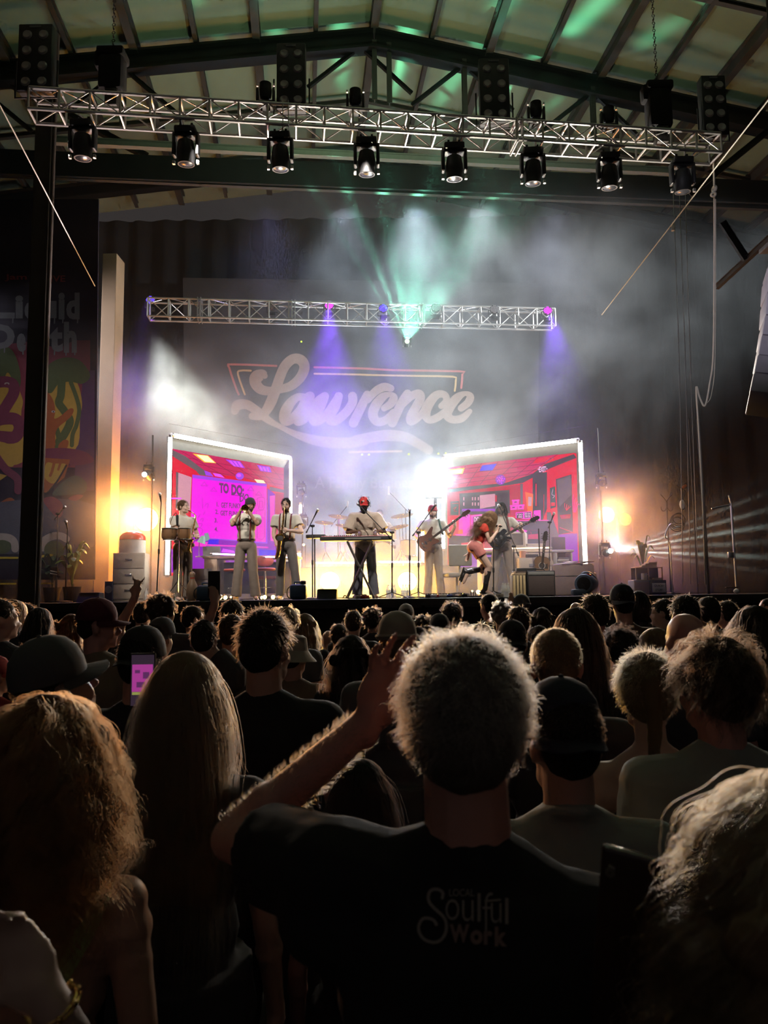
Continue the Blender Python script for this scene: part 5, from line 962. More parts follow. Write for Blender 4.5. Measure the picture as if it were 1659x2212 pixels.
# small cabinet with open shelf at far right
t, w, h = box_thing('small_cabinet', 'small cabinet with open wooden shelf holding white mug, far right', 'cabinet', 1369, 1404, 1253, 1290, 13.8, .35, m_gplast); MB().bbox((0,-.18,h*.45), (w*.94,.012,h*.8), .004).build('door', mat('cab_door', (.26,.17,.10), .6), t)
a = PY(1375, 1225, 13.8); b = PY(1436, 1253, 13.8); mb = MB(); W_ = b.x-a.x; Hh = a.z-b.z; t2 = thing('open_shelf_box', 'open wood-framed shelf box on top of the small cabinets', 'shelf', ((a.x+b.x)/2, 13.98, b.z+.0)); 
for x in (-W_/2+.012, -.01, W_/2-.012): MB().bbox((x,-.1,Hh/2), (.02,.02,Hh), .003).build('frame_post', m_wood, t2)
MB().bbox((0,-.1,Hh-.01), (W_,.02,.02), .003).build('top_rail', m_wood, t2); MB().bbox((0,.02,Hh-.005), (W_,.25,.012), .003).build('top_board', m_wood, t2); MB().bbox((0,.02,.006), (W_,.25,.012), .003).build('bottom_board', m_wood, t2); MB().bbox((0,.14,Hh/2), (W_,.01,Hh), .002).build('back_board', mat('shelf_dark', (.05,.04,.035), .8), t2)
mug((PY(1393,1250,13.9).x, 13.93, b.z+.014), 'white mug inside the open wooden shelf at right', m_paper, 1.1)
tag(MB().bbox((PY(1422,1248,13.9).x, 13.95, b.z+.03), (.16,.1,.03), .01).build('tray', m_wood), 'small wooden tray in the open shelf right of the mug', 'tray')
for i in range(3): tag(MB().bbox((PY(1402+i*3,1222,13.9).x, 13.95, a.z+.02+.028*i), (.26-.05*i,.18,.025), .004, -.1+.12*i).build('book', mat('bk%d' % i, [(.5,.38,.2),(.42,.3,.16),(.55,.42,.22)][i], .6)), ['lowest','middle','topmost'][i] + ' book piled on the open wooden shelf, far right', 'book', 'books on the open shelf')
t, w, h = box_thing('letter_box', 'dark box with white QUICK STUFF panel beneath the open shelf', 'box', 1406, 1441, 1253, 1290, 13.8, .35, m_rub); MB().bbox((0,-.178,h*.48), (w*.88,.008,h*.62), .003).build('white_panel', m_paper, t)
Aq = Art(lambda x, y, l: PY(x, y, 13.79 - .185 + .18 - l)); Aq.text('letters', 'QUICK!', 1413, 1263, 1434, 1268, .01); Aq.text('letters', 'STUFF', 1416, 1272, 1431, 1277, .01); Aq.build({'letters': m_rub}, t, {'letters': 'lettering'})
plant(1392, 14.6, 'tall plant with yellow blossoms lit by white rays', 1152, 12, m_leaf, .35, .035, seed=3, flower=mat('petal_yellow', (.5,.42,.05), .6))
# coat rack, poles
t = thing('coat_rack', 'slim dark coat rack with forked hooks at stage right', 'coat rack', G_(1450, 14.2)); z = PY(1440,1083,14.2).z - SZ; xo = PY(1440,1083,14.2).x - G_(1450,14.2).x
MB().tube([(0,0,.02),(xo,0,z)], .014).build('pole', m_steel, t); [MB().tube(smooth_pts([(xo,0,z),(xo+s*.06,0,z+.08),(xo+s*.11,0,z+.13)], 4), .009).build('upper_hook', m_steel, t) for s in (-1,1)]; [MB().tube(smooth_pts([(xo*.97,0,z-.1),(xo+s*.05,0,z-.18),(xo+s*.10,0,z-.16),(xo+s*.11,0,z-.10)], 4), .008).build('lower_hook', m_steel, t) for s in (-1,1)]; MB().lathe([(.001,0),(.16,0),(.15,.02),(.02,.04),(.001,.04)]).build('base', m_rub, t)
t = thing('boom_pole', 'silver stand with short bent arm near the coat rack', 'stand', G_(1453, 13.7)); c = PY(1446,1135,13.7) - G_(1453,13.7); MB().tube(smooth_pts([(0,0,.02),(0,0,c.z-.35),(-.08,0,c.z-.2),(c.x,0,c.z),(c.x+.10,0,c.z+.03)], 5), .013).build('pole', m_silver, t); MB().lathe([(.001,0),(.14,0),(.13,.02),(.001,.02)]).build('base', m_rub, t)
for x0, x1, lb in ((1505,1530,'tall thin silver pole, left of the pair right of smoke'),(1511,1533,'tall thin silver pole, right of the pair right of smoke'),(1488,1508,'dim thin pole left of the silver pair')):
    tag(MB().tube([PY(x1,1284,13.6 if x0 > 1500 else 14.2)*1.0 + V((0,0,-.03)), PY(x0,905,13.6 if x0 > 1500 else 14.2)], .014).build('thin_pole', m_steel), lb, 'pole')
t = thing('goal_frame', 'silver right-angled pipe frame near the right edge', 'pipe frame', G_(1589, 13.0)); q = lambda a, b: PY(a, b, 13.0) - G_(1589, 13.0); MB().tube([q(1592,1290), q(1579,1088)], .018).build('upright', m_silver, t); MB().tube([q(1579,1088), q(1574,1070)], .014).build('upper_stub', m_silver, t); MB().tube([q(1581,1089), q(1537,1099)], .014).build('cross_arm', m_silver, t); MB().bbox(q(1578,1199), (.09,.06,.10), .01).build('clamp_box', m_silver, t); MB().bbox(q(1580,1269), (.2,.06,.02), .004).build('foot_plate', m_steel, t)
tag(MB().ell(PY(1591,1277,12.8), (.05,.04,.04)).build('white_knob', m_paper), 'small white lump at foot of the pipe frame', 'bundle')
mb = MB(); [mb.torus(PY(1466,1120,14.0) + V((0,.02*i,-.02*i)), .10+.015*(i%3), .008, (.2,1,.1), 20, 5) for i in range(6)]; mb.v = [(x, y, CAMZ + (z-CAMZ)) for x, y, z in mb.v]; tag(mb.build('cable_coil', m_rub), 'black cable coil hung by the coat rack', 'cable')
t = thing('hanging_mic', 'white tube lamp head tilted beside cable coil', 'lamp', PY(1474,1090,14.0)); wbuild(MB().ell(PY(1474,1090,14.0), (.05,.04,.09)), 'head', m_paper, t); wbuild(MB().tube([PY(1474,1085,14.0), PY(1480,1060,14.0), PY(1462,1048,14.0)], .01), 'arm', m_rub, t)
tag(MB().bbox(PY(1478,1051,14.0), (.10,.02,.05), .005, Matrix.Rotation(-.6,3,'Y')).build('orange_tag', mat('orange_tag', (.55,.16,.05), .6)), 'small orange tag near the top of coat rack', 'tag')
# line array hanging at right
t = thing('speaker_array', 'curved hanging column of grey line-array speakers at right edge', 'speaker', PY(1650, 560, 9.0)); m_la = mat('array_grey', (.26,.24,.28), .6); nbox = 8
ys = [(1664,560),(1652,600),(1648,650),(1645,700),(1638,745),(1630,790),(1622,830),(1613,872)]
for i in range(nbox-1):
    a = PY(*ys[i], 9.0 - .01*i*i); b = PY(*ys[i+1], 9.0 - .01*(i+1)**2); d = (a-b); L_ = d.length; d.normalize(); fx = V((1,-.25,0)); fx = (fx - d*fx.dot(d)).normalized(); R = Matrix((fx, d.cross(fx), d)).transposed(); c = (a+b)/2 + fx*.28
    wbuild(MB().bbox(c, (.55,.40,L_*.94), .02, R), 'cabinet', m_la, t)
wbuild(MB().bbox(PY(1676,560,9.0) + V((.12,0,.16)), (.5,.3,.06), .01), 'rigging_frame', m_steel, t); wbuild(MB().tube([PY(1676,560,9.0) + V((.12,0,.16)), PY(1676,560,9.0) + V((.12,0,4.0))], .015), 'chain', m_steel, t)
beam(PY(1490, 420, 12), PY(1700, 250, 12), .06, .1, m_steel); beam(PY(1548, 620, 13.8), PY(1710, 470, 12), .07, .1, m_steel); beam(PY(1560, 480, 13), PY(1612, 560, 13), .07, .12, m_blk)

# ================================================================ people
bpy.context.scene.cycles_curves.shape = 'RIBBONS'
V = Vector
def cone(mb, p0, p1, r0, r1, n=14, flat=1.0):
    p0 = V(p0); p1 = V(p1); L = (p1-p0).length; return mb.lathe([(1e-6,0),(r0,0),(r0*.5+r1*.5,L/2),(r1,L),(1e-6,L)], p0, p1-p0, n)
def voxel(name, mb, vox, m, parent=None, it=3, disp=0.0, dscale=.08, loc=None):
    me = mb.mesh('t', m, False); o = bpy.data.objects.new('t', me); COL.objects.link(o)
    r = o.modifiers.new('r', 'REMESH'); r.mode = 'VOXEL'; r.voxel_size = vox; r.use_smooth_shade = True
    if it: s = o.modifiers.new('s', 'SMOOTH'); s.factor = .5; s.iterations = it
    if disp:
        key = 'cl%g' % dscale; tx = bpy.data.textures.get(key) or bpy.data.textures.new(key, 'CLOUDS'); tx.noise_scale = dscale; tx.noise_depth = 1
        d = o.modifiers.new('d', 'DISPLACE'); d.texture = tx; d.strength = disp; d.mid_level = .5
    dg = bpy.context.evaluated_depsgraph_get(); ev = o.evaluated_get(dg)
    nm = bpy.data.meshes.new_from_object(ev, depsgraph=dg); nm.name = name
    bpy.data.objects.remove(o); bpy.data.meshes.remove(me)
    nm.materials.clear(); nm.materials.append(m); nm.polygons.foreach_set('use_smooth', [True]*len(nm.polygons))
    ob = bpy.data.objects.new(name, nm); COL.objects.link(ob)
    if parent is not None: ob.parent = parent
    if loc is not None: ob.location = loc
    return ob
def Rot(rx=0, ry=0, rz_=0): return (Matrix.Rotation(rz_, 3, 'Z') @ Matrix.Rotation(ry, 3, 'Y') @ Matrix.Rotation(rx, 3, 'X'))
def basejoints(f=False):
    s = .158 if f else .188; h = .085
    J = dict(pel=(0,0,.97), chest=(0,.005,1.30), neck=(0,.02,1.49), head=(0,-.005,1.672), hr=(0,0,0))
    for sd, x in (('l', 1), ('r', -1)):
        J['sh'+sd] = (x*s, .01, 1.435); J['el'+sd] = (x*(s+.05), .03, 1.16); J['wr'+sd] = (x*(s+.06), -.06, .92)
        J['hp'+sd] = (x*h, 0, .93); J['kn'+sd] = (x*(h+.01), -.02, .50); J['an'+sd] = (x*(h+.02), .015, .085); J['to'+sd] = (x*(h+.045), -.15, .03)
        J['hd'+sd] = (0,-.15,-1); J['hn'+sd] = (-x,0,0); J['cu'+sd] = .5
    return J
def hand(mb, w, d, nrm, sd, cu=.5, k=1.0, th=.5, spread=.0):
    """five separate fingers; d: towards the fingers, nrm: the way the palm faces, sd: +1 left hand, -1 right"""
    w = V(w); d = V(d).normalized(); nrm = V(nrm); nrm = (nrm - d*nrm.dot(d)).normalized(); s = d.cross(nrm)*sd      # s points to the thumb side
    R = Matrix((s, nrm, d)).transposed(); cus = cu if isinstance(cu, (list, tuple)) else [cu]*4
    mb.cap(w - d*.02, w + d*.02, .026*k, .027*k)
    mb.ell(w + d*.052*k, (.040*k, .0165*k, .052*k), R); mb.ell(w + d*.03*k + s*.022*k + nrm*.008*k, (.019*k, .016*k, .034*k), R)
    for i, (o_, L) in enumerate(((.029, .068), (.010, .077), (-.010, .071), (-.028, .056))):
        p = w + d*(.092 - abs(i-1.2)*.004)*k + s*o_*k; a = cus[i]*.55; dd = (d + s*spread*(1.2-i)*.35).normalized(); r = (.0090 - .0006*(i == 3))*k
        for j, fr in enumerate((.45, .31, .24)):
            ang = a*(j+1) if j else a*.8
            q = p + (dd*cos(ang) + nrm*sin(ang))*L*fr*k; mb.cap(p, q, r*(1 - .08*j), r*(.92 - .08*j), 8, 3); p = q
    p = w + d*.028*k + s*.030*k + nrm*.004*k; dd = (d*.55 + s*.75 + nrm*.25).normalized()
    q = p + dd*.038*k; mb.cap(p, q, .0125*k, .0105*k, 8, 3); d2 = (dd*(1-th*.6) + d*.5 + nrm*th*.5).normalized(); mb.cap(q, q + d2*.034*k, .0105*k, .009*k, 8, 3)
def head_prims(mb, c, R, f=False, det=True):
    c = V(c); e = lambda p, r, q=None: mb.ell(c + R @ V(p), r, (R @ q) if q is not None else R)
    k = .95 if f else 1.0
    e((0,.014,.036), (.074*k,.094,.086)); e((0,-.028,-.025), (.061*k,.062,.080)); e((0,-.034,-.080), (.045*k,.052,.036)); e((0,-.078,-.098), (.019,.015,.017))
    mb.cap(c + R @ V((0,-.088,.006)), c + R @ V((0,-.110,-.028)), .0075, .012, 8, 3)
    mb.cap(c + R @ V((-.036,-.078,.020)), c + R @ V((.036,-.078,.020)), .0125, None, 8, 3)
    for x in (-1, 1):
        e((x*.038,-.060,-.034), (.022,.022,.026)); e((x*.077*k,.014,-.012), (.009,.019,.031), Rot(0, x*.15, x*.35)); e((x*.011,-.104,-.033), (.007,.008,.006))
        e((x*.044,-.025,-.075), (.016,.035,.025))
    e((0,-.0905,-.060), (.022,.008,.0052)); e((0,-.0895,-.071), (.018,.008,.0058))
def torso_frame(J):
    up = (V(J['neck']) - V(J['pel'])).normalized(); x = (V(J['shl']) - V(J['shr'])); x = (x - up*x.dot(up)).normalized(); y = up.cross(x); return Matrix((x, y, up)).transposed()
def pelvis_frame(J):
    up = (V(J['chest']) - V(J['pel'])).normalized(); x = (V(J['hpl']) - V(J['hpr'])); x = (x - up*x.dot(up)).normalized(); y = up.cross(x); return Matrix((x, y, up)).transposed()
def torso(mb, J, f, g=0.0, low=True, fat=0.0, shoulders=True):
    T = torso_frame(J); Pf = pelvis_frame(J); ch = V(J['chest']); pe = V(J['pel']); nk = V(J['neck']); mid = (ch + pe)/2
    if f:
        mb.ell(ch + T @ V((0,.0,.02)), (.138+g, .095+g, .165+g), T); mb.ell(mid + T @ V((0,0,.01)), (.118+g+fat, .088+g+fat, .15), T)
        for x in (-1, 1): mb.ell(ch + T @ V((x*.062,-.07,.0)), (.058+g, .052+g, .058+g), T)
        if low: mb.ell(pe, (.165+g, .115+g, .13+g), Pf); [mb.ell(pe + Pf @ V((x*.07,.055,-.03)), (.075+g,.07+g,.085+g), Pf) for x in (-1,1)]
    else:
        mb.ell(ch + T @ V((0,.0,.03)), (.162+g, .108+g, .185+g), T); mb.ell(mid + T @ V((0,-.005,.0)), (.140+g+fat, .100+g+fat, .17), T)
        if low: mb.ell(pe, (.152+g, .112+g, .13+g), Pf)
    if shoulders:
        for sd in 'lr':
            s = V(J['sh'+sd]); mb.cap(nk*.75 + s*.25 - T @ V((0,0,.035)), s, (.055+g) if not f else (.045+g), (.056+g) if not f else (.046+g))
            mb.cap(nk + T @ V((0,.0,.02)), lerp(nk, s, .62) - T @ V((0,0,.012)), .048+g*.6, .045+g*.8)
            mb.cap(ch*.5 + nk*.5 - T @ V((0,0,.03)), s - T @ V((0,0,.05)), .075+g, .055+g)
def body_blob(J, f, m, parent, vox=.012, fat=0.0, hands=True, legs=True, arms='lr', neckr=None, name='body', k=1.0):
    mb = MB(); R = Rot(*J['hr']); hc = V(J['head']); head_prims(mb, hc, R, f)
    nr = neckr or (.046 if f else .057)
    mb.cap(V(J['neck']) - V((0,0,.03)), hc + R @ V((0,.018,-.055)), nr*1.08, nr)
    torso(mb, J, f, 0, True, fat)
    a = .86 if f else 1.0
    for sd in arms:
        x = 1 if sd == 'l' else -1
        s, e, w = V(J['sh'+sd]), V(J['el'+sd]), V(J['wr'+sd])
        mb.cap(s, e, .050*a, .038*a); mb.ell(lerp(s, e, .38), (.048*a,)*3); mb.cap(e, w, .039*a, .027*a); mb.ell(lerp(e, w, .28), (.042*a,)*3)
        if hands: hand(mb, w, J['hd'+sd], J['hn'+sd], x, J['cu'+sd], k*(.92 if f else 1.0), J.get('th'+sd, .5), J.get('sp'+sd, 0))
    if legs:
        for sd in 'lr':
            h, n_, a_, t_ = (V(J[q+sd]) for q in ('hp','kn','an','to'))
            mb.cap(h, n_, .088, .056); mb.cap(n_, a_, .056, .036); mb.ell(lerp(n_, a_, .28) + V((0,.015,0)), (.052,.052,.09)); mb.cap(a_ - V((0,0,.03)), t_, .038, .028)
    return voxel(name, mb, vox, m, parent, 2)
def top_blob(J, f, m, parent, sleeve=.55, g=.014, loose=.0, vox=.012, name='shirt', hem=.0, fat=0.0, low=True, collar=False, arms='lr', disp=.008, sl_g=.012):
    mb = MB(); torso(mb, J, f, g + loose, low, fat); a = .86 if f else 1.0
    for sd in arms:
        s, e = V(J['sh'+sd]), V(J['el'+sd]); w = V(J['wr'+sd])
        if sleeve > 0:
            q = lerp(s, e, min(sleeve, 1)); mb.cap(s, s, .055*a + g + sl_g*.5); cone(mb, s, q, .056*a + g + sl_g*.4, .050*a + g + sl_g)
            if sleeve > 1: mb.cap(e, e, .05*a + g); cone(mb, e, lerp(e, w, sleeve-1), .046*a+g, .036*a+g)
    if hem: P_ = pelvis_frame(J); c = V(J['pel']); cone(mb, c + P_ @ V((0,0,.10)), c - P_ @ V((0,0,hem)), .155+g, .165+g, 18)
    if collar:
        nk = V(J['neck']); h = V(J['head']); d = (h-nk).normalized(); mb.torus(nk + d*.035 + V((0,.006,0)), .062 if not f else .052, .014, d + V((0,-.25,0)), 20, 8); mb.cap(nk - d*.04, nk + d*.03, .068, .062)
    return voxel(name, mb, vox, m, parent, 3, disp, .07)
def trouser_blob(J, f, m, parent, wide=.02, vox=.013, name='trousers', end=.06, shorts=None, waist=.02):
    mb = MB(); P_ = pelvis_frame(J); g = .014; pe = V(J['pel'])
    mb.ell(pe - P_ @ V((0,0,.01)), ((.165 if f else .155)+g, .118+g, .125), P_); cone(mb, pe - P_ @ V((0,0,.02)), pe + P_ @ V((0,0,.10)), .15, (.128 if f else .145), 18) if False else None
    if f: [mb.ell(pe + P_ @ V((x*.07,.055,-.03)), (.075+g,.07+g,.085+g), P_) for x in (-1,1)]
    for sd in 'lr':
        h, n_, a_ = (V(J[q+sd]) for q in ('hp','kn','an')); d = (a_-n_).normalized()
        if shorts is not None: mb.cap(h, h, .10); cone(mb, h, lerp(h, n_, shorts), .103, .098+wide*.4); continue
        mb.cap(h, n_, .098, .068+wide*.5); mb.cap(n_, n_, .066+wide*.5); cone(mb, n_, a_ + d*(.085-end)*.6, .067+wide*.5, .058+wide)
    return voxel(name, mb, vox, m, parent, 3, .012, .11)
def belt(J, m, parent, r=(.163,.125), h=.035, z=.085, name='belt'):
    P_ = pelvis_frame(J); c = V(J['pel']) + P_ @ V((0,0,z)); vs = []; fs = []; n = 28
    for zz in (-h/2, h/2):
        for k in range(n): vs.append(c + P_ @ V((r[0]*cos(2*PI*k/n), r[1]*sin(2*PI*k/n), zz)))
    fs = [(k, (k+1)%n, n+(k+1)%n, n+k) for k in range(n)]; return MB().add(vs, fs).build(name, m, parent)
def shoes(J, m, parent, sole=None, name='shoe', boot=0):
    for sd in 'lr':
        a, t = V(J['an'+sd]), V(J['to'+sd]); d = (t-a); d.normalize(); up = V(J['kn'+sd]) - a; up.normalize(); up = (up - d*up.dot(d)).normalized() if abs(up.dot(d)) < .98 else V((0,0,1))
        x = d.cross(up).normalized(); R = Matrix((x, d, up)).transposed(); mb = MB()
        b = a - up*.045
        mb.ell(b + d*-.005, (.042,.05,.042), R); mb.ell(b + d*.085, (.045,.085,.032), R); mb.ell(b + d*.15, (.042,.05,.026), R); mb.cap(a, a - up*.03, .042, .044)
        if boot: mb.cap(a + (V(J['kn'+sd])-a).normalized()*boot, a, .05, .046)
        o = voxel(name, mb, .010, m, parent, 1)
        s_ = MB(); s_.bbox(b + d*.06 - up*.034, (.088,.25,.020), .008, R); s_.build('sole', sole or m, o) if True else None
def face_bits(J, parent, f=False, brow=(.03,.02,.015), lip=(.45,.16,.13), beard=None, glasses=False, beard_mat=None):
    R = Rot(*J['hr']); c = V(J['head']); P_ = lambda x, y, z: c + R @ V((x, y, z))
    for x in (-1, 1):
        mb = MB(); mb.ell(P_(x*.030, -.0835, -.001), (.0115,.008,.0075), R); mb.mat(1).ell(P_(x*.030, -.0905, -.001), (.0045,.0025,.0045), R); mb.build('eye', [mat('eye_white', (.6,.57,.53), .3, var=0), mat('eye_dark', (.02,.012,.01), .2, var=0)], parent)
        MB().cap(P_(x*.017, -.0955, .022), P_(x*.046, -.086, .024), .0042, .003, 8, 3).build('eyebrow', mat('brow_%g' % brow[0], brow, .8), parent)
    MB().ell(P_(0,-.0985,-.0655), (.019,.005,.006), R).build('lips', mat('lip_%g' % lip[0], lip, .5), parent)
    if beard:
        mb = MB(); m = beard_mat
        mb.ell(P_(0,-.040,-.085), (.051,.058,.037), R); mb.ell(P_(0,-.082,-.096), (.026,.020,.026), R); mb.ell(P_(0,-.099,-.050), (.025,.008,.006), R)
        for x in (-1,1): mb.cap(P_(x*.060,-.015,-.03), P_(x*.044,-.055,-.085), .013, .016)
        voxel('beard', mb, .005, m, parent, 1, .004, .01)
# ---------------------------------------------------------------- hair
def hair_mat(name, col, tint=1.0):
    if name in _mats: return _mats[name]
    if name.startswith('stage'): return mat(name, col, .6, var=0, spec=.3)
    m = bpy.data.materials.new(name); m.use_nodes = True; nt = m.node_tree
    for n_ in list(nt.nodes): nt.nodes.remove(n_)
    h = nt.nodes.new('ShaderNodeBsdfHairPrincipled'); h.model = 'CHIANG'; h.parametrization = 'COLOR'; h.inputs['Color'].default_value = tuple(col) + (1,)
    h.inputs['Roughness'].default_value = .38; h.inputs['Radial Roughness'].default_value = .5
    o = nt.nodes.new('ShaderNodeOutputMaterial'); nt.links.new(h.outputs[0], o.inputs[0]); _mats[name] = m; return m
def strands(name, n, kind='short', L=.03, r=.0005, curl=.0, seed=1, zmin=-.03, steps=6, grow=1.0, front=True, freq=3.0, fall=0.35, lift=.5, ctr=(0,.016,.034), rad=(.080,.098,.090), spread=0.0, clump=0, vol=.25):
    rs = np.random.RandomState(seed); c = np.array(ctr); R_ = np.array(rad)*grow
    d = rs.normal(size=(n*6, 3)); d /= np.linalg.norm(d, axis=1)[:, None]; p = c + d*R_
    hl = -.02 + np.clip((p[:,1] - 0.0)/.09, -1, 1)*-.075     # hairline: low at the back, high at the front
    hl = np.where(p[:,1] < 0, .045 + (-p[:,1] - .0)*.35 - .03, hl)
    keep = p[:,2] > hl; p = p[keep][:n]; d = d[keep][:n]; n = len(p)
    nr = d/R_; nr /= np.linalg.norm(nr, axis=1)[:, None]
    down = np.array([0,0,-1.0]); Ls = L*rs.uniform(.55, 1.15, n)[:, None]
    if kind in ('short', 'curly'):
        tan = down - nr*(nr @ down)[:, None]; tan += np.array([0,-.25,0]); v = nr*lift + tan*.5 + rs.normal(size=(n,3))*.28
    else: v = nr*vol + np.array([0,.15,0]) + down*.8 + rs.normal(size=(n,3))*.12; v[:,0] += np.sign(p[:,0])*.05
    v /= np.linalg.norm(v, axis=1)[:, None]
    P_ = np.zeros((n, steps, 3)); P_[:,0] = p; q = p.copy(); ph = rs.uniform(0, 6.28, n)
    if clump:
        m_ = max(1, n//clump); g_ = np.arange(n) % m_; p = p[g_] + rs.normal(size=(n,3))*.0045; v = v[g_] + rs.normal(size=(n,3))*.035; v /= np.linalg.norm(v, axis=1)[:, None]; ph = ph[g_] + rs.normal(size=n)*.35; Ls = Ls[g_]*rs.uniform(.85,1.1,n)[:, None]; P_[:,0] = p; q = p.copy()
    a1 = rs.normal(size=(n,3)); a1 = a1[g_] if clump else a1; a1 /= np.linalg.norm(a1, axis=1)[:, None]
    for k in range(1, steps):
        q = q + v*Ls/(steps-1)
        if kind == 'long':
            v = v*(1-fall) + down*fall + rs.normal(size=(n,3))*.05; v[:,1] += np.where(q[:,2] < -.12, .03, .0); v[:,0] += np.sign(q[:,0])*spread*.06; v /= np.linalg.norm(v, axis=1)[:, None]
            e = (q - c)/(R_*1.04); l = np.linalg.norm(e, axis=1); ins = l < 1; q[ins] = c + (e[ins]/l[ins][:,None])*R_*1.04
            # keep off the neck and the shoulders
            w_ = (q[:,2] < -.16) & (q[:,1] < .075) & (np.abs(q[:,0]) < .2); q[w_, 1] = np.where(p[w_,1] > -.02, np.maximum(q[w_,1], .085), np.minimum(q[w_,1], -.075))
        else: v = v*(1-fall*.5) + down*fall*.5; v /= np.linalg.norm(v, axis=1)[:, None]
        off = 0
        if curl: t = k/(steps-1); an = ph + t*6.28*freq; sd = np.cross(v, a1); sd /= (np.linalg.norm(sd, axis=1)[:, None] + 1e-6); s2 = np.cross(v, sd); off = (sd*np.cos(an)[:, None] + s2*np.sin(an)[:, None])*curl*min(1, t*2)
        P_[:,k] = q + off
    return P_, r
def mk_curves(name, P_, r, m):
    n, k, _ = P_.shape; cu = bpy.data.hair_curves.new(name); cu.add_curves([k]*n)
    cu.attributes['position'].data.foreach_set('vector', P_.reshape(-1).astype(np.float32)) if 'position' in cu.attributes else None
    a = cu.attributes.get('radius') or cu.attributes.new('radius', 'FLOAT', 'POINT')
    rr = np.tile(np.linspace(r, r*.3, k), n).astype(np.float32); a.data.foreach_set('value', rr); cu.materials.append(m); return cu
_hair = {}
def hair_data(kind, q, seed=1):
    """kind of haircut and quality 0..3 -> (mesh, strand curves), both in the head's own frame"""
    key = (kind, q, seed)
    if key in _hair: return _hair[key]
    mb = MB(); rs = random.Random(seed + 7); vox = (.013, .011, .008, .006)[q]; N = (260, 1100, 4500, 12000)[q]; r = (.0011, .0007, .00042, .00034)[q]; m = mat('hair_base', (.02,.014,.01), .8)
    def skull(g, back=True):
        mb.ell((0,.020,.044), (.078+g,.092+g,.084+g)); mb.ell((0,.045,.0), (.070+g,.066+g,.075+g)) if back else None
    def balls(n, R, br, zlo=-.1, cy_=.02, cz=.03):
        for _ in range(n):
            d = V((rs.gauss(0,1), rs.gauss(0,1), rs.gauss(0,1))).normalized(); p = V((d.x*R[0], cy_ + d.y*R[1], cz + d.z*R[2]))
            if p.z < zlo or (p.y < -.04 and p.z < .05): continue
            mb.ell(p, (br*rs.uniform(.6,1.2),)*3, None, 8, 6)
    hang = lambda L, w, g=0: [mb.cap((x*w*.9, .05+g, .0), (x*w*1.15, .095+g, -L), .05, .045) for x in (-1, -.35, .35, 1)] + [mb.cap((x*.072, .01, .02), (x*.095, .05, -L*.8), .034, .03) for x in (-1, 1)]
    it = 3; disp = .006
    if kind == 'buzz': skull(-.001); P_ = strands('h', N, 'short', .009, r, grow=1.0, steps=3)
    elif kind == 'short': skull(.004); P_ = strands('h', N, 'short', .030, r, grow=1.02, steps=4, seed=seed)
    elif kind == 'spiky': skull(.004); P_ = strands('h', N, 'short', .025, r, curl=.004, freq=.7, grow=.99, steps=5, lift=.55, clump=9, fall=.25, seed=seed)
    elif kind == 'wavy': skull(.010); balls(60, (.082,.1,.085), .018, -.06); P_ = strands('h', N, 'short', .075, r, curl=.006, freq=1.2, grow=1.05, steps=8, lift=.4, fall=.5, seed=seed, clump=10)
    elif kind == 'curly': skull(.010); balls(120, (.092,.108,.095), .018, -.08); P_ = strands('h', N, 'curly', .06, r, curl=.009, freq=2, grow=1.08, steps=10, lift=.9, seed=seed, clump=6)
    elif kind == 'afro': skull(.018); balls(200, (.105,.12,.108), .02, -.08); P_ = strands('h', N, 'curly', .06, r, curl=.010, freq=3, grow=1.28, steps=10, lift=1.2, fall=.1, seed=seed)
    elif kind == 'bob': skull(.008); hang(.10, .055); P_ = strands('h', N, 'long', .28, r, grow=1.06, steps=10, fall=.4, spread=.2, seed=seed)
    elif kind == 'long': skull(.007); hang(.40, .055); P_ = strands('h', int(N*.7), 'long', .56, r, curl=.003, freq=1, grow=1.05, steps=14, fall=.42, seed=seed)
    elif kind == 'longcurly': skull(.014); hang(.33, .065); [mb.ell((rs.uniform(-.12,.12), rs.uniform(.05,.13), rs.uniform(-.36,.05)), (rs.uniform(.02,.035),)*3, None, 8, 6) for _ in range(70)]; balls(60, (.09,.1,.09), .018); P_ = strands('h', int(N*.7), 'long', .55, r, curl=(.006,.008,.012,.012)[q], freq=5, grow=1.10, steps=20, fall=.28, spread=.4, seed=seed, clump=(3,5,12,14)[q], vol=.5); disp = .012
    elif kind == 'bigcurly': skull(.020); hang(.13, .065); [mb.ell((rs.uniform(-.10,.10), rs.uniform(.0,.11), rs.uniform(-.19,.08)), (rs.uniform(.02,.032),)*3, None, 8, 6) for _ in range(110)]; balls(120, (.095,.108,.102), .018); P_ = strands('h', int(N*1.1), 'long', .27, r*1.15, curl=.012, freq=3.2, grow=1.20, steps=22, fall=.2, spread=.3, seed=seed, clump=26, vol=.7); disp = .016
    elif kind == 'ponytail': skull(.006); mb.ell((0,.115,.045), (.022,.022,.022)); mb.cap((0,.125,.05), (0,.15,-.08), .026, .022); mb.cap((0,.15,-.08), (.01,.13,-.26), .022, .010); P_ = strands('h', N, 'short', .035, r, grow=1.02, steps=5, seed=seed, curl=.003)
    elif kind == 'updo': skull(.012); mb.ell((0,.10,-.02), (.05,.035,.05)); balls(50, (.085,.1,.09), .016); P_ = strands('h', N, 'short', .07, r, curl=.008, freq=1.2, grow=1.07, steps=8, lift=.6, fall=.5, seed=seed)
    me = voxel('hair', mb, vox, m, None, it, disp, .03); dm = me.data; bpy.data.objects.remove(me)
    cu = mk_curves('strands', P_[0], P_[1], hair_mat('strand', (.25,.15,.08)))
    _hair[key] = (dm, cu); return _hair[key]
HC = dict(black=(.012,.008,.007), brown=(.045,.026,.015), lbrown=(.16,.09,.045), blond=(.32,.22,.12), grey=(.24,.21,.18), red=(.24,.085,.03), sandy=(.17,.105,.055), dark=(.022,.014,.010))
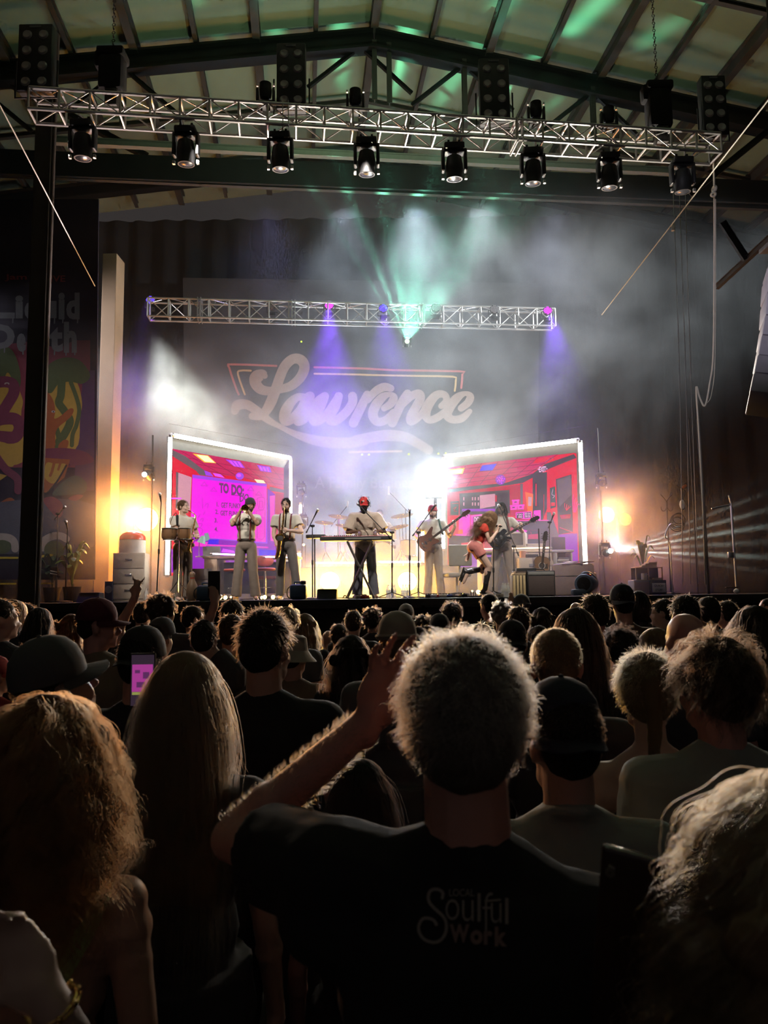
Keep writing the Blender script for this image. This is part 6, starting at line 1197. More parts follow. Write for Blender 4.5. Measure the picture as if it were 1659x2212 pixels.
def add_hair(root, J, kind, col, q, seed=1, sc=1.0, stage=True):
    if kind == 'bald': return None
    dm, cu = hair_data(kind, q, seed); o = bpy.data.objects.new('hair', dm); COL.objects.link(o); o.parent = root; o.location = J['head']; o.rotation_euler = Rot(*J['hr']).to_euler(); o.scale = (sc,)*3
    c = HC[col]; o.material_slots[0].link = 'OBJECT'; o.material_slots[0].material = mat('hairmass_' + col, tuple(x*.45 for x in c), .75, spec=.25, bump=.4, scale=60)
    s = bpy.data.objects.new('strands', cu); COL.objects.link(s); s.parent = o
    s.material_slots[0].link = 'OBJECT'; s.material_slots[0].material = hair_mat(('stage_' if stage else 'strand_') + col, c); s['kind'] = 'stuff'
    return o
# ---------------------------------------------------------------- hats
_hats = {}
def hat(root, J, kind, m, back=False, extra=None, m2=None, lift=0.0):
    key = (kind,)
    if key not in _hats:
        d = MB()
        if kind == 'cap':
            n = 28; prof = [(.0005,.118),(.03,.114),(.06,.099),(.082,.070),(.092,.035),(.094,.0),(.0925,-.002)]
            d.lathe([(a_, b_) for a_, b_ in prof][::-1], (0,0,0), (0,0,1), n); d.v = [(x*.93, y*1.12 + .012, z) for x, y, z in d.v]; d.ell((0,.012,.119), (.007,.007,.005), None, 8, 4)
            b = MB(); nn = 14; vs = []
            for k in range(nn+1):
                a = PI + PI*k/nn; x = .080*cos(a); y = .012 + .098*sin(a)
                vs += [(x, y, .004), (x*1.02, y - .075*max(0, -sin(a))**.7, -.006 - .022*abs(cos(a))), (x, y, .0), (x*1.02, y - .075*max(0, -sin(a))**.7, -.010 - .022*abs(cos(a)))]
            for k in range(nn): i = 4*k; b.add([], []); b.f += [(i, i+1, i+5, i+4), (i+2, i+6, i+7, i+3), (i+1, i+3, i+7, i+5)]; b.m += [0, 0, 0]
            b.v = [tuple(v) for v in vs]
        elif kind == 'beanie':
            d.lathe([(.096,-.015),(.098,.0),(.096,.03),(.088,.065),(.066,.096),(.03,.113),(.0005,.118)], (0,.012,.0), (0,0,1), 28); d.v = [(x*.92, y*1.1, z) for x, y, z in d.v]; b = MB().torus((0,.012,.0), .09, .012, (0,0,1), 28, 6); b.v = [(x, y*1.14, z) for x, y, z in b.v]
        elif kind == 'bucket':
            d.lathe([(.098,.0),(.092,.04),(.084,.088),(.06,.102),(.0005,.106)], (0,.012,.0), (0,0,1), 28); b = MB().lathe([(.097,.008),(.125,-.03),(.150,-.055),(.152,-.060),(.12,-.036),(.096,.0)], (0,.012,0), (0,0,1), 30)
        _hats[key] = (d.mesh('cap_crown', mat('hat_base', (.1,.1,.1))), b.mesh('cap_brim', mat('hat_base', (.1,.1,.1))))
    me, br = _hats[key]
    o = bpy.data.objects.new({'cap': 'cap', 'beanie': 'knit_hat', 'bucket': 'bucket_hat'}[kind], me); COL.objects.link(o); o.parent = root
    R = Rot(*J['hr']); o.location = V(J['head']) + R @ V((0, 0, .022 + lift)); o.rotation_euler = (R @ Rot(.05, 0, PI if back else 0)).to_euler(); o.material_slots[0].link = 'OBJECT'; o.material_slots[0].material = m
    b = bpy.data.objects.new('brim' if kind != 'beanie' else 'cuff', br); COL.objects.link(b); b.parent = o; b.material_slots[0].link = 'OBJECT'; b.material_slots[0].material = m2 or m
    return o
def skin(k): return mat('skin_%s' % k, dict(light=(.55,.33,.24), fair=(.62,.42,.33), tan=(.42,.24,.16), dark=(.11,.055,.035), pink=(.6,.3,.24))[k], .48, var=.06, scale=30, spec=.5)

# ================================================================ players on stage
m_tee = mat('shirt_cream', (.56,.52,.45), .85, bump=.35, scale=14); m_trs = mat('trouser_taupe', (.17,.135,.11), .85, bump=.3, scale=12); m_trsg = mat('trouser_greybrown', (.13,.115,.11), .85, bump=.3, scale=12); m_susp = mat('suspender_maroon', (.14,.02,.02), .7); m_shoe = mat('white_shoe', (.45,.43,.40), .6); m_dshoe = mat('dark_shoe', (.03,.025,.022), .5); m_belt = mat('belt_dark', (.02,.014,.012), .5)
def member(px, Y, rz, label, name='person', sc=1.0, cat='person', z=None):
    g = G_(px, Y); t = thing(name, label, cat, g if z is None else V((g.x, g.y, z)), rz, None, sc); return t
def loc_of(t):
    M = (Matrix.Translation(t.location) @ Matrix.Rotation(t.rotation_euler.z, 4, 'Z') @ Matrix.Diagonal((t.scale.x,)*3 + (1,))).inverted()
    return lambda px, py, Y: tuple(M @ PY(px, py, Y)), lambda v: tuple(M @ V(v)), lambda v: tuple((M.to_3x3() @ V(v)).normalized())
def suspenders(J, par, f=False):
    T = torso_frame(J); P_ = pelvis_frame(J); ch = V(J['chest']); pe = V(J['pel']); nk = V(J['neck'])
    for x in (-1, 1):
        pts = [pe + P_ @ V((x*.085,-.127,.08)), lerp(pe, ch, .5) + T @ V((x*.09,-.134,0)), ch + T @ V((x*.095,-.135,.02)), ch + T @ V((x*.10,-.105,.12)), nk + T @ V((x*.10,-.03,.022)), nk + T @ V((x*.09,.05,.0)), ch + T @ V((x*.06,.132,.0)), pe + P_ @ V((x*.03,.135,.1))]
        MB().tube(smooth_pts([tuple(p) for p in pts], 5), .0125, 6).build('suspender', m_susp, par)
def ik(J, sd, hint=(0,.5,-1), up_=.29, lo_=.26):
    """put the elbow so that both arm bones keep their length"""
    s, w = V(J['sh'+sd]), V(J['wr'+sd]); d = w - s; L = d.length
    if L > .98*(up_+lo_): w = s + d*(.98*(up_+lo_)/L); J['wr'+sd] = tuple(w); d = w - s; L = d.length
    a = (up_**2 - lo_**2 + L*L)/(2*L); h = math.sqrt(max(up_**2 - a*a, 0)); n_ = d.normalized(); hv = V(hint); hv = (hv - n_*hv.dot(n_)).normalized(); J['el'+sd] = tuple(s + n_*a + hv*h)
def sax(label, pts, bell, rb, name='saxophone', sc=1.0):
    """pts: mouthpiece -> neck -> body -> bow -> bell centre (world); bell: direction the bell opens"""
    t = thing(name, label, 'saxophone', pts[3]); P_ = smooth_pts([tuple(p) for p in pts], 6); n_ = len(P_)
    k1 = int(n_*.28); wbuild(MB().tube(P_[:4], .010*sc), 'mouthpiece', m_rub, t); wbuild(MB().tube(P_[3:k1+1], [.010*sc + .004*sc*i/(k1-3) for i in range(k1-2)]), 'neck', m_brass, t)
    rr = [.016*sc + (.040*sc-.016*sc)*(i/(n_-k1-1))**1.4 for i in range(n_-k1)]; body = wbuild(MB().tube(P_[k1:], rr, 14), 'body', m_brass, t)
    b = V(pts[-1]); bd_ = V(bell).normalized(); wbuild(MB().lathe([(.036*sc,-.03),(.045*sc,.0),(rb*.8,.05),(rb,.075),(rb*1.03,.072),(rb*1.02,.066)], b, bd_, 26), 'bell', m_brass, t); wbuild(MB().lathe([(.001,.03),(rb*.75,.045)], b, bd_, 24), 'bell_throat', m_rub, t)
    keys = MB(); 
    for i in range(9): q = lerp(V(P_[k1+3]), V(P_[int(n_*.68)]), i/8); keys.lathe([(.014*sc,0),(.014*sc,.006),(.001,.008)], q + V((.0,-.030*sc,0)), (0,-1,0), 10)
    wbuild(keys, 'key_cups', m_brass, t); q0, q1 = V(P_[k1+2]) + V((.02*sc,-.025*sc,0)), V(P_[int(n_*.7)]) + V((.02*sc,-.03*sc,0)); wbuild(MB().tube([q0, q1], .004*sc, 6), 'key_rod', m_chrome, t); return t
VX = .0065
# ---- 1 first player with small curved sax behind the bongos
t = member(393, 13.7, .75, 'short-haired saxophonist in cream tee behind the bongo drums'); L_, LW, LD = loc_of(t); J = basejoints(); J['hr'] = (-.05, 0, .55); J['ell'] = (.25,.04,1.17)
J['wrl'] = (.15,-.24,1.12); ik(J, 'l', (.6,.5,-.6)); J['wrr'] = (-.06,-.27,.98); ik(J, 'r', (-.7,.4,-.5)); J['hdl'] = (-.7,-.5,.25); J['hnl'] = (-.2,.6,-.2); J['hdr'] = (.6,-.6,-.1); J['hnr'] = (.3,.7,.1); J['cul'] = J['cur'] = 1.1
body_blob(J, False, skin('fair'), t, VX); top_blob(J, False, m_tee, t, .5, .016, vox=.009, low=False); trouser_blob(J, False, m_trs, t, .03, .011); shoes(J, m_shoe, t); belt(J, m_belt, t); add_hair(t, J, 'short', 'lbrown', 1); face_bits(J, t)
R0 = Matrix.Rotation(t.rotation_euler.z, 3, 'Z'); w_ = lambda x, y, z: t.location + R0 @ V((x, y, z))
hd = V(J['head']); m0 = w_(*(hd + Rot(*J['hr']) @ V((0,-.10,-.068)))); sax('small curved saxophone held by the player behind bongos', [m0, w_(.10,-.20,1.545), w_(.10,-.27,1.48), w_(.06,-.27,1.30), w_(.02,-.26,1.08), w_(-.02,-.27,.90), w_(-.02,-.31,.84), w_(-.06,-.34,.90), w_(-.04,-.33,1.0)], (.2,-.4,.8), .055, 'alto_saxophone', .8)
# ---- 2 trumpeter
t = member(531, 13.55, .0, 'dark-capped trumpeter in cream tee and maroon suspenders'); L_, LW, LD = loc_of(t); J = basejoints(); J['hr'] = (.05, -.05, -.12)
for sd, x in (('l', 1), ('r', -1)): J['hp'+sd] = (x*.09,0,.93); J['kn'+sd] = (x*.13,-.03,.50); J['an'+sd] = (x*.17,.0,.085); J['to'+sd] = (x*.21,-.15,.03)
J['head'] = (.07,-.02,1.665); J['wrl'] = (.09,-.27,1.53); ik(J, 'l', (.55,-.3,-.9)); J['wrr'] = (-.06,-.28,1.53); ik(J, 'r', (-.45,-.35,-.9)); J['hdl'] = (-.5,-.35,.6); J['hnl'] = (-.7,.2,-.3); J['hdr'] = (.35,-.4,.75); J['hnr'] = (.8,.2,-.3); J['cul'] = J['cur'] = 1.2
body_blob(J, False, skin('tan'), t, VX); top_blob(J, False, m_tee, t, .55, .018, .004, vox=.009, low=False); trouser_blob(J, False, m_trs, t, .035, .011); shoes(J, m_shoe, t); belt(J, m_belt, t); suspenders(J, t); add_hair(t, J, 'short', 'dark', 1); face_bits(J, t, beard=True, beard_mat=mat('beard_dark', (.03,.02,.015), .9)); hat(t, J, 'beanie', mat('hat_dark', (.03,.028,.03), .8), lift=.01)
hm_ = V(t.location) + V(J['head']) + V((-.015,-.115,-.06)); be = PY(529, 1098, 13.02); d = (be - hm_).normalized(); up_ = V((0,0,1)); up_ = (up_ - d*up_.dot(d)).normalized(); tr = thing('trumpet', 'brass trumpet with its round bell pointing at the crowd', 'trumpet', hm_); D_ = (be-hm_).length
wbuild(MB().lathe([(.012,-.02),(.004,.01),(.006,.08)], hm_, d, 12), 'mouthpiece', m_chrome, tr); wbuild(MB().tube([hm_ + d*.07, hm_ + d*(D_-.14)], .0065).tube(smooth_pts([tuple(hm_ + d*(D_-.16)), tuple(hm_ + d*(D_-.10) - up_*.03), tuple(hm_ + d*(D_-.16) - up_*.06), tuple(hm_ + d*.16 - up_*.06), tuple(hm_ + d*.11 - up_*.03), tuple(hm_ + d*.16)], 5), .0065), 'tubing', m_brass, tr)
wbuild(MB().lathe([(.007,-.16),(.010,-.10),(.018,-.05),(.036,-.012),(.062,.0),(.063,.002),(.058,.001),(.03,-.014),(.012,-.05)], be, d, 28), 'bell', m_brass, tr); wbuild(MB().lathe([(.001,-.04),(.015,-.04)], be, d, 20), 'bell_throat', m_rub, tr)
for i in range(3): wbuild(MB().cap(hm_ + d*(.20+.024*i) - up_*.075, hm_ + d*(.20+.024*i) + up_*.04, .0105), 'valve', m_brass, tr)
# ---- 3 tenor saxophonist
t = member(618, 13.6, -.05, 'bearded tenor saxophonist in cream tee and maroon suspenders'); J = basejoints(); J['hr'] = (.08,0,-.05)
J['anl'] = (.20,.0,.085); J['tol'] = (.26,-.14,.03); J['knl'] = (.16,-.03,.5); J['anr'] = (-.11,0,.085)
J['wrl'] = (.075,-.235,1.20); ik(J, 'l', (.75,.2,-.5)); J['wrr'] = (-.13,-.20,.95); ik(J, 'r', (-.7,.4,-.5)); J['hdl'] = (-.8,-.25,.3); J['hnl'] = (-.1,.8,-.2); J['hdr'] = (.4,-.55,-.5); J['hnr'] = (.6,.5,0); J['cul'] = J['cur'] = 1.1
body_blob(J, False, skin('fair'), t, VX); top_blob(J, False, m_tee, t, .55, .018, vox=.009, collar=True, low=False); trouser_blob(J, False, m_trsg, t, .02, .011); shoes(J, m_shoe, t); belt(J, m_belt, t); suspenders(J, t); add_hair(t, J, 'short', 'dark', 1, 2); face_bits(J, t, beard=True, beard_mat=mat('beard_brown', (.07,.04,.025), .9))
q = lambda x, y, z: t.location + V((x, y, z)); hd = V(J['head']); sax('large brass tenor saxophone hanging before third player', [q(0,-.118,1.605), q(-.005,-.20,1.60), q(-.01,-.245,1.55), q(-.02,-.25,1.35), q(-.06,-.26,1.05), q(-.12,-.28,.80), q(-.13,-.32,.72), q(-.09,-.36,.78), q(-.07,-.37,.96), q(-.06,-.38,1.03)], (.08,-.85,.5), .075, 'tenor_saxophone')
# ---- 4 keyboard player
t = member(790, 13.62, .0, 'singing keyboard player in red cap and striped beige shirt', sc=1.0); J = basejoints(); T_ = .22
J['chest'] = (0,-.05,1.30); J['neck'] = (0,-.09,1.48); J['head'] = (-.01,-.145,1.645); J['hr'] = (.22,0,-.08); J['shl'] = (.205,-.08,1.425); J['shr'] = (-.205,-.08,1.425)
for sd, x in (('l', 1), ('r', -1)): J['kn'+sd] = (x*.115,-.02,.50); J['an'+sd] = (x*.15,.02,.085); J['to'+sd] = (x*.20,-.14,.03)
J['wrl'] = (.19,-.30,1.16); ik(J, 'l', (.55,.3,-.5)); J['wrr'] = (-.09,-.30,1.16); ik(J, 'r', (-.8,.3,-.5)); J['hdl'] = (-.1,-.9,-.35); J['hnl'] = (0,0,-1); J['hdr'] = (.1,-.9,-.35); J['hnr'] = (0,0,-1); J['cul'] = J['cur'] = .8
body_blob(J, False, skin('dark'), t, VX, .01)
ms = mat('striped_shirt', (.50,.42,.34), .85); nt = ms.node_tree; wv = nt.nodes.new('ShaderNodeTexWave'); wv.bands_direction = 'X'; wv.inputs['Scale'].default_value = 14; wv.inputs['Distortion'].default_value = .3; tcn = nt.nodes.new('ShaderNodeTexCoord'); nt.links.new(tcn.outputs['Object'], wv.inputs['Vector']); mx = nt.nodes.new('ShaderNodeMix'); mx.data_type = 'RGBA'; mx.inputs[6].default_value = (.50,.42,.34,1); mx.inputs[7].default_value = (.28,.20,.16,1); pw = nt.nodes.new('ShaderNodeMath'); pw.operation = 'POWER'; pw.inputs[1].default_value = 4; nt.links.new(wv.outputs['Fac'], pw.inputs[0]); nt.links.new(pw.outputs[0], mx.inputs[0]); nt.links.new(mx.outputs[2], nt.nodes['Principled BSDF'].inputs['Base Color'])
sh = top_blob(J, False, ms, t, .85, .028, .012, vox=.009, hem=.03, collar=True, disp=.014, sl_g=.035); mb = MB(); [mb.ell((0,-.178-.0*i,1.42-.085*i), (.006,.004,.006), None, 8, 4) for i in range(5)]; mb.build('shirt_buttons', m_paper, sh); MB().bbox((.09,-.178,1.30), (.10,.008,.11), .004).build('breast_pocket', ms, sh)
trouser_blob(J, False, mat('trouser_slate', (.075,.08,.10), .85, bump=.3), t, .035, .011); shoes(J, m_shoe, t); add_hair(t, J, 'curly', 'black', 0); face_bits(J, t, brow=(.012,.008,.006), lip=(.16,.06,.05), beard=True, beard_mat=mat('beard_black', (.012,.009,.008), .9))
hat(t, J, 'cap', mat('cap_red', (.55,.03,.03), .7), lift=.008); R = Rot(*J['hr']); MB().ell(V(J['head']) + R @ V((.0,-.088,.075)), (.022,.006,.012), R, 10, 6).build('cap_badge', m_paper, t); MB().tube([V(J['head']) + R @ V((x*.077,-.03,.0)) for x in (-1,)] + [V(J['head']) + R @ V((x,-.098,.0)) for x in (-.045,.045)] + [V(J['head']) + R @ V((.077,-.03,.0))], .003).build('glasses', m_rub, t)
# ---- 5 bassist
t = member(938, 15.0, .0, 'bearded bassist in red knit cap and cream tee'); J = basejoints(); J['hr'] = (.05,0,.0); J['wrr'] = (-.20,-.22,1.06); ik(J, 'r', (-.9,.3,-.3)); J['hdr'] = (.55,-.15,-.55); J['hnr'] = (.2,.9,-.1); J['wrl'] = (.42,-.17,1.36); ik(J, 'l', (.35,.1,-.9)); J['hdl'] = (.05,-.35,.8); J['hnl'] = (-.6,.4,0); J['cul'] = 1.3; J['cur'] = .7
for sd, x in (('l', 1), ('r', -1)): J['kn'+sd] = (x*.10,-.02,.50); J['an'+sd] = (x*.13,.0,.085); J['to'+sd] = (x*.18,-.14,.03)
body_blob(J, False, skin('fair'), t, VX); top_blob(J, False, m_tee, t, .5, .018, .006, vox=.009, low=False); trouser_blob(J, False, m_trs, t, .03, .011); shoes(J, m_dshoe, t); belt(J, m_belt, t); face_bits(J, t, beard=True, beard_mat=mat('beard_brown', (.07,.04,.025), .9)); add_hair(t, J, 'short', 'brown', 0); hat(t, J, 'beanie', mat('cap_maroon', (.33,.05,.06), .85), lift=.006)
MB().tube(smooth_pts([(.19,-.14,1.20),(.14,-.145,1.36),(.115,-.06,1.51),(.10,.07,1.49),(-.05,.145,1.30),(-.20,.06,1.10)], 6), .022, 6).build('strap', mat('strap_green', (.03,.07,.05), .8), t)
c = PY(926, 1168, 14.76); hdp = PY(1010, 1105, 14.70); an = math.atan2(hdp.z-c.z, hdp.x-c.x); guitar('bass_guitar', 'dark brown electric bass held by the bassist in knit cap', Matrix.Translation(c) @ Matrix.Rotation(-an, 4, 'Y'), 'bass', mat('bass_body', (.09,.035,.025), .3), mat('bass_top', (.11,.045,.03), .25), (hdp-c).length-.13)
# ---- 7 long-haired guitarist
t = member(1088, 14.6, -.05, 'long-haired guitarist in cream tee singing at right'); J = basejoints(); J['hr'] = (-.12,0,-.30); J['wrr'] = (-.14,-.24,1.10); ik(J, 'r', (-.9,.2,-.4)); J['hdr'] = (.4,-.3,-.7); J['hnr'] = (.3,.8,0); J['wrl'] = (.32,-.27,1.25); ik(J, 'l', (.7,.2,-.7)); J['hdl'] = (.2,-.3,.7); J['hnl'] = (-.5,.5,0); J['cul'] = 1.2
for sd, x in (('l', 1), ('r', -1)): J['kn'+sd] = (x*.16,-.03,.50); J['an'+sd] = (x*.22,.0,.085); J['to'+sd] = (x*.28,-.13,.03)
body_blob(J, False, skin('fair'), t, VX); top_blob(J, False, m_tee, t, .5, .016, vox=.009, low=False); trouser_blob(J, False, m_trs, t, .05, .011); shoes(J, m_shoe, t); belt(J, m_belt, t); add_hair(t, J, 'bob', 'dark', 1, 3, 1.0); face_bits(J, t, beard=True, beard_mat=mat('beard_brown', (.07,.04,.025), .9))
MB().tube(smooth_pts([(.13,-.15,1.18),(.11,-.135,1.36),(.095,-.06,1.505),(.08,.07,1.48),(-.1,.14,1.25)], 6), .022, 6).build('strap', mat('strap_brown', (.12,.04,.03), .8), t)
c = PY(1080, 1163, 14.28); hdp = PY(1158, 1119, 14.24); an = math.atan2(hdp.z-c.z, hdp.x-c.x); guitar('electric_guitar', 'black single-cut electric guitar held by the long-haired guitarist', Matrix.Translation(c) @ Matrix.Rotation(-an, 4, 'Y'), 'lp', mat('guitar_black', (.012,.012,.014), .2), mat('guitar_black', (.012,.012,.014), .2), (hdp-c).length-.12)
mic_stand(1110, 14.0, 'stand singing to the long-haired guitarist', None, 1180, ((1120,1200,14.0),(1084,1108,14.15)))
# ---- 6 singer bending forward, one leg kicked back
t = member(1046, 13.1, PI/2, 'singer in red top and pink shorts bending forward, leg kicked back'); L_, LW, LD = loc_of(t); J = basejoints(True); Yc = 13.1
def jp(px, py, dy=0): return L_(px, py, Yc + dy)
J['pel'] = jp(1028,1180); J['chest'] = jp(1040,1150); J['neck'] = jp(1048,1133); J['head'] = jp(1061,1121,-.0); J['hr'] = (.45,0,0)
T = torso_frame(dict(J, shl=tuple(V(J['chest'])+V((.1,0,0))), shr=tuple(V(J['chest'])-V((.1,0,0)))))
for sd, x in (('l', 1), ('r', -1)): J['sh'+sd] = tuple(V(J['neck']) + V((x*.15, .0, 0)) + T @ V((0,.01,-.06))); J['hp'+sd] = tuple(V(J['pel']) + V((x*.08,0,-.03)))
J['knr'] = jp(1056,1224,-.08); J['anr'] = jp(1047,1274,-.08); J['tor'] = jp(1066,1284,-.08); J['knl'] = jp(1056,1226,.10); J['anl'] = jp(1009,1236,.16); J['tol'] = jp(1001,1258,.16)
J['wrr'] = jp(1075,1146,-.10); ik(J, 'r', T @ V((-.2,0,-1)) + V((0,-.1,-1)), .27, .25); J['hdr'] = (0,-.15,.9); J['hnr'] = (.2,-.8,.4); J['cur'] = 1.6; J['wrl'] = jp(1013,1196,.14); ik(J, 'l', (.2,1,.2), .27, .25); J['hdl'] = (0,.35,-.9); J['hnl'] = (-1,0,0); J['cul'] = .4
body_blob(J, True, skin('fair'), t, .0065); m_rt = mat('singer_red', (.55,.05,.03), .75, bump=.3); m_pk = mat('singer_pink', (.62,.22,.20), .8, bump=.3)
top_blob(J, True, m_rt, t, .35, .010, vox=.009, low=False, sl_g=.006); trouser_blob(J, True, m_pk, t, .01, .009, 'shorts', shorts=.42)
mb = MB(); [mb.cap(lerp(V(J['kn'+s]), V(J['an'+s]), .22), J['an'+s], .054, .040) for s in 'lr']; voxel('long_socks', mb, .009, mat('sock_black', (.02,.018,.02), .8), t, 2); shoes(J, mat('boot_black', (.015,.013,.013), .4), t, boot=.10, name='boot')
mb = MB(); R = Rot(*J['hr']); hc = V(J['head']); mb.ell(hc + R @ V((0,.03,.045)), (.09,.105,.09), R); rd = random.Random(2); q0 = hc + R @ V((0,.06,.03))
for i in range(46): a = rd.uniform(0,1); p = lerp(q0, V(J['chest']) + V((0,.06,.04)), a); mb.ell(p + V((rd.uniform(-.11,.11), rd.uniform(-.07,.08), rd.uniform(-.09,.03))), (rd.uniform(.03,.05),)*3, None, 8, 6)
hb = voxel('hair', mb, .009, mat('hairmass_sandy', (.16,.09,.045), .75, bump=.5, scale=50), t, 2, .02, .03)
P_, r_ = strands('h', 1400, 'long', .42, .0009, curl=.016, freq=4, grow=1.15, steps=16, fall=.10, spread=.3, seed=5); P_ = P_.copy(); dv = (q0*0 + (V(J['chest']) - q0)); k = np.linspace(0, 1, P_.shape[1])[None,:,None]; P2 = P_*(1, 1, 1); P2[:,:,2] = P_[:,:1,2] + (P_[:,:,2]-P_[:,:1,2])*.45; P2 = P2 @ np.array(R).T; P2 = P2 + k*np.array(dv)[None,None,:]*.75 + k*np.array((0,.03,-.05))[None,None,:]
cu = mk_curves('hair_strands', P2, r_, hair_mat('stage_singer', (.15,.085,.045))); s_ = bpy.data.objects.new('hair_strands', cu); COL.objects.link(s_); s_.parent = hb; s_.location = hc; s_['kind'] = 'stuff'
face_bits(J, t, True, brow=(.08,.05,.03), lip=(.5,.1,.09)); Mw = Matrix.Translation(t.location) @ Matrix.Rotation(PI/2, 4, 'Z'); hw = Mw @ (V(J['wrr']) + V((0,-.02,.075))); mm = Mw @ (hc + R @ V((0,-.13,-.07))); mt = thing('hand_microphone', 'black microphone held to the bending singer mouth', 'microphone', hw); dd = (mm-hw).normalized(); wbuild(MB().tube([mm, mm - dd*.24], [.017,.011], 10), 'handle', m_rub, mt); wbuild(MB().ell(mm, (.026,.026,.026)), 'grille', m_silver, mt)
# ---- 8 drummer
t = member(822, 17.95, 0, 'drummer in white tee almost lost in the pale haze', sc=1.0, z=RZ_-.42); J = basejoints(); J['pel'] = (0,0,.99)
for sd, x in (('l', 1), ('r', -1)): J['kn'+sd] = (x*.18,-.42,.97); J['an'+sd] = (x*.2,-.42,.52); J['to'+sd] = (x*.22,-.56,.46); J['hp'+sd] = (x*.1,-.03,.94)
J['wrl'] = (.22,-.38,1.22); ik(J, 'l', (.8,.2,-.5)); J['wrr'] = (-.20,-.38,1.25); ik(J, 'r', (-.8,.2,-.5)); J['hdl'] = J['hdr'] = (0,-.9,.1); J['hnl'] = J['hnr'] = (0,0,-1); J['cul'] = J['cur'] = 1.6
body_blob(J, False, skin('fair'), t, .012); top_blob(J, False, m_tee, t, .5, .016, low=False); trouser_blob(J, False, m_trs, t, .01); add_hair(t, J, 'short', 'brown', 0); shoes(J, m_dshoe, t)
for x in (-1, 1): tag(MB().tube([t.location + V((x*.2,-.46,1.22)), t.location + V((x*.10,-.85,1.30))], .008).build('drumstick', m_wood), 'drumstick in the drummer ' + ('left' if x > 0 else 'right') + ' hand, pale in haze', 'drumstick', 'drumsticks')

# ================================================================ the crowd
CM = dict(black=(.016,.016,.018), navy=(.014,.018,.035), grey=(.10,.10,.10), tan=(.24,.18,.12), white=(.38,.37,.35), olive=(.31,.33,.28), red=(.30,.03,.03), maroon=(.10,.015,.03), brown=(.10,.06,.04), beige=(.34,.30,.24), teal=(.03,.07,.07), green=(.20,.32,.10), charcoal=(.045,.045,.05), rose=(.25,.10,.10))
def cloth(k): return mat('cloth_' + k, CM[k], .85, bump=.3, scale=15)
_bm = {}
HF = dict(buzz=1.0, short=1.03, spiky=1.12, wavy=1.18, curly=1.25, afro=1.5, bob=1.1, long=1.12, longcurly=1.3, bigcurly=1.7, ponytail=1.04, updo=1.2, bald=.98)
def obj_from(me, name, parent, m):
    o = bpy.data.objects.new(name, me); COL.objects.link(o); o.parent = parent; o.material_slots[0].link = 'OBJECT'; o.material_slots[0].material = m; return o
def person(px, top, D, s, f, hair, hcol, yaw, hatk, topk, topc, label, sk='light', J=None, q=None, extra=None, pitch=0, glasses=False, Xc=None, seed=None, hatback=False, hc=None, pose=None):
    q = q if q is not None else (0 if D > 4.5 else 1 if D > 2.4 else 2 if D > 1.3 else 3)
    if hatk and hair == 'short': hair = 'buzz'
    p = PY(px, top, D); t = thing('person', label, 'person', (p.x if Xc is None else Xc, D, 0), PI, None, s); vx = (.016, .012, .009, .0065)[q]/max(s,.5)*.95
    custom = J is not None or pose is not None
    if J is None: J = basejoints(f)
    J['hr'] = (pitch, 0, -math.radians(yaw))
    if pose:
        L_, LW, LD = loc_of(t); pose(J, L_, LW, LD, t)
    key = (f, yaw, q, pitch)
    if custom:
        b = body_blob(J, f, skin(sk), t, vx)
    else:
        if ('b',) + key not in _bm: o = body_blob(J, f, skin(sk), t, vx); _bm[('b',) + key] = o.data; bpy.data.objects.remove(o)
        b = obj_from(_bm[('b',) + key], 'body', t, skin(sk))
    if topk:
        sl, hem, col = dict(tee=(.55,0,False), tank=(0,0,False), polo=(.55,0,True), long=(1.85,0,False))[topk] if topk != 'none' else (0,0,0)
        kk = ('t', topk, f, q)
        if custom: sh = top_blob(J, f, cloth(topc), t, sl, .014, .006, vox=vx, name='shirt', hem=.10, collar=col) if topk != 'tank' else tank(J, f, cloth(topc), t, vx)
        else:
            if kk not in _bm: o = top_blob(basejoints(f), f, cloth(topc), t, sl, .014, .006, vox=vx, hem=.10, collar=col) if topk != 'tank' else tank(basejoints(f), f, cloth(topc), t, vx); _bm[kk] = o.data; bpy.data.objects.remove(o)
            sh = obj_from(_bm[kk], 'shirt' if topk != 'tank' else 'tank_top', t, cloth(topc))
    else: sh = None
    kk = ('tr', f, q > 1)
    if kk not in _bm: o = trouser_blob(basejoints(f), f, cloth('charcoal'), t, .02, .016); _bm[kk] = o.data; bpy.data.objects.remove(o)
    obj_from(_bm[kk], 'trousers', t, cloth('charcoal'))
    h = add_hair(t, J, hair, hcol, q, seed if seed is not None else 1, 1.0, False)
    if hatk: hat(t, J, hatk, cloth(hc or 'black'), back=hatback, lift=.012)
    if glasses:
        R = Rot(*J['hr']); c = V(J['head']); G2 = lambda x, y, z: c + R @ V((x, y, z)); mb = MB(); [mb.torus(G2(x*.032,-.102,.002), .021, .0022, R @ V((0,1,0)), 16, 5).tube([G2(x*.053,-.098,.006), G2(x*.080,.012,.008)], .0018, 5) for x in (-1,1)]; mb.build('glasses', m_rub, t)
    if extra: extra(t, J, b, sh)
    return t
def tank(J, f, m, par, vx):
    mb = MB(); torso(mb, J, f, .010, True, 0, shoulders=False); T = torso_frame(J); nk = V(J['neck'])
    for x in (-1, 1): mb.cap(V(J['chest']) + T @ V((x*.085, .06, .06)), nk + T @ V((x*.085, .01, -.02)), .022, .018)
    return voxel('tank_top', mb, vx, m, par, 2)
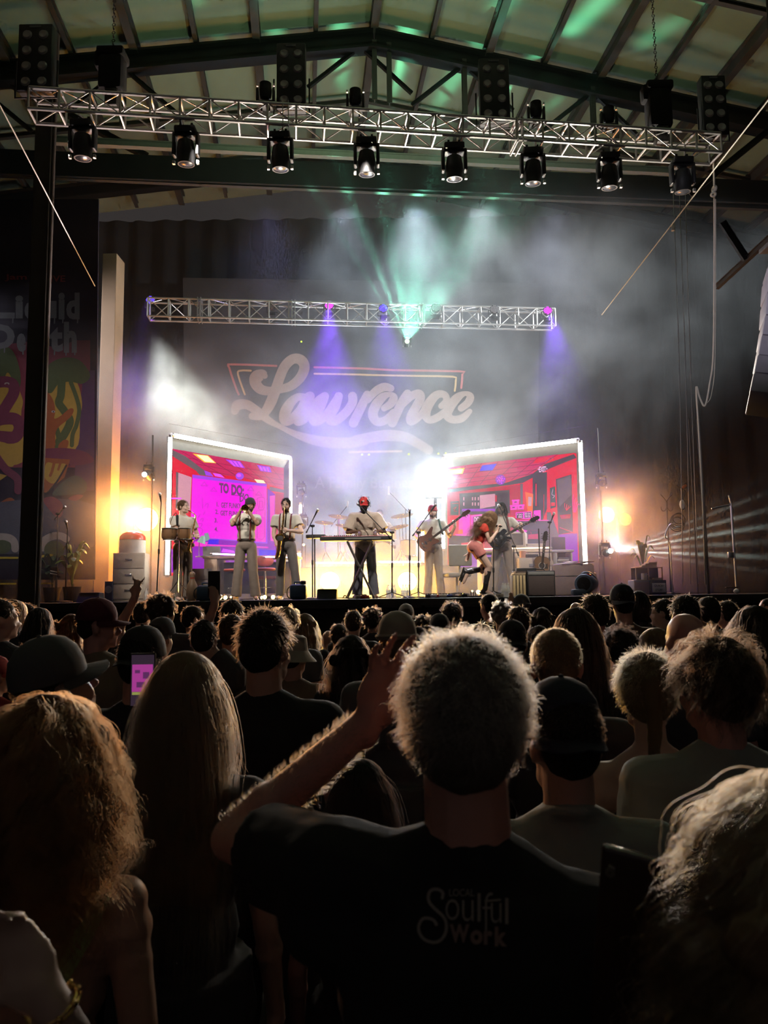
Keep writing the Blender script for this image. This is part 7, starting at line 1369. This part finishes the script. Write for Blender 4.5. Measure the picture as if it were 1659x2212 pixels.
# px, top, width, female, hair, colour, yaw(to the right +), hat, top, colour, label [, options]
C_ = [
 (4,1293,58,0,'short','brown',62,None,'tee','charcoal','man in profile at the far left edge looking right, brown hair',dict(sk='fair')),
 (33,1296,46,1,'bob','sandy',70,None,'tee','charcoal','woman in profile just right of leftmost man, sandy hair',dict(sk='fair')),
 (57,1302,42,0,'short','dark',65,None,'tee','black','person in profile with glasses, third from the left edge',dict(sk='pink',glasses=True)),
 (88,1313,46,1,'bob','dark',20,None,'tee','black','dark bobbed head in front of far-left stage column',{}),
 (114,1340,37,0,'curly','dark',0,None,'tee','charcoal','small curly dark head low between column and red-haired person',{}),
 (155,1323,46,1,'longcurly','red',0,None,'tee','brown','red-haired head glowing orange left of maroon-capped man',{}),
 (214,1294,74,0,'short','brown',68,'cap','tee','tan','man in maroon baseball cap in profile, smiling to the right',dict(sk='pink',hc='maroon')),
 (309,1299,38,0,'short','brown',0,None,'tee','charcoal','short-haired head between raised rock-sign arm and curly man',{}),
 (352,1279,56,0,'curly','brown',35,None,'tee','charcoal','tall curly brown-haired man near the stage, ear showing right',dict(sk='tan')),
 (419,1308,38,0,'short','dark',55,None,'tee','black','dark head turned right, left of the raised phone arm',dict(sk='tan')),
 (500,1326,54,0,'short','brown',0,None,'tee','charcoal','upright narrow brown-haired head left of the big dark-haired man',dict(sk='tan')),
 (502,1295,48,0,'short','dark',0,None,'tee','black','dark rounded head below the trumpeter shoes',{}),
 (575,1317,106,0,'short','dark',18,None,'tee','black','big dark-haired man in black tee left of bucket hat',{}),
 (618,1306,56,0,'wavy','sandy',0,None,'tee','grey','sandy lit head peeking right behind the big dark-haired man',{}),
 (634,1368,68,0,'short','brown',20,'bucket','tee','tan','person in tan bucket hat and tan shirt, centre left',dict(hc='beige')),
 (660,1322,50,1,'longcurly','sandy',10,None,'tee','black','sandy frizzy-haired woman with ponytail right of bucket hat',{}),
 (709,1359,28,0,'bald','brown',0,None,'tee','grey','tiny bald head beyond the long curly-haired woman',{}),
 (732,1346,36,0,'short','brown',0,None,'tee','grey','small brown head left of short-haired man with pink headband neighbour',{}),
 (764,1318,36,0,'short','brown',10,None,'tee','black','small short-haired head left of pink headband',{}),
 (804,1310,40,1,'curly','brown',10,None,'tee','charcoal','curly brown head wearing thin pink headband',dict(extra='pink')),
 (857,1322,80,0,'buzz','sandy',0,'beanie','tee','grey','man in smooth beige cap, centre, in grey shirt',dict(hc='beige')),
 (877,1305,36,0,'short','grey',0,'cap','tee','grey','small pale capped head near stage edge, above beige cap',dict(hc='white',hatback=True)),
 (758,1366,72,1,'longcurly','dark',0,None,'tee','black','woman with long dark curls glowing gold at the edges, centre left',dict(seed=2)),
 (914,1326,38,0,'curly','brown',0,None,'tee','black','small brown curly head right of the beige cap',{}),
 (903,1352,36,0,'short','dark',0,None,'tee','black','low dark head directly right of beige cap',{}),
 (950,1326,44,0,'short','dark',-15,'cap','tee','black','man in small dark cap worn backwards above spiky hair',dict(hc='charcoal',hatback=True)),
 (976,1301,40,0,'afro','black',0,None,'tee','charcoal','head with small round dark afro below the bassist',{}),
 (1055,1283,36,0,'short','dark',-30,None,'tee','charcoal','short-haired head nearest the singer boot, ear catching light',dict(sk='pink')),
 (1083,1297,46,0,'curly','grey',0,None,'tee','charcoal','grey curly head right of the head beneath the singer',{}),
 (1125,1284,34,0,'short','grey',-20,'beanie','tee','grey','pale-capped head with hand raised in front of wooden crate',dict(hc='grey',pose='hand36')),
 (1120,1309,46,0,'short','brown',0,None,'tee','charcoal','brown-haired head below the pale-capped head with raised hand',{}),
 (1169,1309,50,1,'longcurly','brown',0,None,'tee','charcoal','wavy light-brown head below the guitar amplifier',{}),
 (1003,1342,28,0,'short','sandy',0,None,'tee','black','small sandy head just over the spiky-haired man',{}),
 (1038,1343,52,1,'updo','blond',0,None,'tee','charcoal','blond curly head with hair clip right above the spiky hair',{}),
 (1068,1336,38,0,'curly','dark',0,None,'tee','black','small dark curly head behind the black-capped man',{}),
 (1106,1340,66,0,'short','dark',0,'cap','tee','black','man in black backwards cap left of buzz-cut man',dict(hc='black',hatback=True)),
 (1163,1347,50,1,'longcurly','brown',0,None,'tee','charcoal','frizzy brown head behind the buzz-cut man',dict(seed=3)),
 (1241,1314,94,1,'long','brown',0,None,'tee','black','woman with long straight brown hair under the sofa',{}),
 (1199,1354,104,0,'buzz','sandy',8,None,'tee','charcoal','man with golden-lit buzz cut and dark shirt, centre right',dict(sk='pink')),
 (1243,1299,28,0,'bald','brown',0,None,'tee','grey','small bald head left of man beside the air blower',{}),
 (1282,1283,56,0,'short','brown',-15,None,'tee','charcoal','brown-haired man directly below the air blower',dict(sk='pink')),
 (1344,1263,52,0,'buzz','dark',0,'cap','tee','brown','tall broad man in backwards dark cap at right of blower',dict(hc='navy',hatback=True)),
 (1378,1277,42,1,'bob','black',0,None,'tee','black','black-haired head behind the tall backwards-capped man',{}),
 (1338,1351,70,0,'curly','black',0,None,'tee','black','round head of tight black curls, right of centre',dict(seed=2)),
 (1403,1319,32,1,'bob','sandy',-20,None,'tee','charcoal','small sandy head left of man with glasses, right side',{}),
 (1430,1293,40,0,'short','brown',-62,None,'tee','charcoal','man with dark glasses in profile looking left at right',dict(sk='fair',glasses=True)),
 (1476,1285,56,0,'short','dark',-12,None,'tee','charcoal','round dark-haired head above the bald man',dict(sk='tan')),
 (1528,1287,48,0,'buzz','dark',0,None,'tee','charcoal','dark cropped head right of the one above bald man',dict(sk='tan')),
 (1566,1297,38,0,'short','brown',-30,None,'tee','charcoal','small brown head left of the big curly head at right edge',dict(sk='pink')),
 (1476,1320,80,0,'bald','brown',-10,None,'tee','charcoal','big shiny bald head with glasses arm at right',dict(sk='pink')),
 (1410,1356,56,1,'bob','sandy',-60,None,'tee','charcoal','woman with straight sandy bob looking left, beside bald man',dict(sk='fair')),
 (1538,1362,146,0,'wavy','brown',-18,None,'tee','olive','large wavy brown-haired man in olive tee at right',dict(sk='pink',seed=4)),
 (1625,1304,100,1,'longcurly','dark',0,None,'tee','black','head with big dark curls at the right edge',dict(seed=5)),
 (1394,1407,116,1,'ponytail','blond',12,None,'tank','black','woman with blond ponytail and bare neck in black tank top',dict(sk='fair')),
 (1656,1291,30,0,'buzz','dark',-60,None,'tee','red','tiny reddish figure at the right frame edge by stage',dict(sk='pink')),
 (305,1354,100,0,'short','black',8,'cap','tee','black','man in black cap worn backwards behind the glowing phone',dict(hc='black',hatback=True,extra='letters')),
 (347,1334,56,0,'short','dark',20,'cap','tee','charcoal','man in dark grey cap raising a rock-sign hand',dict(hc='charcoal',hatback=True,pose='rock')),
 (441,1337,54,0,'short','dark',0,None,'tee','charcoal','dark-haired man raising a phone with his right arm',dict(pose='phonearm')),
 (403,1407,150,1,'long','sandy',0,None,'tee','charcoal','woman with long sandy-lit hair and sequin top, holding glowing phone',dict(pose='phonehold',extra='sequin',seed=6)),
 (124,1372,140,0,'short','brown',42,'cap','tee','charcoal','big bearded man in worn grey cap turned right, left side',dict(hc='grey',hatback=False,pitch=-.32)),
 (212,1443,46,1,'bob','brown',50,None,'tee','black','woman in profile right of the grey-capped man, brown bob',dict(sk='fair')),
 (-8,1415,56,0,'short','dark',30,'cap','tee','red','person in bright red cap cut by the left frame edge',dict(hc='red')),
 (-70,1490,90,1,'ponytail','dark',0,None,'tank','black','bare-shouldered woman at left edge above the curly red hair',dict(sk='fair')),
 (780,1628,112,1,'long','black',0,None,'tee','black','black-haired woman seen between salute arm and neck',dict(sk='pink')),
 (1215,1466,166,0,'short','dark',-6,'cap','polo','olive','man in navy cap with olive collared shirt, right of spiky hair',dict(hc='navy',hatback=True,extra='capline')),
]
rows = []
for r in C_:
    px, top, w, f, hair, col, yaw, hk, tk, tc, lab, opt = r; hf = HF[hair]*(1.10 if hk == 'cap' else 1.08 if hk else 1.0)
    if hk == 'bucket': hf = 1.25
    hy = 1286 - (px-830)*.013; s = .95
    for _ in range(6): D = 1660*.158*s*hf/w; z = CAMZ - (top-hy)*D/1655; s = z/(1.80 + .02*(hf > 1.15))
    rows.append([D, s, D])
for it in range(60):
    for i in range(len(rows)):
        for j in range(i+1, len(rows)):
            a, b = rows[i], rows[j]; xa = (C_[i][0]-830)/1660*a[0]; xb = (C_[j][0]-830)/1660*b[0]; dx = abs(xa-xb)/.40; dy = (a[0]-b[0])/.27; dd = math.hypot(dx, dy)
            if dd < 1 and a[2]*1.2 > 0: sg = 1 if (a[2]-b[2]) >= 0 else -1; m_ = .03*(1-dd)+.004; a[0] += sg*m_*a[2]*.5; b[0] -= sg*m_*b[2]*.5
    for r in rows: r[0] = min(max(r[0], r[2]*.80), r[2]*1.30)
def p_rock(J, L_, LW, LD, t):
    D = t.location.y; J['shl'] = (.20,.02,1.47); J['ell'] = L_(273, 1368, D-.02); J['wrl'] = L_(293, 1288, D-.05); ik(J, 'l', V(J['ell'])-V(J['shl'])); J['hdl'] = LD((.10,.0,1)); J['hnl'] = LD((0,.9,0)); J['cul'] = (0.1,1.9,1.9,.1); J['thl'] = .0; J['spl'] = .6
def p_phone(J, L_, LW, LD, t):
    D = t.location.y; J['shr'] = (-.20,.02,1.47); J['elr'] = L_(472, 1395, D); J['wrr'] = L_(464, 1304, D); ik(J, 'r', V(J['elr'])-V(J['shr'])); J['hdr'] = LD((-.1,.1,1)); J['hnr'] = LD((-.5,.8,0)); J['cur'] = 1.2; SPOTS['a'] = t.matrix_basis @ V(J['wrr'])
def p_hold(J, L_, LW, LD, t):
    D = t.location.y; J['wrl'] = L_(322, 1535, D+.42); ik(J, 'l', (.4,.1,-1)); J['hdl'] = LD((-.08,.1,1)); J['hnl'] = LD((-.3,-.9,0)); J['cul'] = .9; SPOTS['b'] = t.matrix_basis @ V(J['wrl'])
def p_36(J, L_, LW, LD, t):
    D = t.location.y; J['wrl'] = L_(1107, 1308, D+.05); ik(J, 'l', (.6,0,-1)); J['hdl'] = LD((-.1,.1,1)); J['hnl'] = LD((.5,.8,0))
SPOTS = {}; POS = dict(rock=p_rock, phonearm=p_phone, phonehold=p_hold, hand36=p_36)
def skinmap(objs):
    dg = bpy.context.evaluated_depsgraph_get(); dg.update(); tr = [BVHTree.FromObject(o, dg) for o in objs]; mats_ = [pinv_w(o) for o in objs]
    def fn(x, y, l):
        d = ray(x, y); best = None
        for b_, M in zip(tr, mats_):
            Mi = M.inverted(); o_ = Mi @ CAM; dl_ = (Mi.to_3x3() @ d).normalized(); h = b_.ray_cast(o_, dl_)
            if h[0] is not None:
                p = M @ h[0]; 
                if best is None or (p-CAM).length < (best-CAM).length: best = p
        if best is None: best = fn.last if fn.last is not None else CAM + d*2
        fn.last = best; return best - d*(l*.6 + .001)
    fn.last = None; return fn
def pinv_w(o): return pinv(o).inverted()
def e_pink(t, J, b, sh): R = Rot(*J['hr']); c = V(J['head']); MB().torus(c + R @ V((0,.012,.055)), .098, .008, R @ V((0,.15,1)), 28, 6).build('headband', mat('band_pink', (.75,.10,.22), .5), t)
def hatof(t): return [o for o in KIDS(t) if o.name.startswith(('cap','knit'))][0]
def e_letters(t, J, b, sh):
    h = hatof(t); A = Art(skinmap([h])); A.text('grey', 'ASOS', 270, 1413, 322, 1427, .02); A.build({'grey': cloth('grey')}, t, {'grey': 'cap_lettering'})
def e_cap(t, J, b, sh):
    h = hatof(t); A = Art(skinmap([h])); A.stroke('grey', [(1182,1630),(1190,1625),(1197,1631),(1204,1626),(1212,1631),(1220,1626),(1228,1631),(1236,1627),(1246,1633),(1254,1629)], 1.6); A.build({'grey': cloth('grey')}, t, {'grey': 'cap_stitched_script'})
def e_seq(t, J, b, sh):
    mb = MB(); rd = random.Random(8); me = sh.data; me.calc_loop_triangles(); n_ = len(me.vertices)
    for _ in range(700):
        v = me.vertices[rd.randrange(n_)]
        if v.co.z > 1.1: mb.ell(v.co + v.normal*.001, (.0022,.0022,.0022), None, 5, 4)
    mb.build('sequins', m_chrome, t)['kind'] = 'stuff'
EX = dict(pink=e_pink, letters=e_letters, capline=e_cap, sequin=e_seq)
for r, (D, s, D0) in zip(C_, rows):
    px, top, w, f, hair, col, yaw, hk, tk, tc, lab, opt = r; opt = dict(opt)
    hy = 1286 - (px-830)*.013; s = (CAMZ - (top-hy)*D/1655)/(1.80 + .02*(HF[hair] > 1.15) + .015*bool(hk))
    if 'pose' in opt: opt['pose'] = POS[opt['pose']]
    if 'extra' in opt: opt['extra'] = EX[opt['extra']]
    person(px, top, D, s, bool(f), hair, col, yaw, hk, tk, tc, lab, **opt)
def phone(c, w, h, label, face=1, pic=False, rot=0):
    t = thing('mobile_phone', label, 'phone', c, rot); MB().bbox((0,0,0), (w,.009,h), .004).build('case', m_rub, t)
    if pic:
        MB().box((0,-.0052,0), (w*.9,.001,h*.93)).build('screen', emis('ph_dark', (.05,.03,.05), .6), t); A = MB(); A.box((0,-.0062,.006), (w*.82,.001,h*.50)); A.build('picture', emis('ph_mag', (.42,.05,.30), .8), t)
        B_ = MB(); [B_.box((x*w, -.0069, z*h+.006), (w*a, .001, h*b)) for x, z, a, b in ((-.2,.12,.2,.06),(.15,.05,.25,.12),(-.05,-.12,.35,.10),(.25,-.18,.12,.08))]; B_.build('picture_shapes', emis('ph_dk', (.12,.03,.12), .8), t); MB().box((0,-.0062,-h*.24), (w*.8,.001,h*.05)).build('stage_strip', emis('ph_grn', (.30,.32,.08), .8), t); MB().torus((0,-.0062,-h*.38), w*.09, .0008, (0,1,0), 16, 4).build('shutter_ring', emis('ph_w', (.8,.8,.8), .9), t)
    return t
phone(SPOTS['a'] + V((-.01,.02,.115)), .072, .15, 'phone held high by a raised arm in front of the trumpeter')
c = SPOTS['b'] + V((-.012,-.03,.10)); pp = PY(309, 1469, c.y); phone(V((pp.x, c.y-.0, pp.z)), .070, .150, 'glowing phone showing the magenta stage, held up in crowd', pic=True)
# ---- man with raised arm and printed black shirt
def p_salute(J, L_, LW, LD, t):
    J['shl'] = L_(712, 1885, 1.06); J['ell'] = L_(505, 1812, 1.27); J['wrl'] = L_(795, 1560, 1.25); J['hdl'] = LD((.32,-.02,.85)); J['hnl'] = LD((.55,-.85,0)); J['cul'] = (.5,.4,.4,.5); J['thl'] = .2; J['spl'] = .7; J['head'] = (0,-.015,1.672)
    J['shr'] = (-.20,.01,1.405)
def e_salute(t, J, b, sh):
    A = Art(skinmap([sh])); Z7 = lambda *p: [(880 + a[0]/6.636, 1860 + a[1]/6.636) for a in p]
    A.stroke('print', Z7((500,530),(505,450),(430,405),(340,420),(300,500),(320,600),(400,690),(500,780),(555,880),(550,1020),(480,1130),(370,1165),(240,1120),(170,1020),(165,920),(220,830),(300,820),(380,850),(415,910)), 7.0, 5)
    for w_, x0, y0, x1, y1, b_ in (('o',545,545,745,850,-.01),('u',785,560,950,865,-.01),('l',1005,460,1050,870,-.0),('f',1075,450,1230,1000,-.02),('u',1195,600,1350,890,-.01),('l',1400,530,1450,905,0),('LOCAL',600,400,960,505,.0)):
        a_, c_ = Z7((x0,y0),(x1,y1)); A.text('print', w_, a_[0], a_[1], c_[0], c_[1], b_)
    A.stroke('print', Z7((1120,570),(1220,565),(1330,555)), 4.5)
    for w_, x0, y0, x1, y1 in (('W',605,905,890,1170),('o',900,985,1080,1200),('r',1095,1000,1225,1200),('k',1250,940,1430,1225)): a_, c_ = Z7((x0,y0),(x1,y1)); A.text('work', w_, a_[0], a_[1], c_[0], c_[1], .05)
    A.build({'print': mat('shirt_print', (.34,.30,.27), .8), 'work': mat('shirt_print_rose', (.30,.20,.18), .8)}, t, {'print': 'script_print', 'work': 'bold_print'})
    # fine hairs along the raised forearm
    rs = np.random.RandomState(3); e, w_ = V(J['ell']), V(J['wrl']); d = (w_-e).normalized(); n_ = 1500; P_ = np.zeros((n_, 3, 3)); x_ = d.orthogonal().normalized(); y_ = d.cross(x_)
    for i in range(n_): u = rs.rand()*.95; a = rs.rand()*6.28; r_ = lerp(.041, .028, u) + .0; nn = x_*cos(a) + y_*sin(a); p = lerp(e, w_, u) + nn*r_; v = (nn*.7 + d*.5 + V(rs.normal(size=3))*.35).normalized(); P_[i,0] = p; P_[i,1] = p + v*.006; P_[i,2] = p + v*.011 + d*.003
    cu = mk_curves('arm_hair', P_, .00022, hair_mat('strand_sandy', HC['sandy'])); o = bpy.data.objects.new('arm_hair', cu); COL.objects.link(o); o.parent = b; o['kind'] = 'stuff'
person(1000, 1375, 1.04, .957, False, 'spiky', 'grey', 4, None, 'tee', 'black', 'grey spiky-haired man in black printed tee, arm raised to forehead, nearest centre', sk='pink', pose=p_salute, extra=e_salute, q=3)
# ---- curly woman with green strap, left foreground
def e_strap(t, J, b, sh):
    A = Art(skinmap([b])); A.lift = .002; A.stroke('green', [(250,1848,30),(240,1880,30),(215,1950,34),(180,2020,42),(130,2090,60),(70,2170,90)], 30, 5, caps=False); A.build({'green': mat('strap_lime', (.50,.66,.26), .8)}, t, {'green': 'shoulder_strap'})
person(104, 1530, 1.36, .89, True, 'bigcurly', 'red', 0, None, None, 'green', 'woman with big red-gold curls and green shoulder strap, left foreground', sk='light', q=3, extra=e_strap, seed=3)
person(1735, 1640, .68, .893, True, 'bigcurly', 'sandy', 0, None, 'tee', 'black', 'blurred curly sandy head filling lower right corner', sk='light', q=3, seed=4)
ph = thing('clear_cup', 'dark glossy phone edge beside the blurred curly head, lower right', 'phone', PY(1325, 2040, .78)); ph.name = 'mobile_phone'; MB().bbox((.012,0,0), (.058,.010,.19), .005).build('case', mat('case_gloss', (.05,.02,.012), .15, spec=1), ph); ph.rotation_euler = (.1,.13,-.5); MB().lathe([(.006,0),(.005,.003),(.001,.003)], (-.006,-.005,.072), (0,-1,0)).build('camera_lens', m_chrome, ph)
# ---- hand with bracelet, bottom left
def p_brace(J, L_, LW, LD, t):
    J['wrr'] = L_(104, 2156, .84); J['elr'] = L_(250, 2420, .90); J['shr'] = L_(40, 2560, .80); J['hdr'] = LD((-.50,.0,.80)); J['hnr'] = LD((.3,-.9,-.2)); J['cur'] = (.5,.6,.8,1.0); J['hdr'] = LD((-.55,.05,.75))
def e_brace(t, J, b, sh):
    w, e = V(J['wrr']), V(J['elr']); d = (w-e).normalized(); mb = MB(); mb.torus(w - d*.012, .030, .0022, d, 28, 6); mb.torus(w - d*.019, .032, .0018, d + V((.1,0,.1)), 28, 6); [mb.ell(w - d*.012 + (Quaternion(d, a).to_matrix() @ d.orthogonal().normalized())*.032, (.0042,)*3, None, 8, 6) for a in np.arange(0, 6.28, .7)]; mb.build('bracelet', m_brass, t)
person(-400, 1300, .86, .84, True, 'bob', 'dark', 0, None, 'tank', 'black', 'hand and wrist with beaded gold bracelet at bottom left corner', sk='fair', pose=p_brace, extra=e_brace, q=3)
